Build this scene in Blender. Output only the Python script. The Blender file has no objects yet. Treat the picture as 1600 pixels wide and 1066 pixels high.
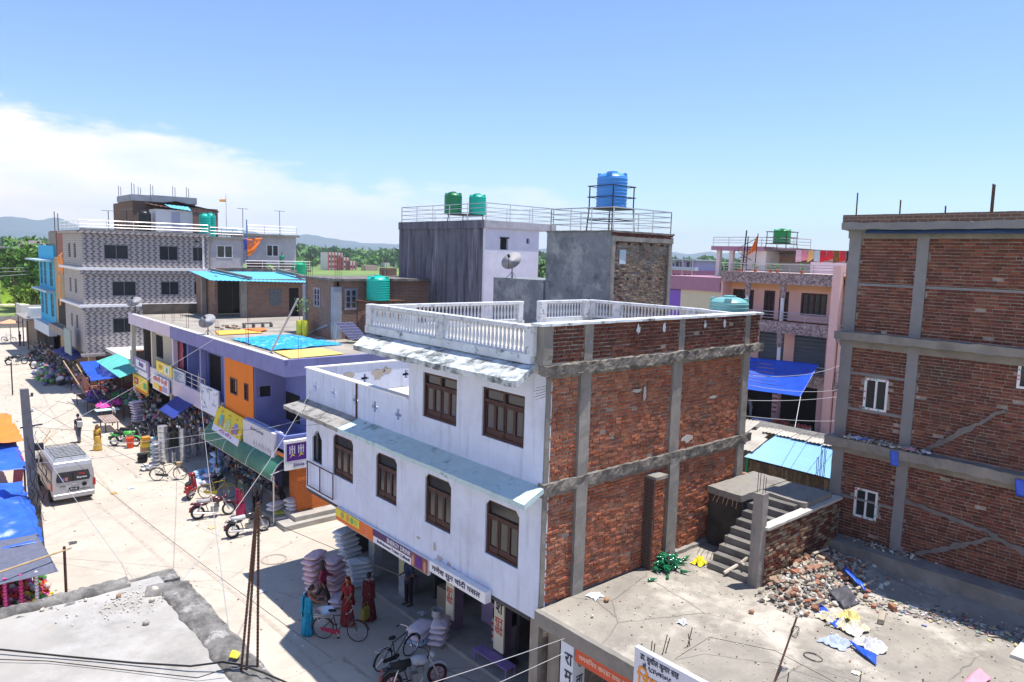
import bpy, math, random
from mathutils import Vector, Matrix, noise
random.seed(7)
SC = bpy.context.scene
COL = SC.collection
R = math.radians
# ------------------------------------------------------------------ camera
cam_d = bpy.data.cameras.new('camera'); cam = bpy.data.objects.new('camera', cam_d); COL.objects.link(cam)
cam_d.sensor_width = 36; cam_d.lens = 25.507; cam_d.clip_start = 0.1; cam_d.clip_end = 20000
_p, _r, _a = 0.1164236, 0.0292144, R(48.87)
def _w(e, n, z): return Vector((e*math.sin(_a)+n*math.cos(_a), -e*math.cos(_a)+n*math.sin(_a), z))
_fw = _w(0, math.cos(_p), -math.sin(_p)); _u0 = _w(0, math.sin(_p), math.cos(_p)); _x0 = _w(1, 0, 0)
_rt = _x0*math.cos(_r)+_u0*math.sin(_r); _up = _u0*math.cos(_r)-_x0*math.sin(_r)
cam.matrix_world = Matrix(((_rt.x, _up.x, -_fw.x, 0), (_rt.y, _up.y, -_fw.y, 0), (_rt.z, _up.z, -_fw.z, 12), (0, 0, 0, 1)))
SC.camera = cam
# ------------------------------------------------------------------ light
SUN = Vector((0.205, -0.12, 1.0)).normalized()
sd = bpy.data.lights.new('sun', 'SUN'); sd.energy = 5.0; sd.angle = R(0.53); sd.color = (1.0, 0.945, 0.87)
so = bpy.data.objects.new('sun', sd); COL.objects.link(so); so.rotation_euler = SUN.to_track_quat('Z', 'Y').to_euler()
W = bpy.data.worlds.new('World'); SC.world = W; W.use_nodes = True
nt = W.node_tree; nt.nodes.clear()
def N(t, **k):
    n = nt.nodes.new(t)
    for a, b in k.items(): setattr(n, a, b)
    return n
out = N('ShaderNodeOutputWorld'); bg = N('ShaderNodeBackground'); sky = N('ShaderNodeTexSky')
sky.sky_type = 'NISHITA'; sky.sun_disc = False; sky.sun_elevation = math.asin(SUN.z); sky.sun_rotation = math.atan2(SUN.x, SUN.y)
sky.altitude = 100; sky.air_density = 1.0; sky.dust_density = 0.1; sky.ozone_density = 1.0
bg.inputs[1].default_value = 0.115
# soft cloud bank low on one side of the sky
tc = N('ShaderNodeTexCoord'); sep = N('ShaderNodeSeparateXYZ'); nt.links.new(tc.outputs['Generated'], sep.inputs[0])
mp = N('ShaderNodeMapping'); mp.inputs['Scale'].default_value = (1.0, 1.0, 3.4); nt.links.new(tc.outputs['Generated'], mp.inputs[0])
nz = N('ShaderNodeTexNoise'); nz.inputs['Scale'].default_value = 5.0; nz.inputs['Detail'].default_value = 9; nz.inputs['Roughness'].default_value = .62
nt.links.new(mp.outputs[0], nz.inputs[0])
def MA(op, a, b=None, c=None):
    n = N('ShaderNodeMath', operation=op)
    for i, v in enumerate((a, b, c)):
        if v is None: continue
        if isinstance(v, (int, float)): n.inputs[i].default_value = v
        else: nt.links.new(v, n.inputs[i])
    return n.outputs[0]
# bank height falls from the street's far end (+Y) towards +X
hx = MA('MULTIPLY_ADD', sep.outputs[0], -.15, .168)
hh = MA('ADD', hx, MA('MULTIPLY', MA('SUBTRACT', nz.outputs[0], .5), .16))
cl = N('ShaderNodeMapRange'); cl.inputs[1].default_value = -.008; cl.inputs[2].default_value = .02; cl.interpolation_type = 'SMOOTHSTEP'
nt.links.new(MA('SUBTRACT', hh, sep.outputs[2]), cl.inputs[0])
up_ = N('ShaderNodeMapRange'); up_.inputs[1].default_value = -.01; up_.inputs[2].default_value = .01
nt.links.new(sep.outputs[2], up_.inputs[0])
nz2 = N('ShaderNodeTexNoise'); nz2.inputs['Scale'].default_value = 9; nz2.inputs['Detail'].default_value = 8; nt.links.new(mp.outputs[0], nz2.inputs[0])
fac = MA('MULTIPLY', MA('MULTIPLY', cl.outputs[0], up_.outputs[0]), MA('MULTIPLY', MA('MULTIPLY_ADD', nz2.outputs[0], 1.3, .1), MA('MULTIPLY_ADD', sep.outputs[0], -1.05, 1.12)))
mx = N('ShaderNodeMix', data_type='RGBA'); mx.clamp_factor = True
nt.links.new(fac, mx.inputs['Factor']); tn = N('ShaderNodeMix', data_type='RGBA', blend_type='MULTIPLY'); tn.inputs['Factor'].default_value = 1; tn.inputs['B'].default_value = (.80, .97, 1.22, 1); nt.links.new(sky.outputs[0], tn.inputs['A']); nt.links.new(tn.outputs['Result'], mx.inputs['A']); mx.inputs['B'].default_value = (9.0, 8.0, 8.8, 1)
nt.links.new(mx.outputs['Result'], bg.inputs[0]); nt.links.new(bg.outputs[0], out.inputs[0])
SC.render.engine = 'CYCLES'
SC.view_settings.view_transform = 'Standard'; SC.view_settings.look = 'None'; SC.view_settings.exposure = 0.56; SC.view_settings.gamma = 1
SC.view_settings.use_curve_mapping = False

# ------------------------------------------------------------------ object helpers
def tag(o, label=None, cat=None, group=None, kind=None):
    if label: o['label'] = label
    if cat: o['category'] = cat
    if group: o['group'] = group
    if kind: o['kind'] = kind
    return o
def empty(name, loc=(0, 0, 0), label=None, cat=None, group=None, rz=0):
    o = bpy.data.objects.new(name, None); o.empty_display_size = .2; COL.objects.link(o)
    o.location = loc; o.rotation_euler = (0, 0, rz)
    return tag(o, label, cat, group)
KIDS = {}
def attach(o, parent):
    # parts of a fixed thing are modelled in world coordinates; parts of a copied thing in its own
    if parent is None: return o
    o.parent = parent
    KIDS.setdefault(parent.name, []).append(o)
    if parent.get('_world'):
        if parent.parent is None: o.location = -parent.location
        o['_world'] = 1
    return o
def wthing(name, loc, label, cat, group=None):
    o = empty(name, loc, label, cat, group); o['_world'] = 1
    return o
def copy_tree(o, parent=None):
    c = o.copy(); COL.objects.link(c)
    if parent is not None:
        c.parent = parent; KIDS.setdefault(parent.name, []).append(c)
    for ch in list(KIDS.get(o.name, [])): copy_tree(ch, c)
    return c
def place(proto, first, loc, rz, label, group=None):
    o = proto if first else copy_tree(proto)
    o.location = loc; o.rotation_euler = (0, 0, rz); o['label'] = label
    if group: o['group'] = group
    return o

class MB:
    def __init__(s): s.v = []; s.f = []; s.m = []; s.c = []; s.cur = 0; s.col = None
    def face(s, idx):
        s.f.append(idx); s.m.append(s.cur); s.c.append(s.col)
    def add(s, vs, fs):
        n = len(s.v); s.v += [tuple(p) for p in vs]
        for f in fs: s.face([n+i for i in f])
    def box(s, x0, x1, y0, y1, z0, z1):
        if x0 > x1: x0, x1 = x1, x0
        if y0 > y1: y0, y1 = y1, y0
        if z0 > z1: z0, z1 = z1, z0
        s.add([(x0, y0, z0), (x1, y0, z0), (x1, y1, z0), (x0, y1, z0), (x0, y0, z1), (x1, y0, z1), (x1, y1, z1), (x0, y1, z1)],
              [(0, 3, 2, 1), (4, 5, 6, 7), (0, 1, 5, 4), (1, 2, 6, 5), (2, 3, 7, 6), (3, 0, 4, 7)])
        return s
    def obox(s, c, size, M=None):
        M = M or Matrix.Identity(3); c = Vector(c); a, b, d = [q/2 for q in size]
        vs = [c+M@Vector((x*a, y*b, z*d)) for z in (-1, 1) for x, y in ((-1, -1), (1, -1), (1, 1), (-1, 1))]
        s.add(vs, [(0, 3, 2, 1), (4, 5, 6, 7), (0, 1, 5, 4), (1, 2, 6, 5), (2, 3, 7, 6), (3, 0, 4, 7)]); return s
    def poly(s, pts): s.add(pts, [tuple(range(len(pts)))]); return s
    def slab(s, top, th, d=(0, 0, -1)):
        n = len(top); d = Vector(d)*th; b = [Vector(p)+d for p in top]
        s.add(list(top)+b, [tuple(range(n)), tuple(range(2*n-1, n-1, -1))]+[(i, i+n, (i+1) % n+n, (i+1) % n) for i in range(n)]); return s
    def tube(s, pts, r, n=6, closed=False, cap=True):
        pts = [Vector(p) for p in pts]; L = len(pts)
        rs = r if isinstance(r, (list, tuple)) else [r]*L
        base = len(s.v); prev = None
        for i, p in enumerate(pts):
            a = pts[(i-1) % L] if (closed or i > 0) else p; b = pts[(i+1) % L] if (closed or i < L-1) else p
            t = (b-a)
            t = t.normalized() if t.length > 1e-9 else Vector((0, 0, 1))
            if prev is None:
                ref = Vector((0, 0, 1)) if abs(t.z) < .9 else Vector((1, 0, 0)); u = t.cross(ref).normalized()
            else: u = (prev-t*prev.dot(t)); u = u.normalized() if u.length > 1e-6 else t.orthogonal().normalized()
            prev = u; w = t.cross(u)
            for k in range(n):
                an = 2*math.pi*k/n; s.v.append(tuple(p+(u*math.cos(an)+w*math.sin(an))*rs[i]))
        for i in range(L if closed else L-1):
            j = (i+1) % L
            for k in range(n):
                k2 = (k+1) % n; s.face([base+i*n+k, base+i*n+k2, base+j*n+k2, base+j*n+k])
        if cap and not closed:
            s.face([base+k for k in range(n-1, -1, -1)]); s.face([base+(L-1)*n+k for k in range(n)])
        return s
    def lathe(s, c, prof, n=16, M=None, close=False):
        M = M or Matrix.Identity(3); c = Vector(c); base = len(s.v)
        for r, z in prof:
            for k in range(n):
                a = 2*math.pi*k/n; s.v.append(tuple(c+M@Vector((r*math.cos(a), r*math.sin(a), z))))
        L = len(prof)
        for i in range(L if close else L-1):
            j = (i+1) % L
            for k in range(n):
                k2 = (k+1) % n; s.face([base+i*n+k, base+i*n+k2, base+j*n+k2, base+j*n+k])
        if not close:
            if prof[0][0] > 1e-4: s.face([base+k for k in range(n-1, -1, -1)])
            if prof[-1][0] > 1e-4: s.face([base+(L-1)*n+k for k in range(n)])
        return s
    def ball(s, c, r, n=10, m=6, M=None):
        if not isinstance(r, (list, tuple)): r = (r, r, r)
        M = M or Matrix.Identity(3); c = Vector(c); base = len(s.v)
        for i in range(m+1):
            th = math.pi*i/m
            for k in range(n):
                a = 2*math.pi*k/n
                s.v.append(tuple(c+M@Vector((r[0]*math.sin(th)*math.cos(a), r[1]*math.sin(th)*math.sin(a), r[2]*math.cos(th)))))
        for i in range(m):
            for k in range(n):
                k2 = (k+1) % n; s.face([base+i*n+k, base+(i+1)*n+k, base+(i+1)*n+k2, base+i*n+k2])
        return s
    def grid(s, fn, nu, nv):
        base = len(s.v)
        for j in range(nv+1):
            for i in range(nu+1): s.v.append(tuple(fn(i/nu, j/nv)))
        for j in range(nv):
            for i in range(nu):
                a = base+j*(nu+1)+i; s.face([a, a+1, a+nu+2, a+nu+1])
        return s
    def rough(s, x0, x1, y0, y1, z0, z1, seg=.25, amp=.02, seed=0, lock=()):
        # a box cut into small faces whose corners are pushed about: broken, hand cast concrete
        n = [max(1, round(abs(b-a)/seg)) for a, b in ((x0, x1), (y0, y1), (z0, z1))]
        lo = (x0, y0, z0); hi = (x1, y1, z1)
        def P(i, j, k):
            q = [lo[0]+(hi[0]-lo[0])*i/n[0], lo[1]+(hi[1]-lo[1])*j/n[1], lo[2]+(hi[2]-lo[2])*k/n[2]]
            o = noise.noise_vector(Vector(q)*3.1+Vector((seed, 0, 0)))*amp+noise.noise_vector(Vector(q)*11+Vector((0, seed, 0)))*amp*.6
            for a in range(3):
                if a in lock: continue
                q[a] += o[a]
            return q
        ids = {}
        def V_(i, j, k):
            if (i, j, k) not in ids:
                ids[(i, j, k)] = len(s.v); s.v.append(tuple(P(i, j, k)))
            return ids[(i, j, k)]
        a, b, c = n
        for i in range(a):
            for j in range(b):
                s.face([V_(i, j, 0), V_(i, j+1, 0), V_(i+1, j+1, 0), V_(i+1, j, 0)])
                s.face([V_(i, j, c), V_(i+1, j, c), V_(i+1, j+1, c), V_(i, j+1, c)])
        for i in range(a):
            for k in range(c):
                s.face([V_(i, 0, k), V_(i+1, 0, k), V_(i+1, 0, k+1), V_(i, 0, k+1)])
                s.face([V_(i, b, k), V_(i, b, k+1), V_(i+1, b, k+1), V_(i+1, b, k)])
        for j in range(b):
            for k in range(c):
                s.face([V_(0, j, k), V_(0, j, k+1), V_(0, j+1, k+1), V_(0, j+1, k)])
                s.face([V_(a, j, k), V_(a, j+1, k), V_(a, j+1, k+1), V_(a, j, k+1)])
        return s
    def wall(s, axis, c0, c1, u0, u1, z0, z1, holes=()):
        # a wall across `axis` ('x' or 'y') from c0 to c1 thick, with rectangular holes (u0,u1,z0,z1)
        us = sorted({u0, u1}|{q for h in holes for q in h[:2] if u0 < q < u1}); zs = sorted({z0, z1}|{q for h in holes for q in h[2:] if z0 < q < z1})
        def solid(i, k):
            if i < 0 or k < 0 or i >= len(us)-1 or k >= len(zs)-1: return False
            um = (us[i]+us[i+1])/2; zm = (zs[k]+zs[k+1])/2
            return not any(h[0] < um < h[1] and h[2] < zm < h[3] for h in holes)
        def P(c, u, z): return (c, u, z) if axis == 'x' else (u, c, z)
        for i in range(len(us)-1):
            for k in range(len(zs)-1):
                if not solid(i, k): continue
                a, b, lo, hi = us[i], us[i+1], zs[k], zs[k+1]
                s.add([P(c0, a, lo), P(c0, b, lo), P(c0, b, hi), P(c0, a, hi)], [(0, 1, 2, 3)])
                s.add([P(c1, a, lo), P(c1, b, lo), P(c1, b, hi), P(c1, a, hi)], [(3, 2, 1, 0)])
                if not solid(i-1, k): s.add([P(c0, a, lo), P(c1, a, lo), P(c1, a, hi), P(c0, a, hi)], [(3, 2, 1, 0)])
                if not solid(i+1, k): s.add([P(c0, b, lo), P(c1, b, lo), P(c1, b, hi), P(c0, b, hi)], [(0, 1, 2, 3)])
                if not solid(i, k-1): s.add([P(c0, a, lo), P(c1, a, lo), P(c1, b, lo), P(c0, b, lo)], [(0, 1, 2, 3)])
                if not solid(i, k+1): s.add([P(c0, a, hi), P(c1, a, hi), P(c1, b, hi), P(c0, b, hi)], [(3, 2, 1, 0)])
        return s
    def mesh(s, name, mats):
        me = bpy.data.meshes.new(name); me.from_pydata(s.v, [], s.f)
        if not isinstance(mats, (list, tuple)): mats = [mats]
        for m in mats: me.materials.append(m)
        if len(mats) > 1: me.polygons.foreach_set('material_index', s.m)
        if any(c is not None for c in s.c):
            a = me.color_attributes.new('col', 'FLOAT_COLOR', 'CORNER'); buf = []
            for f, c in zip(s.f, s.c):
                c = c or (1, 1, 1); buf += [c[0], c[1], c[2], 1]*len(f)
            a.data.foreach_set('color', buf)
        me.update(); return me
    def build(s, name, mats, parent=None, smooth=False, bevel=0, fix=True, **tg):
        me = s.mesh(name, mats)
        o = bpy.data.objects.new(name, me); COL.objects.link(o)
        if smooth:
            me.polygons.foreach_set('use_smooth', [True]*len(me.polygons))
            if smooth == 'auto':
                try: me.set_sharp_from_angle(angle=R(40))
                except Exception: pass
        if bevel:
            b = o.modifiers.new('bevel', 'BEVEL'); b.width = bevel; b.segments = 1; b.limit_method = 'ANGLE'
        attach(o, parent); tag(o, **tg); return o
def obj_from(me, name, parent=None, loc=(0, 0, 0), rot=(0, 0, 0), scale=(1, 1, 1)):
    o = bpy.data.objects.new(name, me); COL.objects.link(o)
    if parent is not None:
        attach(o, parent); o.location = Vector(o.location)+Vector(loc)
    else: o.location = loc
    o.rotation_euler = rot; o.scale = scale
    return o
def RZ(a): return Matrix.Rotation(a, 3, 'Z')
def RX(a): return Matrix.Rotation(a, 3, 'X')
def RY(a): return Matrix.Rotation(a, 3, 'Y')

# ------------------------------------------------------------------ materials
MATS = {}
def M(name, c, rough=.85, var=.12, sc=1.5, bump=.15, bsc=25, metal=0, stain=None, streak=None, attr=False, spec=.3, alpha=None, trans=0, patch=None, crack=None):
    if name in MATS: return MATS[name]
    m = bpy.data.materials.new(name); m.use_nodes = True; t = m.node_tree; L = t.links
    b = t.nodes['Principled BSDF']; b.inputs['Roughness'].default_value = rough; b.inputs['Metallic'].default_value = metal
    b.inputs['Specular IOR Level'].default_value = spec
    tc = t.nodes.new('ShaderNodeTexCoord')
    def nz(scale, detail=5, mapsc=None, rough_=.6):
        n = t.nodes.new('ShaderNodeTexNoise'); n.inputs['Scale'].default_value = scale; n.inputs['Detail'].default_value = detail; n.inputs['Roughness'].default_value = rough_
        if mapsc:
            mp = t.nodes.new('ShaderNodeMapping'); mp.inputs['Scale'].default_value = mapsc; L.new(tc.outputs['Object'], mp.inputs[0]); L.new(mp.outputs[0], n.inputs[0])
        else: L.new(tc.outputs['Object'], n.inputs[0])
        return n.outputs[0]
    def mr(src, lo, hi, a=0, b_=1):
        n = t.nodes.new('ShaderNodeMapRange'); n.inputs[1].default_value = lo; n.inputs[2].default_value = hi; n.inputs[3].default_value = a; n.inputs[4].default_value = b_
        L.new(src, n.inputs[0]); return n.outputs[0]
    def mix(f, a, b_, mode='MIX'):
        n = t.nodes.new('ShaderNodeMix'); n.data_type = 'RGBA'; n.blend_type = mode
        if isinstance(f, float): n.inputs['Factor'].default_value = f
        else: L.new(f, n.inputs['Factor'])
        for k, v in (('A', a), ('B', b_)):
            if isinstance(v, tuple): n.inputs[k].default_value = (*v[:3], 1)
            else: L.new(v, n.inputs[k])
        return n.outputs['Result']
    col = mix(mr(nz(sc), .3, .7), tuple(q*(1-var) for q in c), tuple(min(1, q*(1+var)) for q in c))
    if attr:
        a = t.nodes.new('ShaderNodeAttribute'); a.attribute_name = 'col'; col = mix(1.0, col, a.outputs['Color'], 'MULTIPLY')
    for p in (patch or []):            # (colour, noise scale, lo, hi, strength)
        col = mix(mr(nz(p[1], 7), p[2], p[3], 0, p[4]), col, p[0])
    for p in (stain or []):
        col = mix(mr(nz(p[1], 8, rough_=.72), p[2], p[3], 0, p[4]), col, p[0])
    for p in (streak or []):           # runs down the wall
        col = mix(mr(nz(p[1], 6, (1, 1, .09)), p[2], p[3], 0, p[4]), col, p[0])
    if crack:
        v = t.nodes.new('ShaderNodeTexVoronoi'); v.feature = 'DISTANCE_TO_EDGE'; v.inputs['Scale'].default_value = crack[1]
        w = t.nodes.new('ShaderNodeMix'); w.data_type = 'VECTOR'; w.inputs['Factor'].default_value = .12
        nn = t.nodes.new('ShaderNodeTexNoise'); nn.inputs['Scale'].default_value = 2.5; nn.inputs['Detail'].default_value = 6; L.new(tc.outputs['Object'], nn.inputs[0])
        L.new(tc.outputs['Object'], w.inputs['A']); L.new(nn.outputs['Color'], w.inputs['B']); L.new(w.outputs['Result'], v.inputs[0])
        msk = mr(nz(.35), .46, .58); k = mr(v.outputs['Distance'], 0, .006, .9, 0)
        mm = t.nodes.new('ShaderNodeMath'); mm.operation = 'MULTIPLY'; L.new(msk, mm.inputs[0]); L.new(k, mm.inputs[1])
        col = mix(mm.outputs[0], col, crack[0])
    L.new(col, b.inputs['Base Color'])
    if bump:
        bn = t.nodes.new('ShaderNodeBump'); bn.inputs['Strength'].default_value = bump; bn.inputs['Distance'].default_value = .02
        L.new(nz(bsc, 6), bn.inputs['Height']); L.new(bn.outputs[0], b.inputs['Normal'])
    if trans: b.inputs['Transmission Weight'].default_value = trans
    MATS[name] = m; return m
BLK = (.035, .035, .035)
plaster = M('white_plaster', (.62, .68, .84), var=.05, bump=.2, bsc=14, stain=[((.44, .46, .52), .8, .50, .72, .5), ((.3, .28, .26), 4, .68, .76, .55)], streak=[((.36, .38, .43), 5, .52, .76, .55), ((.24, .24, .24), 12, .63, .76, .5)])
plaster_d = M('white_plaster_dirty', (.66, .70, .74), var=.06, bump=.2, stain=[(BLK, 2.2, .56, .66, .9), ((.35, .38, .4), .9, .45, .7, .5)], streak=[((.1, .1, .1), 7, .6, .8, .6)])
conc = M('grey_concrete', (.235, .22, .20), var=.22, bump=.5, bsc=18, stain=[((.12, .11, .1), 1.4, .55, .75, .6)])
conc_l = M('pale_concrete', (.27, .25, .23), var=.16, bump=.4, stain=[((.15, .14, .13), 1.6, .5, .68, .6), ((.5, .47, .43), 5, .62, .72, .6)], streak=[((.12, .115, .11), 9, .55, .75, .6)])
conc_d = M('dark_concrete', (.17, .16, .15), var=.3, bump=.6, stain=[((.06, .055, .05), 2, .5, .7, .7)])
rebar_m = M('rusty_steel', (.10, .05, .035), rough=.8, var=.3, metal=.2, sc=8)
mortar = M('wall_mortar', (.30, .26, .23), var=.3, bump=.8, sc=4, patch=[((.46, .41, .36), 3.5, .54, .64, .6)])
brickm = M('clay_brick', (.86, .92, .84), var=.2, sc=6, bump=.5, attr=True, stain=[((.05, .04, .035), .9, .50, .68, .7), ((.50, .42, .37), 1.9, .60, .76, .35)])
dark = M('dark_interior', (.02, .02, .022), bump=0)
glass = M('dark_glass', (.03, .035, .04), rough=.12, bump=0, spec=.6)
wood = M('brown_wood', (.075, .035, .03), rough=.6, var=.35, sc=9, bump=.3, streak=[((.16, .09, .07), 14, .55, .7, .5)])
steel = M('galvanised_steel', (.55, .56, .58), rough=.35, metal=.85, bump=0)
iron = M('dark_iron', (.035, .035, .04), rough=.5, metal=.3, bump=0)
black = M('black_rubber', (.018, .018, .02), rough=.7, bump=0)
chrome = M('bright_steel', (.62, .63, .66), rough=.34, metal=.75, bump=0)
bamboo = M('bamboo', (.45, .33, .19), var=.2, sc=6)
whitep = M('white_paint', (.78, .78, .78), rough=.5, var=.03, bump=.05)
def flat(name, c, rough=.55, **k): return M(name, c, rough=rough, var=k.pop('var', .05), bump=k.pop('bump', .05), **k)
# brick drawn by the material where single bricks are too small to see
def brickmat(name, a, b_, mort, bw=.25, rh=.09, ms=.012, grime=.35, off=.5, sq=1):
    m = bpy.data.materials.new(name); m.use_nodes = True; t = m.node_tree; L = t.links; b = t.nodes['Principled BSDF']; b.inputs['Roughness'].default_value = .9
    tc = t.nodes.new('ShaderNodeTexCoord'); s = t.nodes.new('ShaderNodeSeparateXYZ'); L.new(tc.outputs['Object'], s.inputs[0])
    ad = t.nodes.new('ShaderNodeMath'); L.new(s.outputs[0], ad.inputs[0]); L.new(s.outputs[1], ad.inputs[1])
    cb = t.nodes.new('ShaderNodeCombineXYZ'); L.new(ad.outputs[0], cb.inputs[0]); L.new(s.outputs[2], cb.inputs[1])
    br = t.nodes.new('ShaderNodeTexBrick'); L.new(cb.outputs[0], br.inputs[0]); br.inputs['Scale'].default_value = 1; br.offset = off
    br.inputs['Brick Width'].default_value = bw; br.inputs['Row Height'].default_value = rh; br.inputs['Mortar Size'].default_value = ms; br.inputs['Bias'].default_value = -.1
    br.inputs['Color1'].default_value = (*a, 1); br.inputs['Color2'].default_value = (*b_, 1); br.inputs['Mortar'].default_value = (*mort, 1); br.inputs['Mortar Smooth'].default_value = .2
    nz = t.nodes.new('ShaderNodeTexNoise'); nz.inputs['Scale'].default_value = .9; nz.inputs['Detail'].default_value = 8; L.new(tc.outputs['Object'], nz.inputs[0])
    mr = t.nodes.new('ShaderNodeMapRange'); mr.inputs[1].default_value = .45; mr.inputs[2].default_value = .7; mr.inputs[4].default_value = grime; L.new(nz.outputs[0], mr.inputs[0])
    mx = t.nodes.new('ShaderNodeMix'); mx.data_type = 'RGBA'; L.new(mr.outputs[0], mx.inputs['Factor']); L.new(br.outputs['Color'], mx.inputs['A']); mx.inputs['B'].default_value = (.10, .085, .075, 1)
    L.new(mx.outputs['Result'], b.inputs['Base Color'])
    bp = t.nodes.new('ShaderNodeBump'); bp.inputs['Strength'].default_value = .6; bp.inputs['Distance'].default_value = .02; bp.invert = True; L.new(br.outputs['Fac'], bp.inputs['Height']); L.new(bp.outputs[0], b.inputs['Normal'])
    MATS[name] = m; return m
brick_t = brickmat('far_brickwork', (.27, .13, .085), (.17, .085, .06), (.28, .25, .22))
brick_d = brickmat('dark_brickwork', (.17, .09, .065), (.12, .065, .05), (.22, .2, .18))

# ------------------------------------------------------------------ brick by brick walls
BV = {}
def brick_variants(key, cols):
    if key in BV: return BV[key]
    rnd = random.Random(5); res = []
    for i in range(14):
        m = MB(); c = rnd.choice(cols); f = rnd.uniform(.85, 1.12); m.col = tuple(q*f for q in c)
        def j(): return rnd.uniform(-.006, .006)
        vs = [(x*.5*.228+j(), y*.04, z*.5*.072+j()*.7) for y in (-1, 1) for x, z in ((-1, -1), (1, -1), (1, 1), (-1, 1))]
        vs = [(x*(.97 if y < 0 else 1), y+(j() if y < 0 else 0), z*(.94 if y < 0 else 1)) for x, y, z in vs]
        m.add(vs, [(0, 1, 2, 3), (7, 6, 5, 4), (0, 4, 5, 1), (1, 5, 6, 2), (2, 6, 7, 3), (3, 7, 4, 0)])
        res.append(m.mesh('brick', brickm))
    BV[key] = res; return res
WARM = [(.44, .14, .07), (.41, .125, .062), (.47, .155, .08), (.38, .115, .06), (.43, .15, .085), (.33, .10, .06), (.48, .19, .11)]
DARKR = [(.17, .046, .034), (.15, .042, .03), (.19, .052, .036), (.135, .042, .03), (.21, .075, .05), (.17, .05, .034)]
MUD = [(.36, .25, .17), (.30, .21, .15), (.42, .31, .22), (.27, .17, .12), (.36, .2, .13)]
def brickwall(parent, axis, c, panels, key, cols, maxn=300, course=.092, length=.235, seed=1, rot=.02, out_=.016, centre=(0, 0, 12), holes=(), drop=.01):
    """axis 'y': face looks towards -Y at y=c, u runs along x. axis 'x': face looks towards -X at x=c, u runs along y."""
    rnd = random.Random(seed); L = []
    for (u0, u1, z0, z1) in panels:
        nr = max(1, int((z1-z0)/course)); ch = (z1-z0)/nr
        for r in range(nr):
            z = z0+(r+.5)*ch; u = u0-(rnd.uniform(.3, .7)*length if r % 2 else rnd.uniform(0, .15)*length)
            while u < u1:
                l = length*rnd.choice((1, 1, 1, 1, .97, 1.03, 1, .98, .6)); a = max(u, u0); b = min(u+l-.022, u1)
                if b-a > .05 and rnd.random() > drop:
                    um = (a+b)/2
                    if not any(h[0]-.02 < um < h[1]+.02 and h[2] < z < h[3] for h in holes):
                        L.append((um, z+rnd.uniform(-.004, .004), b-a, ch))
                u += l
    def pos(u, z, o=0): return Vector((u, c-o, z)) if axis == 'y' else Vector((c-o, u, z))
    L.sort(key=lambda q: (pos(q[0], q[1])-Vector(centre)).length)
    vs = brick_variants(key, cols); base = R(0) if axis == 'y' else R(-90); tl = rot*1.3
    rest = MB(); n = 0
    for (u, z, l, ch) in L:
        o = rnd.uniform(-.006, out_)
        if n < maxn and l > .17:
            ob = obj_from(rnd.choice(vs), 'brick', parent, pos(u, z, o-.03), (rnd.uniform(-tl, tl), rnd.uniform(-rot, rot), base+rnd.uniform(-tl, tl)), (l/.228, 1, (ch-.026)/.072)); n += 1
        else:
            cc = rnd.choice(cols); f = rnd.uniform(.82, 1.15); rest.col = tuple(q*f for q in cc)
            Mr = RZ(base+rnd.uniform(-tl, tl))@RX(rnd.uniform(-tl, tl))@RY(rnd.uniform(-rot, rot))
            rest.obox(pos(u, z, o-.03), (l, .08, ch-.026), Mr)
    if rest.v: rest.build('brickwork', brickm, parent, kind='stuff')

# ------------------------------------------------------------------ lettering
def lettering(s, size, mat, parent, org, right, up, extr=.004, width=None, name='lettering', align='CENTER'):
    cu = bpy.data.curves.new('lettering', 'FONT'); cu.body = s; cu.size = size; cu.align_x = align; cu.align_y = 'CENTER'; cu.extrude = extr; cu.resolution_u = 2; cu.offset = size*.012
    to = bpy.data.objects.new('lettering_tmp', cu); COL.objects.link(to)
    me = bpy.data.meshes.new_from_object(to.evaluated_get(bpy.context.evaluated_depsgraph_get()))
    bpy.data.objects.remove(to); me.name = 'lettering'
    right = Vector(right).normalized(); up = Vector(up).normalized(); nrm = right.cross(up)
    f = 1
    if width and len(me.vertices):
        xs = [v.co.x for v in me.vertices]; w = max(xs)-min(xs); f = width/w if w > 0 else 1
    for v in me.vertices: v.co = Vector(org)+right*v.co.x*f+up*v.co.y+nrm*v.co.z
    me.materials.clear(); me.materials.append(mat)
    o = bpy.data.objects.new(name, me); COL.objects.link(o); attach(o, parent); return o
def rail(name, pts, h, bars, parent, mat, step=1.5, r=.022, post_r=.025):
    """railing along a polyline at deck height; posts and bars as parts"""
    root = MB()
    for k, b in enumerate(bars):
        root.tube([(p[0], p[1], p[2]+b) for p in pts], r if k else r*1.3, 5)
    o = root.build(name, mat, parent)
    pm = None
    for a, b in zip(pts[:-1], pts[1:]):
        a = Vector(a); b = Vector(b); n = max(1, round((b-a).length/step))
        for i in range(n+(1 if b == Vector(pts[-1]) else 0)):
            p = a.lerp(b, i/n)
            MB().tube([p, p+Vector((0, 0, h))], post_r, 5).build('rail_post', mat, o)
    return o
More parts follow.
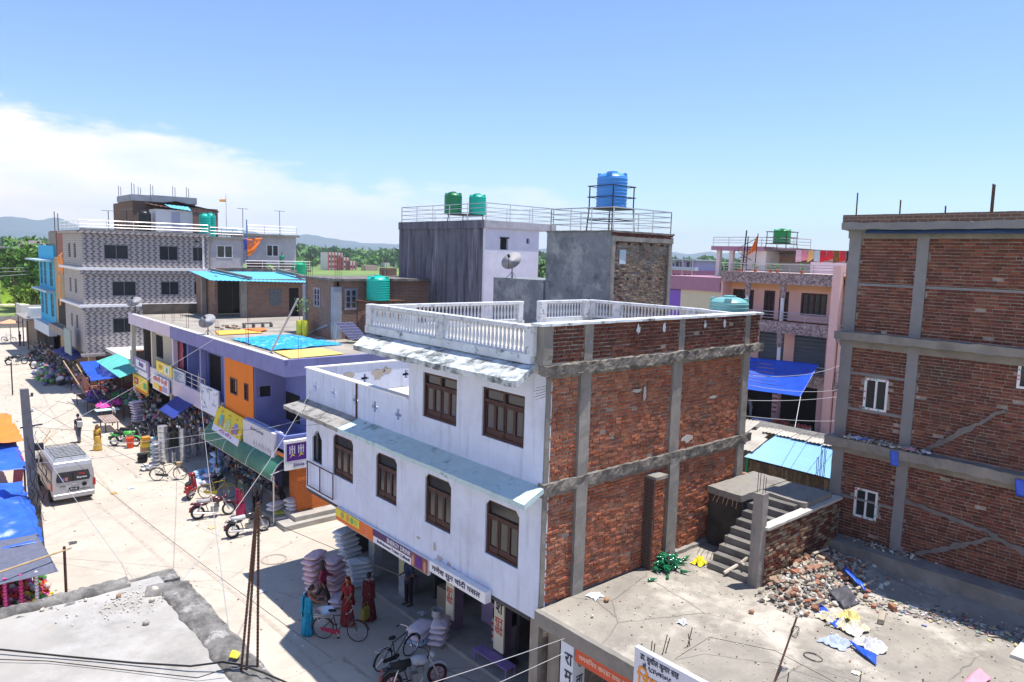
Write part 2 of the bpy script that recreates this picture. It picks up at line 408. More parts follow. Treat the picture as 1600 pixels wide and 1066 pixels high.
def cloth(name, corners, mat, parent=None, nu=24, nv=16, sag=.2, wr=.05, fq=2.2, seed=0, th=.012, drape=0, **tg):
    A, B, C_, D = [Vector(q) for q in corners]; m = MB()
    nn = (B-A).cross(D-A).normalized()
    if nn.z < 0: nn = -nn
    def fn(u, v):
        p = A.lerp(B, u).lerp(D.lerp(C_, u), v)
        s_ = 16*u*(1-u)*v*(1-v)
        p = p+Vector((0, 0, -sag*s_))
        q = Vector((u*(B-A).length*fq*.5+seed*7.3, v*(D-A).length*fq, seed))
        w = noise.fractal(q, .8, 2, 4)
        e = .35+.65*min(1, s_*2)
        return p+nn*w*wr*e+Vector((w, noise.noise(q+Vector((9, 0, 0))), 0))*wr*.3
    m.grid(fn, nu, nv); o = m.build(name, mat, parent, smooth=True, **tg)
    s = o.modifiers.new('thickness', 'SOLIDIFY'); s.thickness = th
    return o
ORD = ['first', 'second', 'third', 'fourth', 'fifth', 'sixth', 'seventh', 'eighth', 'ninth', 'tenth', 'eleventh', 'twelfth', 'thirteenth', 'fourteenth', 'fifteenth', 'sixteenth', 'seventeenth', 'eighteenth', 'nineteenth', 'twentieth']
def nth_from(i, n, end='top'):
    if n == 1: return 'the only one'
    return 'lowest' if i == 0 else 'topmost' if i == n-1 else ORD[i]+' up'
# ================================================================== GROUND
dust = M('dusty_street', (.455, .405, .34), var=.1, sc=.35, bump=.25, bsc=9, stain=[((.34, .29, .24), .9, .50, .68, .65), ((.56, .5, .42), 1.6, .56, .66, .5), ((.62, .56, .475), .22, .45, .7, .5), ((.26, .22, .185), 3.2, .62, .74, .5), ((.42, .37, .31), .12, .5, .6, .5)], crack=((.25, .21, .17), .22))
field = M('crop_field', (.13, .21, .045), var=.25, sc=.02, bump=0, patch=[((.22, .28, .08), .012, .5, .56, .6), ((.09, .15, .03), .05, .52, .6, .6)])
def sheet(name, pts, z, m, **k): return MB().poly([(x, y, z) for x, y in pts]).build(name, m, kind='structure', **k)
sheet('terrain', [(-1400, -1400), (5600, -1400), (5600, 5600), (-1400, 5600)], -.30, field)
sheet('street', [(-30, -30), (60, -30), (60, 60), (46, 140), (-30, 140)], 0.0, dust)
grassm = M('dry_grass', (.20, .26, .08), var=.3, sc=.5, bump=.3)
sandm = M('pale_sand', (.62, .56, .44), var=.08, sc=.2, bump=.1)
sheet('grass_strip', [(-60, 142), (60, 142), (60, 166), (-60, 166)], -.02, grassm)
sheet('sand_yard', [(-60, 166), (70, 166), (70, 232), (-60, 232)], -.02, sandm)
sheet('grass_verge', [(-80, 232), (90, 232), (90, 262), (-80, 262)], -.02, grassm)
# ================================================================== WHITE HOUSE
H = wthing('shop_house', (11.65, 12.1, 0), 'white plastered shop house with a bare brick side wall and a white roof balustrade', 'building')
uw = [(12.8, 14.45, 7.33, 8.63), (15.55, 17.18, 7.33, 8.63)]
lw = [(12.87, 14.2, 4.22, 5.70), (15.72, 17.0, 4.22, 5.70), (18.53, 19.78, 4.22, 5.70), (21.26, 22.7, 4.22, 5.70), (23.54, 24.3, 4.32, 5.52)]
cross = []
for y in (24.01, 22.62, 21.11, 19.87, 18.49): cross += [(y-.17, y+.17, 7.07, 7.17), (y-.06, y+.06, 6.96, 7.30)]
w = MB()
w.wall('x', 11.65, 11.88, 12.1, 24.8, 3.18, 6.45, lw)
w.wall('x', 11.65, 11.88, 12.1, 17.92, 6.45, 9.28, uw)
w.wall('x', 11.65, 11.80, 17.92, 24.8, 6.45, 7.70, cross)
cx = []
for x in (14.02, 15.9, 17.8): cx += [(x-.17, x+.17, 7.07, 7.17), (x-.06, x+.06, 6.96, 7.30)]
w.wall('y', 24.66, 24.80, 11.8, 18.4, 6.6, 7.70, cx)
w.wall('y', 24.60, 24.80, 11.88, 18.4, 3.18, 6.45)
w.wall('y', 17.80, 17.92, 11.88, 18.4, 6.62, 9.28)
w.wall('x', 18.25, 18.4, 17.92, 24.66, 6.62, 9.28)
w.build('wall', plaster, H)
MB().box(11.81, 18.2, 17.93, 24.64, 6.50, 6.62).box(11.9, 20.3, 12.4, 24.6, 3.18, 3.3).build('terrace_floor', M('terrace_screed', (.5, .47, .42), var=.15, stain=[((.3, .27, .2), 1, .5, .7, .5)]), H)
MB().box(11.61, 11.86, 18.0, 24.84, 7.70, 7.74).box(11.86, 18.4, 24.62, 24.84, 7.70, 7.74).build('coping', M('white_coping', (.8, .8, .8), var=.03), H)
MB().tube([(11.62, 21.0, 6.5), (11.62, 21.0, 7.72)], .03, 6).build('drain_pipe', rebar_m, H)
# fallen plaster on the inside and outside of the parapet
def patch(cx_, cy, w_, h_, axis, c, mat_, parent, seed, name='bare_patch'):
    rn = random.Random(seed); n = 15; pts = []
    for k in range(n):
        a = 2*math.pi*k/n; rr = rn.uniform(.55, 1.1)
        u = cx_+w_*math.cos(a)*rr; z = cy+h_*math.sin(a)*rr
        pts.append((c, u, z) if axis == 'x' else (u, c, z))
    MB().slab(pts, .006, (1, 0, 0) if axis == 'x' else (0, 1, 0)).build(name, mat_, parent)
bare = M('bare_render', (.42, .38, .34), var=.15, bump=.5)
for i, (x, z, a, b) in enumerate([(13.3, 7.3, .28, .17), (14.6, 7.25, .35, .26), (15.0, 7.35, .2, .2), (12.6, 7.45, .1, .07)]): patch(x, z, a, b, 'y', 24.655, bare, H, i)
for i, (y, z, a, b) in enumerate([(17.3, 3.62, .12, .05), (16.45, 3.62, .09, .17), (16.2, 3.38, .16, .08), (15.75, 3.35, .12, .07), (15.5, 3.30, .1, .03)]): patch(y, z, a, b, 'x', 11.645, bare, H, 10+i)
# windows
wood2 = M('brown_shutter_wood', (.055, .022, .020), rough=.55, var=.3, sc=12, bump=.3, streak=[((.16, .09, .07), 16, .6, .72, .5)])
def shutter_window(y0, y1, z0, z1, leaves, arch, bars=False):
    f = MB(); x = 11.70; t = .07; zt = z1-(.34 if leaves == 4 else .42)
    f.box(x, x+.1, y0, y0+t, z0, z1); f.box(x, x+.1, y1-t, y1, z0, z1); f.box(x, x+.1, y0+t, y1-t, z0, z0+t); f.box(x, x+.1, y0+t, y1-t, z1-t, z1); f.box(x, x+.1, y0+t, y1-t, zt-.03, zt+.03)
    if leaves == 4: f.box(x, x+.1, (y0+y1)/2-.04, (y0+y1)/2+.04, zt+.03, z1-t)
    wd = f.build('window', wood2, H)
    if arch:      # clipped upper corners
        for a, s in ((y0, 1), (y1, -1)):
            MB().slab([(11.66, a-s*.005, z1+.005), (11.66, a+s*.15, z1+.005), (11.66, a-s*.005, z1-.16)], .14, (1, 0, 0)).build('arch_corner', plaster, wd)
    n = leaves; wl = (y1-y0-2*t)/n
    for i in range(n):
        a = y0+t+i*wl; b = a+wl; s = MB(); e = .055; xo = x+.02+(.012 if i % 2 else 0)
        s.box(xo, xo+.04, a+.005, a+e, z0+t, zt-.03); s.box(xo, xo+.04, b-e, b-.005, z0+t, zt-.03); s.box(xo, xo+.04, a+e, b-e, z0+t, z0+t+.16); s.box(xo, xo+.04, a+e, b-e, zt-.11, zt-.03)
        s.build('shutter', wood2, wd)
        MB().box(x+.05, x+.06, a+e, b-e, z0+t+.16, zt-.11).build('pane', glass, wd)
    MB().box(x+.06, x+.07, y0+t, y1-t, zt+.03, z1-t).build('pane', glass, wd)
for q in uw: shutter_window(*q, 4, False)
for q in lw[:4]: shutter_window(*q, 3, True)
y0, y1, z0, z1 = lw[4]
f = MB(); f.box(11.7, 11.75, y0, y0+.05, z0, z1).box(11.7, 11.75, y1-.05, y1, z0, z1).box(11.7, 11.75, y0+.05, y1-.05, z0, z0+.05)
gw = f.build('window', iron, H)
for k in range(5): MB().tube([(11.72, y0+.12+k*.12, z0+.05), (11.72, y0+.12+k*.12, z1-.1)], .01, 5).build('bar', iron, gw)
for a, s in ((y0, 1), (y1, -1)): MB().slab([(11.66, a-s*.005, z1+.005), (11.66, a+s*.3, z1+.005), (11.66, a-s*.005, z1-.32)], .14, (1, 0, 0)).build('arch_corner', plaster, gw)
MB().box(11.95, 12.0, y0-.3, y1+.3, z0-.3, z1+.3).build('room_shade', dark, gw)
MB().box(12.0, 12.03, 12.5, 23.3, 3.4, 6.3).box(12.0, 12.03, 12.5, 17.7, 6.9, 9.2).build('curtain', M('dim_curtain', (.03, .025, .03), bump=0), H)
# eaves : sloping slabs, mossy
def eave(name, yi0, yi1, yo0, yo1, xi, zi, xo, zo, th, seed, em=None):
    m = MB(); n = 60
    def top(u, v):
        y = (yi0+(yi1-yi0)*u)*(1-v)+(yo0+(yo1-yo0)*u)*v; x = xi+(xo-xi)*v; z = zi+(zo-zi)*v
        d = noise.noise_vector(Vector((x*2, y*2.3, seed)))*.022+noise.noise_vector(Vector((x*7, y*9, seed)))*.012
        return Vector((x, y, z))+d*(1 if v > .01 else .2)
    m.grid(top, n, 6)
    def outer(u, v):
        p = top(u, 1); return p+Vector((.01*v, 0, -th*v))+noise.noise_vector(Vector((u*60, v*3, seed)))*.014*v
    m.grid(lambda u, v: outer(u, v), n, 2)
    m.grid(lambda u, v: outer(u, 1).lerp(top(u, 0)-Vector((0, 0, th)), v), n, 2)
    for e in (0, 1): m.add([top(e, 0), top(e, 1), outer(e, 1), top(e, 0)-Vector((0, 0, th))], [(0, 1, 2, 3)])
    return m.build(name, em or eave_m, H)
eave_m = M('mossy_eave', (.52, .58, .62), var=.1, bump=.6, stain=[((.045, .05, .045), 1.9, .46, .58, .9), ((.25, .26, .25), 4.0, .48, .66, .65), ((.75, .78, .78), .6, .5, .62, .5)])
eave('eave', 12.02, 20.9, 11.86, 20.9, 11.66, 6.56, 10.88, 6.34, .13, 1, M('teal_washed_eave', (.46, .60, .63), var=.08, bump=.5, stain=[((.05, .055, .05), 1.5, .56, .68, .8), ((.3, .36, .36), 3.5, .52, .72, .5)]))
eave('eave', 20.9, 24.8, 20.9, 25.05, 11.66, 6.565, 10.86, 6.345, .135, 3, M('bare_eave', (.30, .29, .27), var=.2, bump=.8, stain=[((.06, .06, .055), 2.5, .5, .64, .8), ((.5, .49, .46), 4, .58, .68, .5)]))
eave('eave', 12.3, 20.05, 11.86, 19.25, 11.52, 9.50, 10.52, 9.24, .15, 2)
# roof slab and curb
MB().rough(11.5, 20.95, 12.1, 20.0, 9.28, 9.52, .6, .01, 3).build('roof_slab', M('roof_screed', (.46, .43, .38), var=.15, bump=.3, stain=[((.25, .23, .2), .8, .5, .7, .5)]), H)
MB().box(11.36, 11.62, 12.35, 20.02, 9.50, 9.72).box(11.62, 17.9, 19.84, 20.02, 9.52, 9.66).box(18.7, 21.6, 19.84, 20.02, 9.52, 9.66).build('curb', plaster_d, H)
# balustrades
bal_w = M('balustrade_white', (.62, .64, .68), var=.05, bump=.2, stain=[((.08, .08, .08), 7, .54, .64, .75), ((.35, .37, .4), 1.5, .45, .7, .5)])
prof = [(.042, 0), (.042, .05), (.026, .08), (.045, .2), (.024, .4), (.03, .46), (.044, .5), (.044, .56)]
bm = MB().lathe((0, 0, 0), prof, 6).mesh('baluster', bal_w)
def balustrade(p0, p1, z, posts=(), z_end=None, pw=.2):
    p0 = Vector(p0); p1 = Vector(p1); L = (p1-p0).length; d = (p1-p0).normalized(); n_ = Vector((-d.y, d.x)); ang = math.atan2(d.y, d.x)
    m = MB(); mid = (p0+p1)/2
    m.obox((mid.x, mid.y, z+.65), (L, .2, .11), RZ(ang)); m.obox((mid.x, mid.y, z+.03), (L, .14, .06), RZ(ang))
    b = m.build('balustrade', bal_w, H, bevel=.012)
    for t in posts:
        q = p0+d*t; MB().obox((q.x, q.y, z+.34), (pw*1.2, .22, .70), RZ(ang)).build('post', bal_w, b, bevel=.01)
    n = int(L/.152)
    for i in range(n):
        t = (i+.5)*L/n
        if any(abs(t-q) < pw*.75 for q in posts): continue
        q = p0+d*t; obj_from(bm, 'baluster', b, (q.x, q.y, z+.06), (0, 0, random.random()), (1, 1, .97))
    return b
balustrade((11.47, 12.42), (11.47, 19.92), 9.70, (.02, 3.6, 7.4), pw=.26)
balustrade((11.6, 19.92), (17.85, 19.92), 9.66, (1.4, 6.1))
balustrade((18.7, 19.92), (21.35, 19.92), 9.66, (.15, 2.55), pw=.3)
balustrade((21.5, 19.9), (21.75, 15.0), 9.66, (.15, 1.4, 4.7), pw=.3)
balustrade((21.75, 14.95), (20.9, 12.6), 9.66, (1.9,), pw=.2)
# brick side wall : backing, columns, beams
HB = MB(); HB.box(11.7, 20.35, 12.13, 12.4, 0, 9.28); HB.box(11.7, 20.9, 12.10, 12.32, 9.50, 10.42); HB.build('wall_backing', mortar, H)
B = 12.1
colm = conc_l
def rc(x0, x1, z0, z1, pr=.05, seed=0, m=None, nm='column', dep=.2): MB().rough(x0, x1, B-pr, B+dep, z0, z1, .16, .012, seed).build(nm, m or colm, H)
rc(11.67, 11.82, 0, 9.25, .03, 1, conc); rc(12.76, 13.15, 3.4, 6.42, .09, 2); rc(12.78, 13.16, 6.5, 9.3, .07, 3); rc(16.55, 17.0, 3.4, 6.42, .09, 4); rc(16.5, 16.92, 6.5, 9.3, .06, 5); rc(20.06, 20.4, 3.4, 9.3, .07, 6)
for a, b, s in ((12.9, 13.2, 1), (16.72, 16.98, 2), (20.1, 20.36, 3)): rc(a, b, 9.5, 10.42, .03, 10+s)
beam_m = M('rough_beam', (.25, .225, .20), var=.3, bump=1, bsc=14, stain=[((.055, .05, .045), 3, .42, .60, .8), ((.45, .42, .38), 6, .62, .7, .5)])
MB().rough(11.5, 20.95, B-.17, B+.1, 9.25, 9.50, .07, .045, 20).build('beam', beam_m, H)
MB().rough(11.66, 20.4, B-.04, B+.12, 9.14, 9.29, .13, .014, 21).build('beam', beam_m, H)
MB().rough(11.64, 20.75, B-.09, B+.1, 6.36, 6.62, .08, .035, 22).build('beam', beam_m, H)
MB().rough(11.64, 20.5, B-.06, B+.1, 6.28, 6.40, .12, .02, 23).build('beam', beam_m, H)
MB().rough(17.0, 20.2, B-.14, B+.1, 3.30, 3.62, .15, .02, 24).build('curb', conc_l, H)
MB().rough(11.36, 20.98, B-.12, B+.26, 10.41, 10.47, .2, .01, 25).build('coping', plaster_d, H)
# end of the parapet, broken plaster
MB().rough(11.5, 11.8, B-.06, B+.2, 9.5, 10.42, .12, .02, 26).build('column', conc, H)
# pier, its flank painted shade-dark further down
MB().box(15.6, 16.0, 11.79, 12.12, 3.5, 6.1).build('pier', mortar, H)
MB().rough(15.55, 16.06, 11.72, 12.1, 6.08, 6.16, .12, .02, 27).build('pier_cap', conc, H)
panels_hi = [(11.84, 12.76, 6.62, 9.14), (13.17, 16.5, 6.62, 9.14), (16.93, 20.06, 6.62, 9.14)]
panels_lo = [(11.84, 12.75, 3.52, 6.3), (13.16, 15.6, 3.52, 6.3), (16.0, 16.55, 3.52, 6.3), (17.02, 20.06, 3.62, 6.3)]
panels_top = [(11.82, 12.88, 9.52, 10.40), (13.22, 16.7, 9.52, 10.40), (17.0, 20.08, 9.52, 10.40), (20.38, 20.9, 9.52, 10.40)]
brickwall(H, 'y', B+.03, panels_hi+panels_lo+[(15.6, 16.0, 6.16, 6.3)], 'warm', WARM, 230, seed=3, out_=.03, rot=.03)
brickwall(H, 'y', B+.0, panels_top, 'dark', DARKR, 60, seed=4, rot=.045, out_=.04)
brickwall(H, 'y', 11.77, [(15.6, 16.0, 3.52, 6.08)], 'warm', WARM, 0, seed=5)
MB().box(15.56, 15.59, 11.8, 12.1, 3.5, 6.08).build('pier_flank_shade', brickmat('pier_side_brick', (.09, .045, .035), (.06, .035, .03), (.1, .09, .08)), H)  # shade on the pier's left face, put into a darker brick colour
for i, (x, z) in enumerate([(14.9, 10.2), (16.0, 10.2), (17.9, 10.2), (18.9, 10.2)]): patch(x, z, .09, .14, 'y', B-.05, plaster_d, H, 40+i)
for i, (x, z, a, b) in enumerate([(15.0, 8.55, .3, .05), (15.35, 8.45, .07, .25), (18.6, 8.0, .25, .05), (17.4, 6.9, .3, .12)]): patch(x, z, a, b, 'y', B-.012, M('mortar_smear', (.5, .46, .42), bump=.6), H, 50+i)
# rebars sticking out of the end of the roof beam and from the brick corner
for i in range(6): MB().tube([(20.5, 12.2-.03*i, 8.9-.12*i), (21.3+.1*(i % 2), 11.8-.05*i, 8.8-.13*i)], .008, 4).build('rebar', rebar_m, H)
for i in range(5): MB().tube([(11.66, 12.1-.02, 9.0-i*.06), (11.2-.05*(i % 2), 11.95, 9.02-i*.07)], .006, 4).build('rebar', rebar_m, H)
# ---- ground floor shops
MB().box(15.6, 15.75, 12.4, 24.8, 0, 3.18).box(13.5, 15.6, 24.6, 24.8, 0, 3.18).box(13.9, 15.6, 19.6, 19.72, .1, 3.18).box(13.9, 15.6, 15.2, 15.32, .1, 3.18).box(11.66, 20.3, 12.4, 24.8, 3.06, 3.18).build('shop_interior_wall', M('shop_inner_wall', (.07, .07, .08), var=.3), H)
MB().rough(12.6, 15.7, 12.3, 24.7, -.1, .12, .5, .01, 5).build('plinth', M('plinth_concrete', (.36, .34, .31), var=.2), H)
post_m = M('poster_column', (.34, .38, .45), var=.15, stain=[((.62, .62, .5), 1.8, .5, .6, .7), ((.28, .3, .34), 2.4, .56, .66, .7)])
for y, w_ in ((22.4, .4), (20.3, .42), (17.45, .3), (15.1, .4), (12.6, .4)): MB().box(13.15, 13.5, y, y+w_, .12, 3.06).build('column', post_m if y > 19 else M('purple_column', (.16, .11, .18)), H)
for i, (y, z, c) in enumerate([(20.33, 2.2, (.6, .62, .68)), (20.4, 1.6, (.62, .6, .4)), (20.35, 1.15, (.55, .55, .3)), (22.45, 2.4, (.6, .4, .45)), (22.5, 1.7, (.4, .55, .45))]): MB().box(13.13, 13.147, y, y+.3, z-.22, z+.22).build('poster', flat('poster_%d' % i, c), H)
cream = flat('sign_cream', (.72, .70, .55)); ink = flat('sign_ink', (.03, .03, .06)); redt = flat('sign_red', (.55, .05, .05)); white = flat('sign_white', (.75, .76, .8))
for (y0, y1, s, skip) in ((17.42, 17.82, 1, 2), (14.98, 15.42, 0, 0)):
    MB().box(13.08, 13.13, y0, y1, .5, 3.0).build('sign_panel', cream, H)
    w_ = y1-y0; ym = (y0+y1)/2
    for k, t in enumerate('गणेश' if False else ['ग', 'णे', 'श']): lettering(t, .50, ink, H, (13.075, ym, 2.70-k*.44), (0, -1, 0), (0, 0, 1), width=w_*.72)
    lettering('सुन', .3, redt, H, (13.075, ym, 1.42), (0, -1, 0), (0, 0, 1), width=w_*.8)
    lettering('चांदी', .3, redt, H, (13.075, ym, 1.12), (0, -1, 0), (0, 0, 1), width=w_*.8)
# shop fittings
def shelf_goods(x0, x1, y0, y1, z0, seed, parent, levels=4, hh=.5, cols=None):
    rn = random.Random(seed); cols = cols or [(.3, .05, .05), (.05, .1, .3), (.45, .42, .38), (.4, .3, .06), (.06, .2, .1), (.25, .25, .28), (.35, .16, .06)]
    m = MB()
    for l in range(levels): m.box(x0, x1, y0, y1, z0+l*hh, z0+l*hh+.03)
    m.build('shelf', wood, parent); g = MB()
    for l in range(levels):
        y = y0+.03
        while y < y1-.12:
            w_ = rn.uniform(.08, .24); g.col = rn.choice(cols); g.box(x0+.02, x0+rn.uniform(.15, .3), y, min(y+w_, y1), z0+l*hh+.032, z0+l*hh+rn.uniform(.15, hh-.06)); y += w_+rn.uniform(.01, .06)
    g.build('shelf_goods', goodsm, parent, kind='stuff')
goodsm = M('packaged_goods', (1, 1, 1), attr=True, rough=.5, var=.1, bump=.05)
for k, (y0, y1) in enumerate(((22.9, 24.5), (20.9, 22.3), (17.9, 20.2), (15.5, 17.3), (13.1, 14.9))):
    c = wthing('shop_shelf', (14.9, y0, .12), ['stocked shelf in the dark shop behind the tall stacks of sacks', 'stocked shelf behind the poster covered column', 'stocked shelf in the shop where the man stands', 'stocked shelf behind the purple bench', 'stocked shelf at the corner of the white house'][k], 'shelf', 'shelves in the shops of the white house')
    shelf_goods(15.2, 15.5, y0, y1, .15, 60+k, c, 5, .5)
sc = wthing('display_counter', (13.4, 16.0, .12), 'pink and white jewellery display counter with a glass top inside the shop', 'counter')
MB().box(13.75, 14.2, 15.5, 16.3, .12, .85).build('cabinet', flat('counter_pink', (.6, .5, .6)), sc)
for k in range(3): MB().box(13.74, 13.749, 15.5, 16.3, .25+k*.2, .33+k*.2).build('stripe', redt, sc)
MB().box(13.76, 14.19, 15.52, 16.28, .86, 1.2).build('glass_case', glass, sc)
sc = wthing('counter', (14.2, 17.0, .12), 'plain lilac shop counter inside the jewellery shop', 'counter')
MB().box(14.3, 14.9, 16.6, 17.5, .12, .95).build('cabinet', flat('lilac', (.45, .35, .55)), sc)
MB().box(14.25, 14.95, 16.55, 17.55, .95, 1.0).build('counter_top', wood, sc)
# ---- signs over the shops
S1 = wthing('shop_sign', (11.5, 20.0, 2.9), 'long purple and orange drinks advertisement board over the shop doors', 'sign')
MB().box(11.55, 11.64, 16.62, 22.25, 2.72, 3.18).build('board', white, S1)
MB().box(11.535, 11.549, 19.75, 22.25, 2.74, 3.17).build('panel', flat('sign_orange', (.72, .16, .03)), S1)
MB().box(11.52, 11.534, 20.6, 22.24, 2.88, 3.165).build('panel', flat('sign_yellow', (.72, .62, .06)), S1)
for i, (y, c) in enumerate([(21.75, (.5, .3, .1)), (21.4, (.7, .3, .05)), (21.1, (.15, .4, .08)), (20.85, (.5, .5, .08))]): MB().lathe((11.519, y, 3.02), [(.0, 0), (.11, 0), (.11, .01), (0, .01)], 12, RY(R(-90))).build('food_print', flat('food_%d' % i, c), S1)
for k in range(3): lettering(['GOLD', 'quality', 'noodles'][k] if False else ['...', '. .', '....'][k], .12, white, S1, (11.53, 20.15, 3.05-.1*k), (0, -1, 0), (0, 0, 1))
MB().box(11.535, 11.549, 17.5, 19.75, 2.95, 3.17).build('panel', flat('sign_plum', (.08, .03, .12)), S1)
lettering('ENERGY DRINK', .2, white, S1, (11.53, 18.2, 3.06), (0, -1, 0), (0, 0, 1), width=1.35)
lettering('Shubhakamana Traders | Lalbandi', .14, flat('sign_navy', (.05, .04, .15)), S1, (11.545, 18.55, 2.84), (0, -1, 0), (0, 0, 1), width=1.9)
MB().box(11.535, 11.549, 16.65, 17.5, 2.74, 3.17).build('panel', flat('sign_print', (.22, .08, .10)), S1)
for k, y in enumerate((17.4, 16.78)): MB().ball((11.53, y, 2.92), (.012, .07, .18), 8, 6).build('hand_print', flat('skin_print', (.55, .28, .16)), S1)
MB().box(11.52, 11.533, 16.95, 17.25, 2.80, 3.12).build('can_print', flat('can_purple', (.10, .02, .22)), S1)
S2 = wthing('shop_sign', (11.4, 15.0, 3.1), 'white signboard with dark lettering above the jewellery shop', 'sign')
MB().box(11.42, 11.64, 13.85, 16.4, 2.98, 3.3).build('board', white, S2, bevel=.01)
lettering('गणेश सुन चांदी पसल', .2, flat('sign_blueblack', (.04, .04, .10)), S2, (11.412, 15.15, 3.14), (0, -1, 0), (0, 0, 1), width=2.2)
FR = wthing('sign_frame', (11.5, 23.5, 3.5), 'empty steel sign frame fixed at the far end of the white facade', 'frame')
for pts in ([(11.55, 24.5, 4.28), (11.55, 22.5, 4.28)], [(11.55, 24.5, 3.36), (11.55, 22.5, 3.36)]): MB().tube(pts, .022, 5).build('rail', rebar_m, FR)
for y in (24.5, 23.5, 22.5): MB().tube([(11.55, y, 3.36), (11.55, y, 4.28)], .022, 5).build('upright', rebar_m, FR)

# ================================================================== LOW ROOF (one storey shop in front)
lowroof_m = M('low_roof_concrete', (.30, .275, .235), var=.15, sc=.8, bump=.35, bsc=14, stain=[((.19, .175, .155), .55, .45, .66, .75), ((.58, .53, .46), .45, .5, .64, .7), ((.12, .11, .10), 2.4, .58, .72, .65), ((.34, .20, .13), .9, .70, .76, .5)], crack=((.12, .11, .1), .3))
LS = wthing('flat_roofed_shop', (11.5, 8, 0), 'single storey concrete shop with a littered flat roof in front of the brick wall', 'building')
MB().rough(11.5, 21.3, 2.0, 12.03, 3.24, 3.52, .35, .012, 8).build('roof_slab', lowroof_m, LS)
MB().rough(11.47, 11.62, 2.0, 12.03, 3.20, 3.545, .15, .012, 9).build('roof_edge', conc, LS)
MB().box(14.5, 14.7, 1, 12.0, 0, 3.24).box(20.9, 21.1, 1, 9.5, 0, 3.24).build('wall', conc_d, LS)
for y in (11.75, 8.5): MB().box(11.9, 12.3, y-.2, y+.2, 0, 3.24).build('column', conc, LS)
V1 = wthing('vertical_sign', (11.4, 11.0, 2.5), 'tall white corner sign with black letters under the low roof edge', 'sign')
MB().box(11.5, 11.56, 10.72, 11.12, .9, 3.22).box(11.56, 11.9, 10.72, 10.77, .9, 3.0).build('board', flat('pale_blue_board', (.62, .68, .78)), V1)
for k, t in enumerate(['रा', 'म', 'वि' if False else 'िव', 'न']): lettering(t, .42, ink, V1, (11.49, 10.86, 2.82-k*.42), (0, -1, 0), (0, 0, 1), width=.24)
for k, t in enumerate(['सि', 'ला', 'ई']): lettering(t, .3, ink, V1, (11.73, 10.712, 2.72-k*.4), (1, 0, 0), (0, 0, 1), width=.22)
V2 = wthing('fascia_sign', (11.4, 9.5, 3.0), 'red fascia strip with white lettering under the low concrete roof', 'sign')
MB().box(11.5, 11.54, 7.6, 10.66, 2.86, 3.2).build('board', flat('fascia_red', (.55, .09, .04)), V2)
lettering('रामविनय कपडा तथा सिलाई पसल यहाँ पाईन्छ', .16, flat('fascia_letter', (.75, .5, .4)), V2, (11.495, 9.15, 3.03), (0, -1, 0), (0, 0, 1), width=2.8)
V3 = wthing('signboard', (11.3, 8.2, 3.8), 'white roadside signboard with orange headline standing at the low roof edge', 'sign')
MB().box(11.3, 11.42, 6.3, 8.83, 2.4, 4.12).build('board', flat('board_pale', (.66, .69, .78)), V3, bevel=.01)
lettering('डा. सुशील कुमार साह', .17, ink, V3, (11.295, 8.2, 3.98), (0, -1, 0), (0, 0, 1), width=.95)
lettering('मो. ९८४५०७२०५१', .15, ink, V3, (11.295, 8.25, 3.80), (0, -1, 0), (0, 0, 1), width=.7)
lettering('िशव', .55, flat('board_orange', (.80, .30, .03)), V3, (11.293, 8.42, 3.45), (0, -1, 0), (0, 0, 1), width=.62)
lettering('मेडिकल', .5, flat('board_orange', (.80, .30, .03)), V3, (11.293, 7.3, 3.4), (0, -1, 0), (0, 0, 1), width=1.2)
# ---- stair and landing beyond the low roof
ST = wthing('concrete_stair', (17, 10.2, 3.5), 'bare concrete staircase climbing beside the brick wall to a landing slab', 'staircase')
n = 9
for i in range(n):
    x = 17.0+i*.27
    MB().rough(x, x+.29, 9.62, 10.92, 3.40+i*.19-.05, 3.52+(i+1)*.19-.02, .2, .008, 30+i).build('step', conc_d, ST)
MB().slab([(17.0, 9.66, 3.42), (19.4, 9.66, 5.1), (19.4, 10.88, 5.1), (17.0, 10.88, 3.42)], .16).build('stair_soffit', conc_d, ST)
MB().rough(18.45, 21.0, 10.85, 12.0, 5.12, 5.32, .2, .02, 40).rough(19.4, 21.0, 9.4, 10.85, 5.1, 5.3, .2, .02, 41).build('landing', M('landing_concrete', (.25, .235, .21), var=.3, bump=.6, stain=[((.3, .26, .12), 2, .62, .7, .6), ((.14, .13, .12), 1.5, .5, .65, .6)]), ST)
MB().rough(18.55, 18.8, 10.95, 12.0, 3.5, 5.1, .3, .02, 47).box(18.8, 20.9, 10.93, 11.0, 3.5, 5.08).build('landing_shade_wall', M('shade_black_wall', (.05, .045, .04), var=.4), ST)  # added wall, coloured near-black to stand in for the shade under the landing
for i in range(6): MB().tube([(18.5, 11.7-.14*i, 5.2), (17.9-.06*(i % 2), 11.45-.16*i, 5.12)], .008, 4).build('rebar', rebar_m, ST)
SW = wthing('stair_wall', (17.1, 9.3, 3.5), 'low brick wall with a cement coping along the open side of the staircase', 'wall')
MB().box(17.15, 21.3, 9.33, 9.5, 3.4, 5.1).build('wall_backing', mortar, SW)
MB().rough(17.12, 21.35, 9.24, 9.52, 5.08, 5.15, .2, .01, 42).build('coping', M('cement_coping', (.5, .48, .44), var=.15), SW)
brickwall(SW, 'y', 9.31, [(17.18, 21.3, 3.52, 5.08)], 'mud', MUD+DARKR, 150, seed=9, out_=.02)
CP = wthing('concrete_column', (17.05, 9.45, 3.5), 'free standing unfinished concrete column with rusty bars at the foot of the stairs', 'column')
MB().rough(16.93, 17.2, 9.34, 9.62, 3.5, 6.06, .2, .012, 43).build('shaft', conc_l, CP)
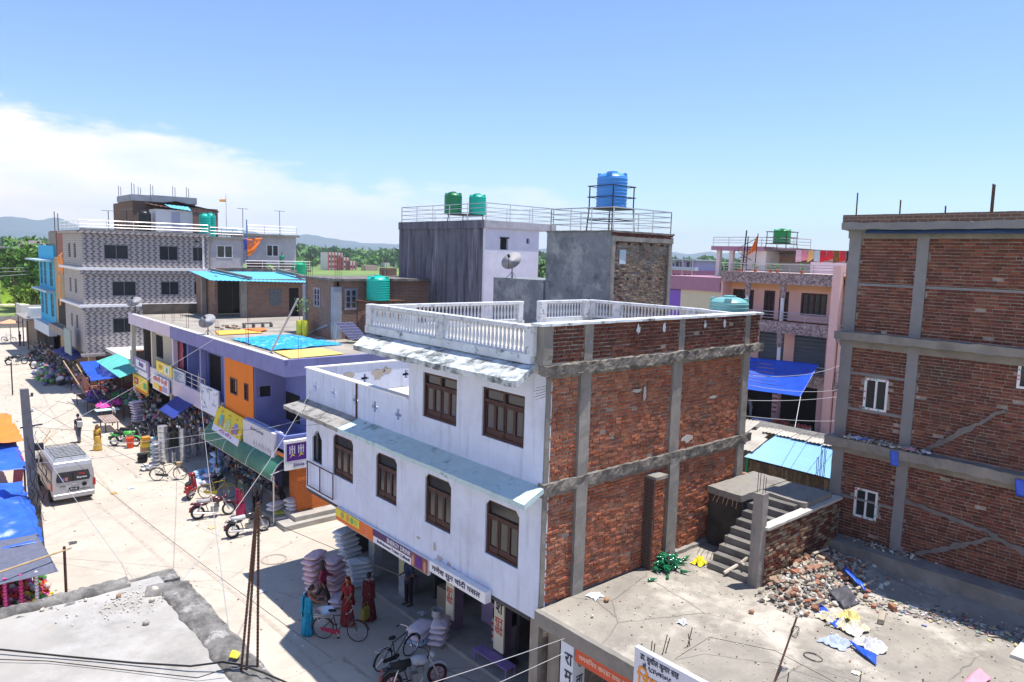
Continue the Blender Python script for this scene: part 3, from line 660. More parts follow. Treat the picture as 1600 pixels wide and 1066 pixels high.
for a, b, h in ((17.0, 9.4, .5), (17.12, 9.4, .42), (17.0, 9.56, .7), (17.12, 9.56, .6)): MB().tube([(a, b, 6.0), (a+.01, b, 6.06+h)], .009, 5).build('rebar', rebar_m, CP)

# ================================================================== RIGHT BRICK BUILDING
RB = wthing('brick_building', (21.6, 8, 0), 'tall unfinished red brick building with concrete frame at the right', 'building')
X = 21.6
w = MB(); wins = [(8.33, 8.99, 7.85, 8.78), (8.34, 9.0, 4.6, 5.48), (4.3, 5.26, 9.05, 9.70)]
w.wall('x', X+.03, X+.25, -3, 9.75, 3.0, 13.1, wins); w.box(X+.25, X+9, 9.5, 9.75, 3, 13.1)
w.build('wall_backing', mortar, RB)
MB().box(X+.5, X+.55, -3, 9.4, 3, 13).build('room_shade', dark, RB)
frame_m = M('frame_concrete', (.22, .22, .23), var=.12, bump=.35, stain=[((.24, .23, .22), 1.2, .5, .7, .6)])
def rcx(y0, y1, z0, z1, pr, seed, nm='column', m=None, seg=.25, amp=.012, lock=()): MB().rough(X-pr, X+.2, y0, y1, z0, z1, seg, amp, seed, lock).build(nm, m or frame_m, RB)
rcx(9.42, 9.76, 3.6, 13.1, .04, 1); rcx(7.6, 7.9, 3.6, 13.1, .04, 2); rcx(3.0, 3.3, 3.6, 13.1, .04, 3)
for i, (z0, z1, pr) in enumerate([(13.04, 13.24, .42), (9.86, 10.08, .34), (6.68, 6.94, .42)]):
    rcx(-3, 9.86, z0, z1, pr, 10+i, 'floor_slab', conc if i else frame_m, .14, .03)
    rcx(-3, 9.8, z0-.24, z0+.02, .03, 20+i, 'beam', conc, .14, .015)
MB().rough(X-.7, X+.2, -3, 9.8, 3.3, 3.92, .2, .03, 44).build('plinth', conc, RB)
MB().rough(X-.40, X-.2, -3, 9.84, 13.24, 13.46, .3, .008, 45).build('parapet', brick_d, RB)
for i, (z0, z1) in enumerate([(11.44, 11.51), (8.84, 8.90), (7.77, 7.84), (5.1, 5.16)]): MB().rough(X-.012, X+.1, 7.9 if i else -3, 9.42, z0, z1, .15, .008, 46+i).build('tie_band', frame_m, RB)
# diagonal cement smears where a stair once met the wall
sm = M('cement_smear', (.17, .155, .15), var=.2, bump=.8)
for (a, b, c, d) in ((7.46, 6.8, 5.44, 8.45), (7.3, 3.95, 5.3, 5.1), (5.3, 5.1, 2.5, 4.2), (8.0, 5.5, 5.3, 5.15)):
    L = Vector((0, c-a, d-b)); m = MB(); up = Vector((0, -L.z, L.y)).normalized()
    if up.z < 0: up = -up
    def fn(u, v, a=a, b=b, L=L, up=up):
        e = .08*noise.noise(Vector((u*14, v*2, a)))
        return Vector((X-.032-.012*abs(noise.noise(Vector((u*30, v*5, 0)))), a, b))+L*u+up*((v-.5)*.11+e)
    m.grid(fn, 26, 3); o = m.build('cement_smear', sm, RB); s_ = o.modifiers.new('t', 'SOLIDIFY'); s_.thickness = .02
pr_ = []
for (z0, z1) in ((10.1, 12.8), (6.96, 9.62), (3.9, 6.44)):
    pr_ += [(7.9, 9.42, z0, z1), (3.3, 7.6, z0, z1), (-1.5, 3.0, z0, z1)]
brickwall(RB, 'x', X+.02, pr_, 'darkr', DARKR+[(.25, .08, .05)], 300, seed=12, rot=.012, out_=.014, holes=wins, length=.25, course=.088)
tarp_b = M('blue_tarpaulin', (.02, .09, .55), rough=.35, var=.15, sc=1.2, bump=.3, bsc=6, spec=.5)
for i, (y0, y1, z0, z1) in enumerate(wins):
    fm = flat('white_upvc', (.72, .74, .76)); f = MB(); t = .06
    f.box(X-.02, X+.08, y0, y0+t, z0, z1).box(X-.02, X+.08, y1-t, y1, z0, z1).box(X-.02, X+.08, y0+t, y1-t, z0, z0+t).box(X-.02, X+.08, y0+t, y1-t, z1-t, z1)
    wd = f.build('window', fm, RB)
    MB().box(X-.01, X+.06, (y0+y1)/2-.025, (y0+y1)/2+.025, z0+t, z1-t).build('mullion', fm, wd)
    for a, b in ((y0+t, (y0+y1)/2-.025), ((y0+y1)/2+.025, y1-t)): MB().box(X+.03, X+.04, a, b, z0+t, z1-t).build('pane', glass, wd)
    rn = random.Random(i)
    for k in range(14):
        s = rn.choice([0, 1]); c = flat('sticker_%d' % (k % 2), [(.6, .1, .12), (.05, .45, .35)][k % 2])
        yy = rn.choice((y0+.03, y1-.03)) if s else rn.uniform(y0, y1); zz = rn.uniform(z0, z1) if s else rn.choice((z0+.03, z1-.03))
        MB().box(X-.024, X-.02, yy-.02, yy+.02, zz-.02, zz+.02).build('sticker', c, wd)
cloth('tarpaulin_flap', [(X-.3, 9.2, 13.03), (X-.3, 2.0, 13.03), (X-.34, 2.0, 12.9), (X-.34, 9.2, 12.93)], M('dark_tarpaulin', (.02, .05, .13), rough=.4), RB, 30, 3, 0, .04)
for i, (y, z) in enumerate([(7.95, 6.9), (4.95, 6.85)]): cloth('cloth_strip', [(X-.48, y, z), (X-.46, y-.2, z), (X-.46, y-.25, z-.42), (X-.47, y-.05, z-.4)], tarp_b, RB, 6, 8, 0, .05, seed=i)
for y, h in ((9.6, .65), (8.4, .4), (7.25, .2), (6.2, .72), (6.16, .7), (5.0, .15), (3.9, .75)): MB().tube([(X-.1, y, 13.2), (X-.1, y+.01, 13.46+h)], .02, 5).build('rebar', rebar_m, RB)
# ================================================================== ROOF TOP TOWERS
t1m = M('streaked_cement_render', (.13, .135, .175), var=.15, bump=.25, streak=[((.34, .34, .42), 2.6, .56, .70, .6), ((.04, .04, .055), 3.5, .50, .66, .8)], stain=[((.1, .1, .13), .7, .45, .65, .5)])
pinkw = M('pale_lilac_wash', (.70, .66, .76), var=.06, bump=.1, stain=[((.85, .84, .88), .7, .5, .7, .6), ((.45, .42, .5), 1.6, .66, .78, .5)])
T1 = wthing('water_tank_tower', (27, 36, 0), 'streaked grey stairhead block with a pale lilac side and two green tanks on top', 'building')
w = MB(); w.box(25.6, 29.75, 32.05, 40.74, 0, 13.75); w.cur = 0; w.build('wall', t1m, T1)
m = MB(); m.wall('y', 31.9, 32.05, 25.62, 29.75, 0, 13.55, [(26.75, 27.35, 12.35, 13.0), (28.75, 29.0, 12.75, 13.05)]); m.build('side_wall', pinkw, T1)
MB().box(25.55, 31.0, 31.75, 40.74, 13.55, 13.95).build('roof_slab', M('slab_edge', (.45, .43, .47), var=.2, stain=[(BLK, 1.5, .6, .7, .6)]), T1)
MB().box(25.53, 25.56, 31.9, 40.74, 13.5, 13.96).build('slab_face', t1m, T1)
MB().box(26.7, 27.4, 31.87, 31.9, 12.98, 13.06).box(26.8, 27.3, 32.03, 32.045, 12.35, 13.0).build('window_opening', dark, T1)
rail('railing', [(25.7, 40.6, 13.95), (25.7, 31.9, 13.95), (30.9, 31.9, 13.95)], .95, (.95, .7, .45, .2), T1, steel, 1.7, .02)
rail('railing', [(30.9, 31.9, 13.95), (30.9, 40.6, 13.95), (25.7, 40.6, 13.95)], .95, (.95, .7, .45, .2), T1, steel, 2.2, .02)
T2 = wthing('stairhead_block', (24, 22, 0), 'cement rendered roof stairhead with an unplastered brick side and a blue tank above', 'building')
t2m = M('patchy_cement_render', (.19, .21, .235), var=.15, bump=.4, stain=[((.36, .38, .39), .8, .5, .6, .7), ((.08, .09, .105), 1.3, .50, .66, .75), ((.45, .46, .47), 3, .62, .74, .5)])
MB().box(22.8, 26.8, 20.1, 23.92, 0, 13.1).build('wall', t2m, T2)
MB().rough(22.78, 26.9, 19.98, 23.95, 13.1, 13.18, .3, .02, 3).build('roof_slab', conc_d, T2)
brickwall(T2, 'y', 20.1, [(22.98, 26.6, 10.2, 12.75), (22.98, 26.6, 7.5, 10.2)], 'mud', MUD, 120, seed=21, rot=.05, out_=.03, course=.085, holes=[(23.35, 23.75, 11.8, 12.4)])
brickwall(T2, 'y', 20.02, [(22.85, 26.85, 12.92, 13.12)], 'dark', DARKR, 0, seed=22, rot=.04)
MB().rough(22.8, 26.85, 19.98, 20.1, 12.75, 12.94, .3, .02, 4).build('beam', conc_l, T2)
MB().rough(22.82, 22.98, 20.0, 20.12, 8, 12.75, .3, .01, 5).rough(26.6, 26.8, 20.0, 20.12, 8, 12.75, .3, .01, 6).build('column', conc_l, T2)
MB().box(23.35, 23.75, 20.07, 20.09, 11.8, 12.4).build('window_opening', M('pale_blue_curtain', (.5, .58, .65)), T2)
for i in range(5):
    for z in (12.62, 11.15): MB().box(23.1+i*.75, 23.2+i*.75, 20.03, 20.07, z, z+.08).build('putlog_hole', dark, T2)
rail('railing', [(22.9, 23.8, 13.18), (22.9, 20.1, 13.18), (26.75, 20.1, 13.18)], .95, (.95, .72, .5, .28), T2, steel, 1.25, .02)
rail('railing', [(26.75, 20.1, 13.18), (26.75, 23.8, 13.18), (22.9, 23.8, 13.18)], .95, (.95, .72, .5, .28), T2, steel, 1.9, .02)
MBk = wthing('stair_block', (23, 25.5, 0), 'plain grey rendered wall block between the two rooftop towers', 'building')
MB().box(22.7, 25.5, 23.95, 27.5, 0, 10.95).build('wall', t2m, MBk)
MB().box(24.2, 24.9, 23.95, 24.6, 10.95, 11.15).build('curb', whitep, MBk)
# ---- water tanks
def tank(loc, r, h, c, label, ribs=9, group='plastic water tanks on the roofs', name='water_tank'):
    mt = flat('tank_%s' % ('%.2f_%.2f_%.2f' % c), c, rough=.38, spec=.4)
    t = wthing(name, loc, label, 'water tank', group); prof = [(r*.98, 0)]
    for i in range(ribs):
        z = h*.86*(i+.5)/ribs; d = h*.86/ribs
        prof += [(r*.965, z-d*.45), (r, z-d*.2), (r, z+d*.2), (r*.965, z+d*.42)]
    prof += [(r*.97, h*.87), (r*.86, h*.93), (r*.5, h*.985), (r*.28, h)]
    MB().lathe(loc, prof, 26).build('shell', mt, t, smooth='auto')
    MB().lathe((loc[0], loc[1], loc[2]+h*.98), [(r*.34, 0), (r*.34, h*.05), (r*.1, h*.065), (.001, h*.065)], 18).build('lid', mt, t, smooth='auto')
    for k in range(4):
        a = k*math.pi/2+.5; MB().obox((loc[0]+r*.84*math.cos(a), loc[1]+r*.84*math.sin(a), loc[2]+h*.93), (r*.2, r*.35, h*.1), RZ(a)).build('lug', mt, t, bevel=.01)
    return t
def frame_stand(loc, w_, h, label, over=0, group='tank stands'):
    t = wthing('tank_stand', loc, label, 'stand', group); x, y, z = loc; a = w_/2
    for i, j in ((-1, -1), (1, -1), (1, 1), (-1, 1)):
        MB().tube([(x+i*a, y+j*a, z), (x+i*a*.92, y+j*a*.92, z+h)]+([(x+i*a*.92, y+j*a*.92, z+h+over)] if over else []), .03, 5).build('leg', iron, t)
    MB().box(x-a, x+a, y-a, y+a, z+h-.05, z+h).build('platform', iron, t)
    m = MB()
    for zz in ([z+h*.5] if h > 1 else [])+([z+h+over, z+h+over*.5] if over else []):
        m.tube([(x-a, y-a, zz), (x+a, y-a, zz), (x+a, y+a, zz), (x-a, y+a, zz)], .022, 5, closed=True)
    if m.v: m.build('brace', iron, t)
    return t
def at_ray(px, py, dist): pass
# left pair stands on a steel stand on tower one, blue one on its tall stand
frame_stand((27.5, 36.2, 13.95), 1.6, .5, 'low steel stand carrying the pair of green tanks'); frame_stand((24.75, 21.9, 13.18), 1.5, 1.05, 'tall black steel stand caging the blue tank', .95)
tank((26.95, 36.75, 14.46), .55, 1.32, (.01, .19, .075), 'dark green water tank, left one of the pair on the grey tower')
tank((27.95, 35.6, 14.46), .53, 1.24, (.0, .38, .27), 'turquoise green water tank, right one of the pair on the grey tower')
tank((24.75, 21.9, 14.24), .68, 1.55, (.06, .27, .72), 'blue water tank on a tall black stand above the roof')
tank((22.15, 14.0, 9.5), .66, 1.32, (.16, .38, .38), 'pale teal water tank showing behind the brick parapet')
# ================================================================== PURPLE AND ORANGE SHOP ROW
purple = M('periwinkle_wall', (.21, .22, .43), var=.1, bump=.1, streak=[((.10, .10, .22), 3, .6, .78, .6)])
blueish = M('blue_wall', (.18, .22, .50), var=.05, bump=.1)
orange = M('orange_wall', (.74, .20, .02), var=.03, bump=.08)
creamw = M('cream_wall', (.60, .56, .46), var=.05, bump=.1)
lilacw = M('lilac_fascia', (.58, .52, .62), var=.05, bump=.1, streak=[((.4, .36, .44), 3, .6, .8, .5)])
roofc = M('flat_roof_screed', (.30, .27, .23), var=.2, sc=.5, bump=.2, stain=[((.16, .15, .13), .6, .5, .65, .6), ((.5, .46, .4), .35, .52, .66, .6)])
P = wthing('shop_row', (13.3, 32, 0), 'long two storey shop row painted purple with an orange panel', 'building')
MB().box(13.45, 27, 30.5, 57, 6.38, 7.02).build('roof_slab', roofc, P)
MB().box(13.28, 13.46, 30.42, 47.2, 6.38, 7.15).box(13.46, 27, 30.42, 30.62, 6.38, 7.15).build('parapet', purple, P)
MB().box(13.28, 13.46, 47.2, 57, 6.42, 7.2).build('parapet', lilacw, P)
MB().box(13.25, 13.48, 30.39, 57, 7.15, 7.19).build('coping', M('chalky_coping', (.7, .7, .7), var=.1, stain=[((.2, .2, .2), 3, .58, .7, .7)]), P)
# orange block
w = MB(); w.wall('x', 13.34, 13.5, 34.05, 38.0, 3.0, 6.38, [(36.27, 37.2, 4.58, 5.42), (34.8, 35.3, 4.55, 5.4)]); w.build('wall', orange, P)
for (a, b, c, d) in [(36.27, 37.2, 4.58, 5.42), (34.8, 35.3, 4.55, 5.4)]:
    f = MB(); f.box(13.31, 13.42, a, a+.06, c, d).box(13.31, 13.42, b-.06, b, c, d).box(13.31, 13.42, a+.06, b-.06, c, c+.06).box(13.31, 13.42, a+.06, b-.06, d-.06, d).box(13.33, 13.4, (a+b)/2-.02, (a+b)/2+.02, c+.06, d-.06)
    wd = f.build('window', wood, P); MB().box(13.43, 13.44, a+.06, b-.06, c+.06, d-.06).build('pane', glass, wd)
w = MB(); w.wall('y', 34.0, 34.15, 13.34, 14.9, 3.0, 6.38, [(13.44, 14.16, 4.86, 5.38)]); w.build('wall', purple, P)
wd = MB().box(13.4, 14.2, 34.12, 34.16, 4.82, 5.42).build('window', dark, P)
# recessed upper walls
w = MB(); w.wall('x', 14.9, 15.05, 30.6, 34.05, 3.3, 6.38, [(33.5, 35.24, 3.66, 5.04)]); w.build('wall', blueish, P)
gr = MB().box(14.86, 14.9, 33.3-.9, 33.9-.1, 3.66, 5.04).build('window', dark, P)
for k in range(9): MB().tube([(14.84, 32.45+k*.165, 3.66), (14.84, 32.45+k*.165, 5.04)], .012, 4).build('bar', iron, gr)
for z in (3.7, 4.35, 5.0): MB().tube([(14.83, 32.4, z), (14.83, 33.8, z)], .014, 4).build('bar', iron, gr)
w = MB(); w.wall('x', 14.7, 14.85, 38.0, 47.3, 3.3, 6.38, [(42.5, 44.6, 3.6, 5.7), (39.0, 40.3, 3.6, 5.6)]); w.build('wall', blueish, P)
w = MB(); w.wall('x', 14.7, 14.85, 47.3, 56.9, 3.3, 6.42, [(53.9, 55.85, 4.1, 5.72), (48.0, 48.9, 3.5, 5.6)]); w.build('wall', creamw, P)
for a, b, c, d in ((42.5, 44.6, 3.6, 5.7), (39.0, 40.3, 3.6, 5.6), (53.9, 55.85, 4.1, 5.72), (48.0, 48.9, 3.5, 5.6)):
    g = MB().box(14.78, 14.8, a, b, c, d).build('door', dark, P)
    for k in range(int((b-a)/.22)): MB().tube([(14.74, a+.11+k*.22, c), (14.74, a+.11+k*.22, d)], .014, 4).build('bar', iron, g)
for y, m_ in ((47.0, lilacw), (41.9, purple), (38.1, purple), (51.6, creamw), (56.7, creamw), (34.2, purple)): MB().box(13.36, 13.62, y-.13, y+.13, 3.3, 6.4).build('column', m_, P)
MB().box(13.62, 14.7, 44.95, 45.1, 3.3, 6.4).box(13.62, 14.7, 47.18, 47.3, 3.3, 6.4).build('wall', blueish, P)
cloth('curtain', [(13.7, 47.05, 6.2), (13.75, 46.2, 6.2), (13.75, 46.2, 4.2), (13.7, 47.05, 4.2)], flat('maroon_cloth', (.35, .08, .12)), P, 12, 8, 0, .06)
# floor slab, balcony
MB().box(13.28, 27, 38.05, 57, 2.95, 3.3).box(14.2, 27, 30.5, 38.05, 2.95, 3.3).box(12.9, 14.2, 29.6, 34.0, 3.1, 3.3).build('floor_slab', purple, P)
MB().box(13.26, 13.4, 38.3, 47.1, 2.9, 3.86).build('parapet', lilacw, P)
MB().box(13.26, 13.4, 47.1, 51.7, 2.9, 4.0).build('parapet', M('white_parapet', (.66, .64, .66)), P)
MB().box(13.26, 13.4, 51.7, 56.9, 2.9, 3.6).build('parapet', creamw, P)
MB().box(12.9, 13.02, 29.55, 34.05, 3.15, 3.95).box(13.02, 15.0, 29.55, 29.67, 3.15, 3.95).build('parapet', blueish, P)
MB().box(12.88, 15.0, 29.5, 34.0, 2.98, 3.12).build('balcony_edge', orange, P)
rail('railing', [(13.33, 41.1, 3.86), (13.33, 46.7, 3.86)], .82, (.82, .55, .28), P, steel, 1.1, .02)
# interior and ground floor
MB().box(18.0, 18.2, 30.6, 57, 0, 6.4).box(14.9, 18, 38.0, 38.15, 0, 6.4).box(14.9, 18, 47.2, 47.35, 0, 6.4).box(14.9, 18, 43, 43.12, 0, 3).box(14.9, 18, 51.5, 51.65, 0, 3).box(14.9, 27, 56.85, 57, 0, 6.4).box(14.9, 18, 30.55, 30.7, 0, 3.3).build('inner_wall', M('dim_inner_wall', (.12, .12, .15)), P)
MB().box(26.8, 27, 30.6, 57, 0, 6.4).build('rear_wall', purple, P)
for y, m_ in ((55.8, creamw), (51.0, creamw), (47.6, whitep), (44.2, lilacw), (40.9, lilacw), (37.9, purple), (34.2, purple)): MB().box(14.3, 14.68, y-.2, y+.2, 0, 2.95).build('column', m_, P)
cladm = brickmat('orange_cladding', (.62, .17, .03), (.55, .14, .025), (.28, .08, .02), bw=.24, rh=.075, ms=.008, grime=.1)
MB().box(13.5, 15.1, 29.62, 30.5, .3, 3.0).build('pillar', cladm, P)
MB().box(12.5, 15.3, 28.72, 31.2, -.05, .22).box(13.1, 15.3, 29.0, 31.4, .22, .42).build('step', M('step_concrete', (.36, .34, .31), var=.2), P)
MB().box(14.0, 18, 31.4, 56.8, -.05, .12).build('plinth', M('plinth_concrete', (.3, .3, .3)), P)
shut = flat('rolling_shutter_blue', (.10, .16, .28), rough=.4)
for k, (y0, y1) in enumerate(((55.6, 51.3), (50.8, 47.9), (47.3, 44.5), (44.0, 41.2), (40.6, 38.2), (37.6, 34.5), (34, 31))):
    c = wthing('shop_shelf', (16.4, y1, .1), 'stocked shelf deep in the purple shop row, bay number %s from the near end' % ORD[6-k], 'shelf', 'shelves in the purple shop row')
    shelf_goods(16.6, 16.9, min(y0, y1)+.1, max(y0, y1)-.1, .15, 80+k, c, 5, .52)
# dishes on the roof edge
def dish(loc, r, az, el, label, c=(.36, .36, .38)):
    t = wthing('satellite_dish', loc, label, 'satellite dish', 'satellite dishes on the roofs'); x, y, z = loc
    Mr = RZ(az)@RX(el); cc = Vector((x, y, z+.25+r))
    m = MB(); m.lathe(cc, [(r*q/8, .22*r*(q/8)**2) for q in range(0, 9)][1:], 24, Mr); m.lathe(cc, [(.001, 0), (r/8, .0034*r)], 24, Mr)
    o = m.build('reflector', flat('dish_grey', c, rough=.4), t, smooth=True); s_ = o.modifiers.new('t', 'SOLIDIFY'); s_.thickness = .012
    f = cc+Mr@Vector((0, 0, r*.9)); MB().tube([cc+Mr@Vector((0, -r*.9, .2*r)), f], .012, 5).build('arm', iron, t)
    MB().obox(f, (.09, .09, .16), Mr).build('receiver', iron, t)
    MB().tube([(x, y, z), (x, y, z+.25+r*.6), cc], .025, 6).build('mast', iron, t)
    for k in range(3): MB().tube([(x, y, z+.3), (x+.28*math.cos(2.1*k), y+.28*math.sin(2.1*k), z)], .012, 4).build('stay', iron, t)
    return t
dish((13.62, 41.3, 7.15), .48, R(-50), R(48), 'grey satellite dish on the purple roof edge'); dish((13.6, 56.4, 7.18), .5, R(-50), R(40), 'satellite dish on the far white end of the shop row roof')
dish((23.1, 26.6, 10.95), .52, R(-70), R(52), 'white satellite dish tilted on the wall between the rooftop towers', (.45, .45, .45))
# things on the purple roof
bt = M('sky_blue_tarpaulin', (.03, .33, .70), rough=.4, var=.35, sc=2.5, bump=1, bsc=5, patch=[((.3, .6, .8), 3, .56, .62, .7)])
def tagc(o, cat): o['category'] = cat; return o
tagc(cloth('tarpaulin', [(14.3, 39.7, 7.08), (18.0, 40.5, 7.08), (18.5, 34.9, 7.08), (14.3, 34.2, 7.08)], bt, None, 60, 50, 0, .13, 1.9, 3, label='crumpled bright blue tarpaulin spread over the purple roof'), 'tarpaulin')
grain = M('drying_grain', (.78, .52, .16), var=.1, sc=4, bump=.5, bsc=40)
tagc(cloth('grain_mat', [(14.3, 34.0, 7.06), (16.8, 33.98, 7.06), (16.8, 31.6, 7.06), (13.95, 31.3, 7.06)], grain, None, 16, 16, 0, .02, 1.5, 4, label='rectangle of yellow grain drying on the near corner of the purple roof'), 'grain')
tagc(cloth('grain_mat', [(14.9, 44.0, 7.06), (17.2, 44.0, 7.06), (17.0, 41.9, 7.06), (14.4, 41.9, 7.06)], M('drying_maize', (.80, .42, .08), var=.1, sc=4, bump=.4), None, 16, 16, 0, .02, 1.5, 5, label='orange yellow grain drying behind the satellite dish'), 'grain')
tagc(cloth('cloth', [(16.6, 44.2, 7.1), (17.9, 43.8, 7.1), (17.7, 42.9, 7.1), (16.9, 42.4, 7.1)], flat('orange_cloth', (.75, .2, .05)), None, 12, 12, 0, .1, 1.5, 6, label='crumpled orange cloth at the corner of the grain mat'), 'cloth')
t = wthing('pole', (13.75, 33.1, 7.1), 'long pale pole leaning over the purple roof edge', 'pole'); MB().tube([(13.74, 33.05, 7.1), (14.6, 31.9, 9.75)], .05, 8).build('shaft', M('aluminium_pole', (.45, .46, .48), metal=.3, rough=.4), t); MB().box(13.66, 13.82, 32.95, 33.15, 7.02, 7.12).build('foot', iron, t)
pm = flat('yellow_sacking', (.70, .60, .05))
for i, (x, y) in enumerate([(18.35, 39.9), (18.8, 40.1), (18.55, 39.55)]):
    t = wthing('plant_pot', (x, y, 7.02), ['yellow sack pot with a green seedling, left one of three', 'yellow sack pot with a green seedling, right one of three', 'yellow sack pot with a green seedling, front one of three'][i], 'pot', 'yellow pots by the brick room')
    MB().lathe((x, y, 7.02), [(.15, 0), (.2, .3), (.19, .85), (.17, .9)], 12).build('sack_pot', pm, t, smooth='auto')
    MB().tube([(x, y, 7.9), (x+.03, y, 8.5), (x-.02, y, 9.0)], .015, 4).build('stem', flat('stem_green', (.12, .16, .05)), t)
    m = MB(); rn = random.Random(i)
    for k in range(26):
        a = rn.uniform(0, 6.28); r_ = rn.uniform(.05, .35); c = Vector((x+r_*math.cos(a), y+r_*math.sin(a), 8.6+rn.uniform(-.3, .6))); m.obox(c, (.12, .05, .01), RZ(a)@RY(rn.uniform(-1, 1)))
    m.build('leaves', flat('seedling_green', (.15, .30, .07)), t, kind='stuff')
t = wthing('cradle', (18, 45.3, 7.0), 'low grey wooden rack lying on the flat roof', 'rack'); MB().box(17.0, 18.9, 45.2, 45.3, 7.25, 7.33).build('plank', conc_d, t)
for x in (17.1, 17.7, 18.3, 18.85): MB().box(x, x+.08, 45.1, 45.45, 7.02, 7.25).build('leg', conc_d, t)
rn = random.Random(3); bvs = brick_variants('mud', MUD)
for i in range(16): o = obj_from(rn.choice(bvs), 'loose_brick', None, (15.6+rn.uniform(0, 1.6), 44.6+i*.15, 7.07), (0, 0, rn.uniform(0, 3))); tag(o, 'loose brick in the row lying on the purple building roof', 'brick', 'loose bricks on the purple roof')
t = wthing('solar_panel', (19.3, 35.6, 7.05), 'pair of solar panels tilted in front of the brick room wall', 'solar panel')
pv = brickmat('solar_cells', (.03, .035, .10), (.04, .04, .13), (.35, .36, .42), bw=.16, rh=.14, ms=.006, grime=0, off=0)
for i in range(2):
    a = Vector((18.55+i*.56, 35.9-.02*i, 8.12)); b = a+Vector((.5, 0, 0)); d = Vector((.55, -.75, -.88))
    o = MB().slab([a, b, b+d, a+d], .03, d.cross(b-a).normalized()).build('panel', pv, t); MB().tube([a, b, b+d, a+d], .018, 4, closed=True).build('panel_frame', steel, o)
MB().tube([(18.7, 36, 7.9), (18.7, 36.2, 7.02)], .02, 5).build('leg', steel, t); MB().tube([(19.5, 36, 7.9), (19.5, 36.2, 7.02)], .02, 5).build('leg', steel, t)
WH = ['left end', 'left of the door', 'right of the window', 'far right', 'left of the grain', 'by the dish', 'by the tarpaulin', 'by the rack', 'behind the rack', 'near corner']
def rebars(pts, z, h, label, group, name='rebar_bundle', n=4, s=.12, mat=None, lean=.02):
    for i, (x, y) in enumerate(pts):
        t = wthing(name, (x, y, z), label+(', '+WH[i] if len(pts) > 1 else ''), 'rebar', group); rn = random.Random(int(x*10+y))
        for k in range(n):
            a = (x+s*(k % 2), y+s*(k//2), z); MB().tube([a, (a[0]+rn.uniform(-lean, lean), a[1]+rn.uniform(-lean, lean), z+h*rn.uniform(.8, 1.1))], .011, 4).build('rebar', mat or rebar_m, t)
rebars([(14.3, 52.3), (14.2, 49.9), (15.6, 52.9), (17.5, 52), (14.0, 46.3), (14.05, 41.3), (14.0, 36.7), (18.8, 49), (16.2, 49.9), (14.2, 31.0)], 7.05, 1.0, 'rusty column bars on the purple roof', 'bars on the purple roof', n=2)
rebars([(14.05, 36.6)], 7.05, 3.0, 'tall rusty bar rising over the blue tarpaulin', None, n=1)
rebars([(18.9, 52.0)], 7.05, 2.4, 'slim bar standing before the blue roofed brick room', None, n=1)
# ---- brick room with blue metal roof on top
RA = wthing('rooftop_room', (21.5, 52, 7), 'brick room with a sky blue sheet roof on top of the shop row', 'building')
w = MB(); w.wall('y', 52.0, 52.2, 19.9, 25.2, 7.02, 9.8, [(21.65, 22.42, 7.9, 9.0), (23.1, 23.87, 7.02, 9.14)]); w.wall('x', 18.0, 18.2, 53, 57, 7.02, 10.0); w.build('wall', brick_t, RA)
MB().box(19.5, 19.92, 51.95, 52.3, 7.02, 9.8).box(17.6, 17.9, 54.5, 54.8, 7.02, 10).build('column', conc_l, RA)
wd = MB().box(21.6, 22.47, 51.97, 52.0, 7.85, 9.05).build('window', M('grey_shutter_wood', (.13, .14, .16), var=.3, sc=8), RA)
MB().box(23.1, 23.87, 52.1, 52.15, 7.02, 9.14).build('door', dark, RA); MB().box(18.5, 25, 56, 56.2, 7, 9.8).build('rear_wall', dark, RA)
bluer = M('blue_sheet_roof', (.13, .47, .70), rough=.4, var=.08, sc=.5, bump=.05)
def corr(name, A, B, C_, D, mat, parent, pitch=.2, amp=.02, nv=1, th=.01, **tg):
    A, B, C_, D = map(Vector, (A, B, C_, D)); n = int((B-A).length/pitch*4); nn = (B-A).cross(D-A).normalized()
    if nn.z < 0: nn = -nn
    m = MB(); m.grid(lambda u, v: A.lerp(B, u).lerp(D.lerp(C_, u), v)+nn*amp*math.sin(u*n*math.pi/2), n, nv)
    o = m.build(name, mat, parent, **tg); s_ = o.modifiers.new('t', 'SOLIDIFY'); s_.thickness = th; return o
corr('roof', (17.2, 51.4, 9.75), (25.9, 51.3, 9.55), (23.6, 55.2, 10.22), (17.0, 55.2, 10.25), bluer, RA, .3)
MB().rough(19.0, 23.2, 55.3, 55.6, 10.1, 10.5, .3, .06, 3).build('wall_top', brick_d, RA)
MB().slab([(18.2, 54.9, 10.5), (18.5, 55.1, 10.5), (20.3, 51.9, 9.98), (20.0, 51.7, 9.98)], .15).slab([(23.3, 54.9, 10.5), (23.6, 55.1, 10.5), (24.9, 51.9, 9.98), (24.6, 51.7, 9.98)], .15).build('kerb', conc_d, RA)
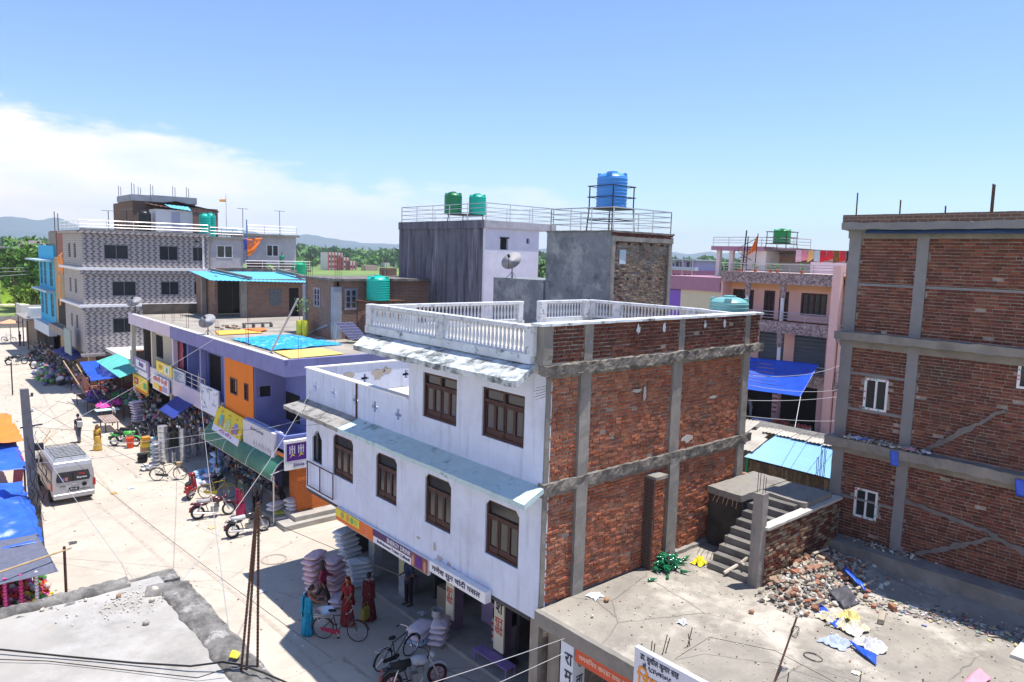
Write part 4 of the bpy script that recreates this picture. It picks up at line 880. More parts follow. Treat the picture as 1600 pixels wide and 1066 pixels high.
# ---- brick room with shuttered windows and turquoise tank
RBm = wthing('rooftop_room', (19.3, 37.3, 7), 'brick room with grey shutters and concrete corner columns above the solar panels', 'building')
w = MB(); w.wall('y', 37.3, 37.5, 19.6, 26.9, 7.02, 10.35, [(19.85, 20.7, 8.68, 9.9)]); w.wall('x', 19.3, 19.5, 37.5, 41.1, 7.02, 10.3, [(39.15, 40.0, 8.7, 9.85)]); w.build('wall', brick_t, RBm)
MB().rough(19.1, 27, 37.1, 42, 10.32, 10.46, .3, .03, 6).build('roof_slab', conc_d, RBm)
MB().rough(19.12, 19.62, 37.18, 37.5, 7.02, 10.0, .4, .01, 7).rough(19.2, 19.5, 40.9, 41.3, 7.02, 10.0, .4, .01, 8).build('column', M('bluish_concrete', (.28, .31, .36), var=.15), RBm)
MB().slab([(19.27, 38.4, 7.8), (19.27, 38.1, 7.75), (19.27, 40.7, 7.0), (19.27, 40.95, 7.0)], .03, (1, 0, 0)).build('cement_smear', M('bluish_concrete', (.28, .31, .36)), RBm)
gsh = M('lilac_grey_wood', (.26, .25, .32), rough=.6, var=.2)
def cw(axis, c, u0, u1, z0, z1, parent, mat_, n=2, rows=3):
    def bx_(m, a, b, lo, hi, d0, d1): (m.box(c+d0, c+d1, a, b, lo, hi) if axis == 'x' else m.box(a, b, c+d0, c+d1, lo, hi))
    f = MB(); t = .07
    bx_(f, u0, u0+t, z0, z1, -.03, .06); bx_(f, u1-t, u1, z0, z1, -.03, .06); bx_(f, u0+t, u1-t, z0, z0+t, -.03, .06); bx_(f, u0+t, u1-t, z1-t, z1, -.03, .06)
    wd = f.build('window', mat_, parent)
    wl = (u1-u0-2*t)/n
    for i in range(n):
        a = u0+t+i*wl; s = MB(); bx_(s, a+.005, a+.06, z0+t, z1-t, -.02, .02); bx_(s, a+wl-.06, a+wl-.005, z0+t, z1-t, -.02, .02)
        for r in range(rows+1):
            z = z0+t+(z1-z0-2*t-.05)*r/rows; bx_(s, a+.06, a+wl-.06, z, z+.05, -.02, .02)
        s.build('shutter', mat_, wd)
        g = MB(); bx_(g, a+.06, a+wl-.06, z0+t, z1-t, .03, .04); g.build('pane', glass, wd)
    return wd
cw('y', 37.3, 19.85, 20.7, 8.68, 9.9, RBm, gsh); cw('x', 19.3, 39.15, 40.0, 8.7, 9.85, RBm, gsh)
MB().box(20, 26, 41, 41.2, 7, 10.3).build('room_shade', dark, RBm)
rebars([(18.9+.5, 40.9), (19.4, 37.3), (22.4, 37.4), (24.6, 37.4)], 10.4, 1.3, 'tall column bars on the shuttered brick room', 'bars on the shuttered brick room', n=4, s=.25)
t = wthing('tank_platform', (21.5, 36.5, 7), 'steel angle platform under the turquoise tank', 'stand')
for x, y in ((20.5, 36.0), (22.9, 36.0), (22.9, 37.0), (20.5, 37.0)): MB().tube([(x, y, 7.02), (x, y, 9.2)], .03, 5).build('leg', iron, t)
MB().box(20.35, 23.1, 35.9, 37.1, 9.18, 9.25).build('platform', rebar_m, t)
tank((21.5, 36.4, 9.26), .66, 1.4, (.01, .47, .36), 'turquoise tank on a steel platform before the brick room')
t = wthing('low_brick_wall', (24.5, 44, 7), 'short brick parapet with a concrete post beyond the turquoise tank', 'wall'); MB().box(26.8, 28.1, 45, 45.2, 7, 10.9).build('brick_panel', brick_t, t); MB().box(27.0, 27.15, 44.95, 45.0, 9, 10.9).build('post', conc_l, t)
# dark wall of the neighbour behind the shop row
t = wthing('boundary_wall', (17, 58, 0), 'dark mouldy brick wall between the shop row and the patterned building', 'wall'); MB().rough(14.3, 26, 57.1, 57.35, 0, 7.75, .5, .04, 8).build('brick_panel', brickmat('mouldy_brickwork', (.10, .085, .07), (.07, .06, .055), (.14, .13, .12)), t)
# ---- signs of the shop row
def board(name, pts, mat, label, th=.08, d=(1, 0, 0), cat='sign', loc=None, group=None):
    t = wthing(name, tuple(sum(p[i] for p in pts)/len(pts) for i in range(3)), label, cat, group)
    MB().slab(pts, th, d).build('board', mat, t); return t
def xb(x, y0, y1, z0, z1): return [(x, y1, z1), (x, y0, z1), (x, y0, z0), (x, y1, z0)]
def panel(t, x, y0, y1, z0, z1, mat, th=.006): return MB().box(x-th, x, y0, y1, z0, z1).build('panel', mat, t)
yl = flat('sign_sunflower', (.80, .62, .08)); ltx = dict(right=(0, -1, 0), up=(0, 0, 1))
navy = flat('navy', (.04, .03, .2)); mag = flat('magenta_letter', (.6, .05, .3)); green = flat('sign_green', (.08, .4, .15)); purp = flat('sign_purple', (.12, .03, .32))
t = board('shop_sign', xb(13.15, 51.7, 55.2, 3.1, 4.3), flat('mauve_board', (.32, .25, .42)), 'mauve and white sign at the far end of the shop row balcony'); panel(t, 13.14, 52.2, 54.7, 3.65, 4.15, white); lettering('मोबाइल', .4, purp, t, (13.12, 53.4, 3.9), (0, -1, 0), (0, 0, 1)); panel(t, 13.14, 51.9, 55, 3.15, 3.5, white)
t = board('shop_sign', xb(13.05, 51.75, 55.3, 2.0, 3.1), yl, 'yellow and orange sign with a small red box under the mauve one'); panel(t, 13.04, 53.9, 54.9, 2.45, 2.9, redt); lettering('लाजा', .3, white, t, (13.02, 54.4, 2.68), (0, -1, 0), (0, 0, 1)); panel(t, 13.04, 51.8, 55.2, 2.02, 2.2, orange); panel(t, 13.04, 51.9, 52.6, 2.4, 2.8, green)
t = board('shop_sign', xb(13.15, 46.6, 49.85, 4.0, 4.68), yl, 'yellow sign with a green and white emblem on the shop row balcony'); panel(t, 13.14, 47.0, 48.0, 4.08, 4.6, white); MB().lathe((13.13, 47.5, 4.34), [(0, 0), (.2, 0), (.2, .01), (0, .01)], 12, RY(R(-90))).build('emblem', green, t); lettering('पसल', .35, flat('ochre_letter', (.5, .3, .05)), t, (13.13, 48.9, 4.35), (0, -1, 0), (0, 0, 1))
t = board('shop_sign', xb(13.05, 47.0, 50.4, 2.8, 3.75), white, 'white sign with red headline above the clothes shop door'); lettering('शिवानी फेन्सी', .4, redt, t, (13.04, 48.7, 3.5), (0, -1, 0), (0, 0, 1), width=3.0); panel(t, 13.04, 47.2, 48.2, 2.9, 3.25, flat('violet_print', (.35, .3, .55))); panel(t, 13.04, 49.0, 50.2, 2.9, 3.25, yl); panel(t, 13.04, 48.3, 48.9, 2.85, 3.2, orange)
t = board('banner', xb(13.22, 44.3, 46.6, 3.85, 4.6), flat('pale_banner', (.5, .55, .62)), 'pale blue printed banner tied to the balcony rail', cat='banner')
rn = random.Random(9)
for k in range(14): panel(t, 13.215, 44.4+rn.uniform(0, 1.7), 44.4+rn.uniform(1.75, 2.1), 3.9+k*.045, 3.93+k*.045, [navy, flat('pale_print', (.3, .45, .6))][k % 2], .004)
t = board('map_board', xb(13.1, 38.4, 41.15, 3.05, 4.5), flat('map_paper', (.66, .70, .80)), 'pale hand drawn map board fixed below the balcony rail')
ln = flat('map_line', (.2, .25, .35)); rn = random.Random(2)
for k in range(9):
    p = Vector((13.09, 38.6+rn.uniform(0, 2.3), 3.2+rn.uniform(0, 1.1))); pts = [p]
    for j in range(7): p = p+Vector((0, rn.uniform(-.3, .35), rn.uniform(-.2, .2))); p.y = min(41.0, max(38.5, p.y)); p.z = min(4.4, max(3.15, p.z)); pts.append(p)
    MB().tube(pts, .008, 3).build('drawn_line', ln, t)
lettering('नक्सा विवरण', .13, ln, t, (13.09, 39.6, 4.38), (0, -1, 0), (0, 0, 1))
# big tilted yellow board
A = Vector((13.2, 38.65, 3.75)); B_ = Vector((13.2, 34.85, 3.65)); C2 = Vector((12.5, 34.05, 2.55)); D = Vector((12.5, 37.65, 2.68))
t = wthing('billboard', (12.9, 36.3, 3.1), 'tilted yellow advertisement board with three product pictures over the green awning', 'sign')
nn = (B_-A).cross(D-A).normalized(); nn = nn if nn.x < 0 else -nn
MB().slab([A, B_, C2, D], .22, -nn).build('board', M('yellow_print', (.80, .60, .05), var=.12, sc=.9, bump=0, patch=[((.85, .75, .08), .7, .5, .6, .6)]), t)
def bp(u, v, o=.006): return A.lerp(B_, u).lerp(D.lerp(C2, u), v)+nn*o
def bq(u0, u1, v0, v1, m_, nm='panel', o=.008): return MB().slab([bp(u0, v0, o), bp(u1, v0, o), bp(u1, v1, o), bp(u0, v1, o)], .005, -nn).build(nm, m_, t)
bq(.005, .995, .76, .995, flat('board_white', (.76, .74, .78)))
for k, (u, c1, c2) in enumerate([(.25, (.1, .45, .42), (.6, .3, .1)), (.5, (.4, .6, .2), (.75, .6, .3)), (.78, (.2, .22, .5), (.55, .15, .12))]):
    bq(u-.06, u+.06, .28+.02*k, .68, flat('packet_%d' % k, c1), 'packet_print', .014); bq(u-.11, u-.03, .5, .72, flat('packet_b%d' % k, c2), 'packet_print', .018); bq(u+.04, u+.1, .42, .7, flat('packet_c%d' % k, tuple(q*.7+.1 for q in c2)), 'packet_print', .018)
bq(.02, .08, .04, .12, redt, 'logo_print'); bq(.93, .99, .05, .12, redt, 'logo_print')
lettering('बिनोद किराना', .24, mag, t, bp(.5, .87, .012), (B_-A), (A-D), width=1.7)
for k in range(3): lettering(['Daily', 'Fresh', 'Best'][k], .13, flat('brown_letter', (.45, .25, .05)), t, bp(.22+.27*k, .17, .012), (B_-A), (A-D))
t = wthing('signboard', (12.9, 32.2, 3.2), 'faded white boxed signboard with thin drawings beside the yellow board', 'sign')
MB().box(12.75, 13.2, 30.4, 34.0, 2.56, 3.9).build('board', M('faded_white', (.60, .59, .62), var=.05, stain=[((.4, .4, .42), 1.5, .55, .7, .5)]), t, bevel=.01)
lettering('श्री जनता सहकारी संस्था', .16, ln, t, (12.74, 32.3, 3.65), (0, -1, 0), (0, 0, 1)); rn = random.Random(4)
for k in range(6):
    y = 30.8+k*.35; MB().tube([(12.74, y, 2.75), (12.74, y+rn.uniform(-.1, .1), 3.1), (12.74, y+.15, 2.95), (12.74, y+.1, 3.2)], .008, 3).build('drawn_line', ln, t)
lettering('लालबन्दी  सर्लाही', .14, ln, t, (12.74, 32.6, 2.72), (0, -1, 0), (0, 0, 1))
t = wthing('paint_shop_sign', (13.6, 29.9, 3.1), 'purple and white sign with three symbols facing the street corner', 'sign')
MB().box(12.76, 14.64, 29.26, 29.35, 2.5, 3.72).build('board', white, t); MB().box(12.74, 14.66, 29.15, 29.38, 3.72, 3.82).build('cap', whitep, t)
MB().box(12.84, 14.59, 29.25, 29.259, 2.9, 3.66).build('panel', purp, t)
for k in range(3):
    x = 13.09+k*.4; MB().box(x-.03, x+.03, 29.238, 29.249, 3.15, 3.58).box(x-.13, x+.13, 29.228, 29.238, 3.4, 3.45).box(x-.13, x-.08, 29.238, 29.249, 3.2, 3.56).box(x+.08, x+.13, 29.238, 29.249, 3.2, 3.56).build('symbol', white, t)
    MB().slab([(x-.12, 29.215, 3.05), (x, 29.215, 3.25), (x+.12, 29.215, 3.1), (x, 29.215, 3.15)], .01, (0, 1, 0)).build('symbol', yl, t)
lettering('Shiwa Paints', .22, navy, t, (13.69, 29.25, 2.70), (1, 0, 0), (0, 0, 1))
# awnings
gaw = M('green_awning', (.035, .16, .10), rough=.55, var=.2, sc=1, bump=.2, stain=[((.10, .26, .18), .7, .5, .65, .5)])
AW = wthing('green_awning', (12.8, 34, 2.4), 'curved dark green awning over the grain shop under the yellow board', 'awning')
m = MB()
m.grid(lambda u, v: Vector((13.3-1.0*math.sin(v*1.35), 38.6-8.9*u, 2.98-1.15*(1-math.cos(v*1.35))+.02*noise.noise(Vector((u*20, v*3, 0))))), 40, 10)
o = m.build('canopy', gaw, AW, smooth=True); s_ = o.modifiers.new('t', 'SOLIDIFY'); s_.thickness = .01
for y in (38.6, 35.6, 32.6, 29.7): MB().tube([(13.3-1.0*math.sin(v*.135), y, 2.96-1.15*(1-math.cos(v*.135))) for v in range(11)], .028, 6).build('rib', steel, AW)
MB().tube([(12.32, 29.3, 2.05), (12.32, 38.6, 2.05)], .02, 5).build('front_bar', steel, AW)
for y in (29.75, 34.1, 36.9): MB().tube([(12.45, y, 0), (12.45, y, 2.2)], .035, 6).build('post', rebar_m if y > 30 else steel, AW)
MB().tube([(12.3, 29.7, 2.3), (14.2, 29.7, 2.75)], .025, 5).build('tie', steel, AW)
t = tagc(cloth('blue_awning', [(13.5, 46.4, 3.0), (13.5, 43.2, 3.0), (11.7, 41.4, 2.62), (11.75, 44.2, 2.62)], M('navy_canvas', (.02, .04, .25), rough=.6, var=.1), None, 14, 10, .05, .02, label='dark blue canvas awning over the steel pot shop'), 'awning')
t = wthing('awning_pole', (11.7, 41.5, 0), 'thin pole holding the near corner of the dark blue awning', 'pole'); MB().tube([(11.72, 41.5, 0), (11.72, 41.5, 2.6)], .025, 5).build('shaft', iron, t)
t = wthing('sheet_awning', (12.5, 58, 3.2), 'teal green sheet awning sloping from the far end of the shop row', 'awning')
corr('sheet', (12.0, 61.4, 3.2), (11.9, 53.8, 3.05), (13.9, 54.4, 3.55), (13.6, 62.1, 3.6), M('teal_sheet', (.10, .42, .38), rough=.45), t, .25)
for x, y in ((12.1, 54.2), (12.1, 60.8)): MB().tube([(x, y, 0), (x, y, 3.1)], .03, 5).build('post', iron, t)
t = wthing('white_canopy_slab', (15, 63, 3.3), 'flat white concrete canopy between the shop row and the patterned building', 'canopy'); MB().box(13.6, 17.5, 57.4, 68, 3.35, 3.6).build('slab', M('canopy_white', (.62, .62, .62), var=.1), t); MB().box(14.0, 17, 57.4, 57.6, 0, 3.35).box(16.8, 17, 57.6, 66, 0, 3.35).build('wall', conc_d, t)
t = wthing('brick_stack', (14.2, 60.5, 3.6), 'small stack of bricks on the white canopy slab', 'bricks'); MB().rough(13.7, 14.5, 57.6, 58.6, 3.6, 4.3, .15, .02, 2).build('stacked_bricks', brick_t, t)
# ================================================================== PATTERNED GREY BUILDING
def pattern_mat(name, U=.46, V=.2):
    m = bpy.data.materials.new(name); m.use_nodes = True; t = m.node_tree; L = t.links; b = t.nodes['Principled BSDF']; b.inputs['Roughness'].default_value = .6
    def mm(op, a, b_=None, c=None):
        n = t.nodes.new('ShaderNodeMath'); n.operation = op
        for i, v in enumerate((a, b_, c)):
            if v is None: continue
            if isinstance(v, (int, float)): n.inputs[i].default_value = v
            else: L.new(v, n.inputs[i])
        return n.outputs[0]
    tc = t.nodes.new('ShaderNodeTexCoord'); s = t.nodes.new('ShaderNodeSeparateXYZ'); L.new(tc.outputs['Object'], s.inputs[0])
    u = mm('DIVIDE', mm('ADD', s.outputs[0], s.outputs[1]), U); v = mm('DIVIDE', s.outputs[2], V)
    r = mm('FLOOR', v); g = mm('FRACT', v); uu = mm('FRACT', mm('ADD', u, mm('MULTIPLY', mm('SUBTRACT', g, .5), mm('MULTIPLY_ADD', mm('MODULO', r, 2), 1.1, -.55))))
    rp = t.nodes.new('ShaderNodeValToRGB'); e = rp.color_ramp; e.interpolation = 'CONSTANT'
    e.elements[0].color = (.40, .365, .35, 1); e.elements[1].position = .46; e.elements[1].color = (.18, .165, .165, 1)
    q = e.elements.new(.60); q.color = (.08, .075, .08, 1); q = e.elements.new(.74); q.color = (.24, .21, .24, 1); q = e.elements.new(.9); q.color = (.42, .38, .41, 1)
    L.new(uu, rp.inputs[0]); dk = mm('LESS_THAN', g, .16); mx = t.nodes.new('ShaderNodeMix'); mx.data_type = 'RGBA'; L.new(mm('MULTIPLY', dk, .75), mx.inputs['Factor']); L.new(rp.outputs[0], mx.inputs['A']); mx.inputs['B'].default_value = (.07, .065, .075, 1)
    L.new(mx.outputs['Result'], b.inputs['Base Color']); return m
pat = pattern_mat('relief_patterned_tile'); linet = brickmat('lined_grey_tile', (.40, .38, .38), (.36, .34, .34), (.20, .19, .19), bw=.6, rh=.17, ms=.014, grime=.1)
G = wthing('patterned_building', (12.2, 66, 0), 'three storey building faced in grey relief pattern tiles with white floor bands', 'building')
wf = [(13.75, 15.55, 10.83, 11.98), (17.9, 19.4, 10.8, 12.0), (20.6, 21.5, 10.78, 11.98), (14.25, 16.05, 7.83, 9.02), (17.95, 19.42, 7.86, 9.0), (20.65, 21.5, 7.85, 9.02), (14.2, 15.95, 4.8, 6.0), (18.0, 19.5, 4.8, 6.0)]
w = MB(); w.wall('y', 66, 66.2, 12.2, 21.95, 3.2, 13.1, wf); w.build('wall', pat, G)
ws = [(70.6, 71.5, 10.85, 12.0), (68.4, 69.3, 10.85, 12.0), (70.8, 71.5, 7.95, 9.1), (68.6, 69.4, 7.95, 9.1), (70.8, 71.5, 5.0, 6.1), (68.6, 69.4, 5.0, 6.1)]
w = MB(); w.wall('x', 12.2, 12.4, 66.2, 73.8, 3.2, 13.1, ws); w.build('wall', linet, G)
w = MB(); w.box(21.95, 22.1, 66, 73.8, 0, 12.9); w.box(12.4, 22, 73.6, 73.8, 0, 13); w.box(12.9, 21.5, 66.5, 73, 12.7, 12.85); w.build('wall', conc, G)
bandm = flat('white_band', (.74, .74, .76))
for z in (12.85, 9.92, 6.95):
    m = MB(); m.box(11.85, 22.05, 65.72, 66.0, z, z+.2); m.box(11.85, 12.2, 66.0, 74, z, z+.2); m.build('floor_band', bandm if z < 12 else pat, G)
MB().box(11.95, 22, 65.82, 66.0, 9.6, 9.92).box(11.95, 22, 65.82, 66.0, 6.63, 6.95).build('cornice', pat, G)
MB().box(21.4, 21.55, 65.9, 66.0, 7.1, 12.85).build('downpipe', bandm, G)
MB().box(12.1, 21.95, 65.9, 66.1, 13.05, 13.2).build('parapet', conc_l, G)
fr2 = flat('alu_frame', (.2, .2, .22))
for q in wf:
    f = MB(); a, b, c, d = q; f.box(a, b, 66.02, 66.1, c, c+.05).box(a, b, 66.02, 66.1, d-.05, d).box(a, a+.05, 66.02, 66.1, c+.05, d-.05).box(b-.05, b, 66.02, 66.1, c+.05, d-.05).box((a+b)/2-.02, (a+b)/2+.02, 66.03, 66.09, c+.05, d-.05)
    wd = f.build('window', fr2, G); MB().box(a+.05, b-.05, 66.11, 66.12, c+.05, d-.05).build('pane', glass, wd)
    if c < 6:
        for k in range(7): MB().tube([(a+.1+k*(b-a-.2)/6, 65.96, c), (a+.1+k*(b-a-.2)/6, 65.96, d)], .015, 4).build('bar', iron, wd)
for q in ws: MB().box(12.3, 12.32, q[0], q[1], q[2], q[3]).build('window', glass, G)
for z in (12.45, 9.45): MB().lathe((20.95, 65.99, z), [(0, 0), (.11, 0), (.11, .02), (0, .02)], 12, RX(R(90))).build('vent', dark, G)
rail('railing', [(12.0, 73.5, 13.1), (12.0, 65.9, 13.1), (21.9, 65.9, 13.15)], .75, (.75, .45, .22), G, M('white_rail', (.8, .78, .75), rough=.3, metal=.3, bump=0), 2.0, .03)
MB().box(12.6, 22, 66.4, 73.5, 0, 3.2).build('ground_floor', M('brown_ground_floor', (.22, .14, .10)), G)
for x in (12.4, 15.0): MB().box(x, x+.5, 66.0, 66.4, 0, 3.2).build('column', M('tan_column', (.42, .32, .22)), G)
MB().box(11.9, 21, 65.6, 66.4, 3.0, 3.22).build('floor_band', linet, G)
t = wthing('red_steps', (13, 65, 0), 'low red oxide steps with pale edges in front of the patterned building', 'steps')
rs = M('red_oxide', (.30, .12, .10), var=.15); MB().box(11.9, 20, 64.4, 66, 0, .3).build('step', rs, t); MB().box(12.3, 20, 64.9, 66.2, .3, .6).build('step', rs, t); MB().box(12.0, 12.2, 65.4, 73, .1, 1.3).build('low_wall', rs, t)
t = wthing('round_sign', (11.6, 69, 4), 'tall grey green roadside sign hanging on the patterned building', 'sign'); MB().box(11.4, 11.5, 67.5, 70.2, 2.9, 5.0).build('board', flat('grey_green_board', (.22, .30, .30)), t, bevel=.1)
# annex
ANX = wthing('grey_annex', (25, 66, 0), 'plain grey cement annex with a roof terrace behind the patterned building', 'building')
gre = M('grey_cement_wall', (.42, .40, .43), var=.12, stain=[((.6, .58, .6), .6, .5, .7, .5)])
wa = [(22.74, 24.15, 11.1, 12.2), (22.85, 24.2, 8.05, 9.2)]; w = MB(); w.wall('y', 66.3, 66.5, 22.1, 25.1, 4, 12.8, wa); w.wall('y', 69, 69.2, 25.1, 31.4, 10.6, 13.3, [(28.4, 29.6, 11.3, 12.4)]); w.box(31.2, 31.4, 69.2, 74, 4, 13.3); w.build('wall', gre, ANX)
for (y, q) in ((66.3, wa[0]), (66.3, wa[1]), (69, (28.4, 29.6, 11.3, 12.4))):
    f = MB(); a, b, c, d = q; f.box(a, b, y-.03, y+.06, c, c+.06).box(a, b, y-.03, y+.06, d-.06, d).box(a, a+.06, y-.03, y+.06, c+.06, d-.06).box(b-.06, b, y-.03, y+.06, c+.06, d-.06).box((a+b)/2-.04, (a+b)/2+.04, y-.03, y+.06, c+.06, d-.06)
    wd = f.build('window', bandm, ANX); MB().box(a+.06, b-.06, y+.08, y+.1, c+.06, d-.06).build('pane', glass, wd)
MB().box(22.1, 31.6, 68.6, 74, 13.2, 13.4).box(22.1, 25.2, 66.1, 68.6, 12.78, 12.95).box(22.1, 31.4, 65.6, 69, 9.9, 10.1).box(22.1, 26, 63, 66.3, 6.6, 6.9).build('floor_slab', conc_l, ANX)
rail('railing', [(22.2, 66.2, 12.95), (25.1, 66.2, 12.95)], .8, (.8, .5, .25), ANX, steel, 1, .02); rail('railing', [(26.5, 68.8, 13.4), (31.4, 68.8, 13.4)], .8, (.8, .5, .25), ANX, steel, 1.6, .02)
rail('railing', [(25.1, 65.7, 10.1), (31.3, 65.7, 10.1)], .8, (.8, .55, .3), ANX, bandm, 1.6, .025)
MB().box(25.3, 27.0, 65.75, 65.8, 10.15, 10.8).build('balcony_board', wood, ANX)
# spiral stair behind bright tarps
t = wthing('spiral_stair', (25.8, 66.6, 10.1), 'blue steel spiral stair wrapped in orange and blue cloth', 'staircase')
MB().tube([(25.5, 66.4, 8.5), (25.5, 66.4, 14.6)], .05, 6).build('pole', M('blue_steel', (.12, .25, .5)), t)
for k in range(12):
    a = k*.5; MB().box(25.5, 26.2, 66.35, 66.5, 0, .04).build('tread', M('blue_steel', (.12, .25, .5)), t).location += Vector((math.cos(a)*.3-.2, math.sin(a)*.3, 10.2+k*.25))
cloth('orange_cloth', [(25.4, 66.2, 12.9), (26.9, 66.2, 13.0), (26.0, 66.1, 11.6), (25.4, 66.1, 11.2)], flat('bright_orange_cloth', (.85, .2, .03)), t, 12, 12, 0, .12); cloth('blue_cloth', [(25.1, 66.25, 12.9), (26.8, 66.25, 12.95), (25.9, 66.2, 12.2), (25.2, 66.2, 11.8)], flat('deep_blue_cloth', (.05, .08, .45)), t, 12, 10, 0, .1)
# rooms on the patterned building roof
t = wthing('rooftop_room', (19, 74, 13), 'unfinished brick room with a heavy grey lintel on the far roof', 'building'); MB().box(17.4, 22.8, 72, 77, 13, 15.95).box(17.4, 17.5, 77, 79, 13, 15.9).build('wall', brick_d, t); MB().box(17.3, 18.9, 71.85, 77.1, 15.95, 16.5).box(18.9, 22.9, 71.8, 77.1, 15.95, 16.55).build('lintel', M('bluish_concrete', (.28, .31, .36)), t)
for x, y in ((17.35, 71.9), (18.9, 71.9), (18.9, 76), (20.8, 71.9), (22, 71.9), (17.4, 76.8)): MB().tube([(x, y, 16.5), (x, y, 17.5)], .025, 4).tube([(x+.2, y, 16.5), (x+.2, y, 17.4)], .025, 4).build('rebar', rebar_m, t)
t = wthing('rooftop_shed', (20, 70, 13), 'small whitewashed roof shed under curled rusty sheets', 'shed'); MB().box(18.5, 21.6, 69, 71, 12.9, 15.2).build('wall', flat('whitewash', (.68, .66, .68)), t); MB().box(19.8, 20.5, 68.96, 69.0, 13, 15).build('door', flat('lilac_door', (.42, .42, .55)), t); corr('roof', (18.2, 68.8, 15.5), (22.2, 68.8, 15.1), (22.2, 71.3, 15.3), (18.2, 71.3, 15.8), rebar_m, t, .4, .04); corr('roof_sheet', (19.7, 68.6, 15.35), (21.4, 68.6, 15.2), (21.3, 69.2, 15.55), (19.3, 69.2, 15.65), bluer, t, .3, .02)
t = wthing('rooftop_room', (21, 74, 13), 'second brick room with a sloping dark roof behind the whitewashed shed', 'building'); MB().slab([(19.0, 71.2, 15.6), (24.6, 71.2, 15.6), (24.6, 71.2, 13), (19, 71.2, 13)], .3, (0, 1, 0)).build('wall', brick_t, t); MB().slab([(18.6, 71.1, 15.7), (20.8, 71.1, 16.1), (24.7, 71.1, 15.4), (24.7, 73, 15.4), (20.8, 73, 16.1), (18.6, 73, 15.7)], .08).build('roof', dark, t)
tank((17.7, 69.5, 13), .55, 2.0, (.02, .02, .022), 'black water tank beside the whitewashed roof shed', 7)
tank((22.2, 67.6, 12.95), .5, 2.0, (.0, .42, .33), 'turquoise tank at the end of the patterned building roof, left one', 8); tank((22.9, 68.2, 12.95), .45, 2.1, (.0, .36, .3), 'turquoise tank at the end of the patterned building roof, right one', 8)
tank((30.4, 66.2, 9.6), .75, 1.2, (.01, .36, .16), 'short green tank at the corner of the annex terrace', 5)
def antenna(x, y, z, h, label, n=4):
    t = wthing('antenna', (x, y, z), label, 'antenna', 'roof antennas'); MB().tube([(x, y, z), (x, y, z+h)], .03, 4).build('mast', iron, t)
    MB().tube([(x-.5, y, z+h), (x+.5, y, z+h)], .02, 4).build('boom', iron, t)
    for k in range(n): MB().tube([(x-.45+k*.9/max(1, n-1), y-.3, z+h), (x-.45+k*.9/max(1, n-1), y+.3, z+h)], .012, 4).build('element', iron, t)
antenna(14.8, 69, 13, 1.8, 'tv antenna on the patterned roof, left of the pair'); antenna(16.2, 69, 13, 2.0, 'tv antenna on the patterned roof, right of the pair'); antenna(26.9, 71, 13.4, 2.4, 'tv antenna over the annex roof'); antenna(30.6, 71, 13.4, 2.4, 'tv antenna at the right end of the annex roof')
t = wthing('flag_pole', (24.9, 69, 13), 'tall thin pole with a small orange pennant', 'pole'); MB().tube([(24.6, 69, 13), (24.6, 69, 16.9)], .03, 4).build('shaft', steel, t); cloth('pennant', [(24.0, 69, 16.4), (24.6, 69, 16.5), (24.6, 69, 16.2), (24.0, 69, 16.2)], flat('pennant_orange', (.8, .35, .1)), t, 6, 4, 0, .05)
# ================================================================== BUILDINGS FURTHER ALONG THE STREET
t = wthing('tan_building', (13, 77, 0), 'narrow tan building with orange cloths squeezed beside the patterned building', 'building')
MB().box(13.0, 22, 74, 83.4, 4.0, 10.6).box(13.3, 22, 74, 83.4, 0, 3.6).build('wall', M('tan_plaster', (.36, .29, .17), var=.15), t); MB().box(12.3, 13.2, 74, 83.4, 3.5, 4.2).build('balcony', conc_l, t); MB().box(12.96, 13, 74.5, 82, 4.3, 6.6).build('opening', dark, t)
cloth('orange_cloth', [(12.6, 79.5, 10.6), (12.5, 76, 11.2), (12.6, 76.5, 9.2), (12.6, 79, 9.4)], flat('orange_cloth2', (.75, .25, .06)), t, 10, 8, .1, .2); cloth('orange_cloth', [(12.6, 79, 9.3), (12.6, 78.2, 9.2), (12.5, 77.6, 6.3), (12.5, 78.4, 6.2)], flat('orange_cloth2', (.75, .25, .06)), t, 8, 12, .1, .2)
t = wthing('brick_building', (13.6, 83, 0), 'bare brick upper building rising behind the blue house', 'building'); MB().box(13.7, 20, 80, 90, 0, 13.2).build('wall', brickmat('red_far_brick', (.36, .10, .06), (.28, .085, .055), (.3, .22, .2), grime=.15), t); MB().box(13.6, 13.7, 85.9, 90, 6, 13.1).build('plaster_panel', conc, t); MB().tube([(13.9, 88, 13.2), (13.9, 88, 15.2)], .04, 4).tube([(14.2, 88, 13.2), (14.2, 88, 15)], .04, 4).build('rebar', rebar_m, t)
cy = M('cyan_paint', (.05, .38, .62), var=.06); B2 = wthing('blue_house', (13.4, 90, 0), 'narrow bright blue house with barred windows and a rounded balcony', 'building')
wb = [(93.2, 94.6, 7.6, 9.9), (90.9, 92.3, 7.6, 9.9), (87.2, 88.9, 7.6, 9.9), (93.4, 94.7, 4.4, 6.7), (91, 92.4, 4.4, 6.7), (87.2, 89, 4.4, 6.7)]
w = MB(); w.wall('x', 13.4, 13.6, 86.2, 95.4, 2.6, 11.7, wb); w.box(13.6, 20, 86.2, 86.4, 2.6, 11.7); w.box(13.6, 20, 95.2, 95.4, 2.6, 11.7); w.box(13.6, 20, 86.4, 95.2, 11, 11.2); w.build('wall', cy, B2)
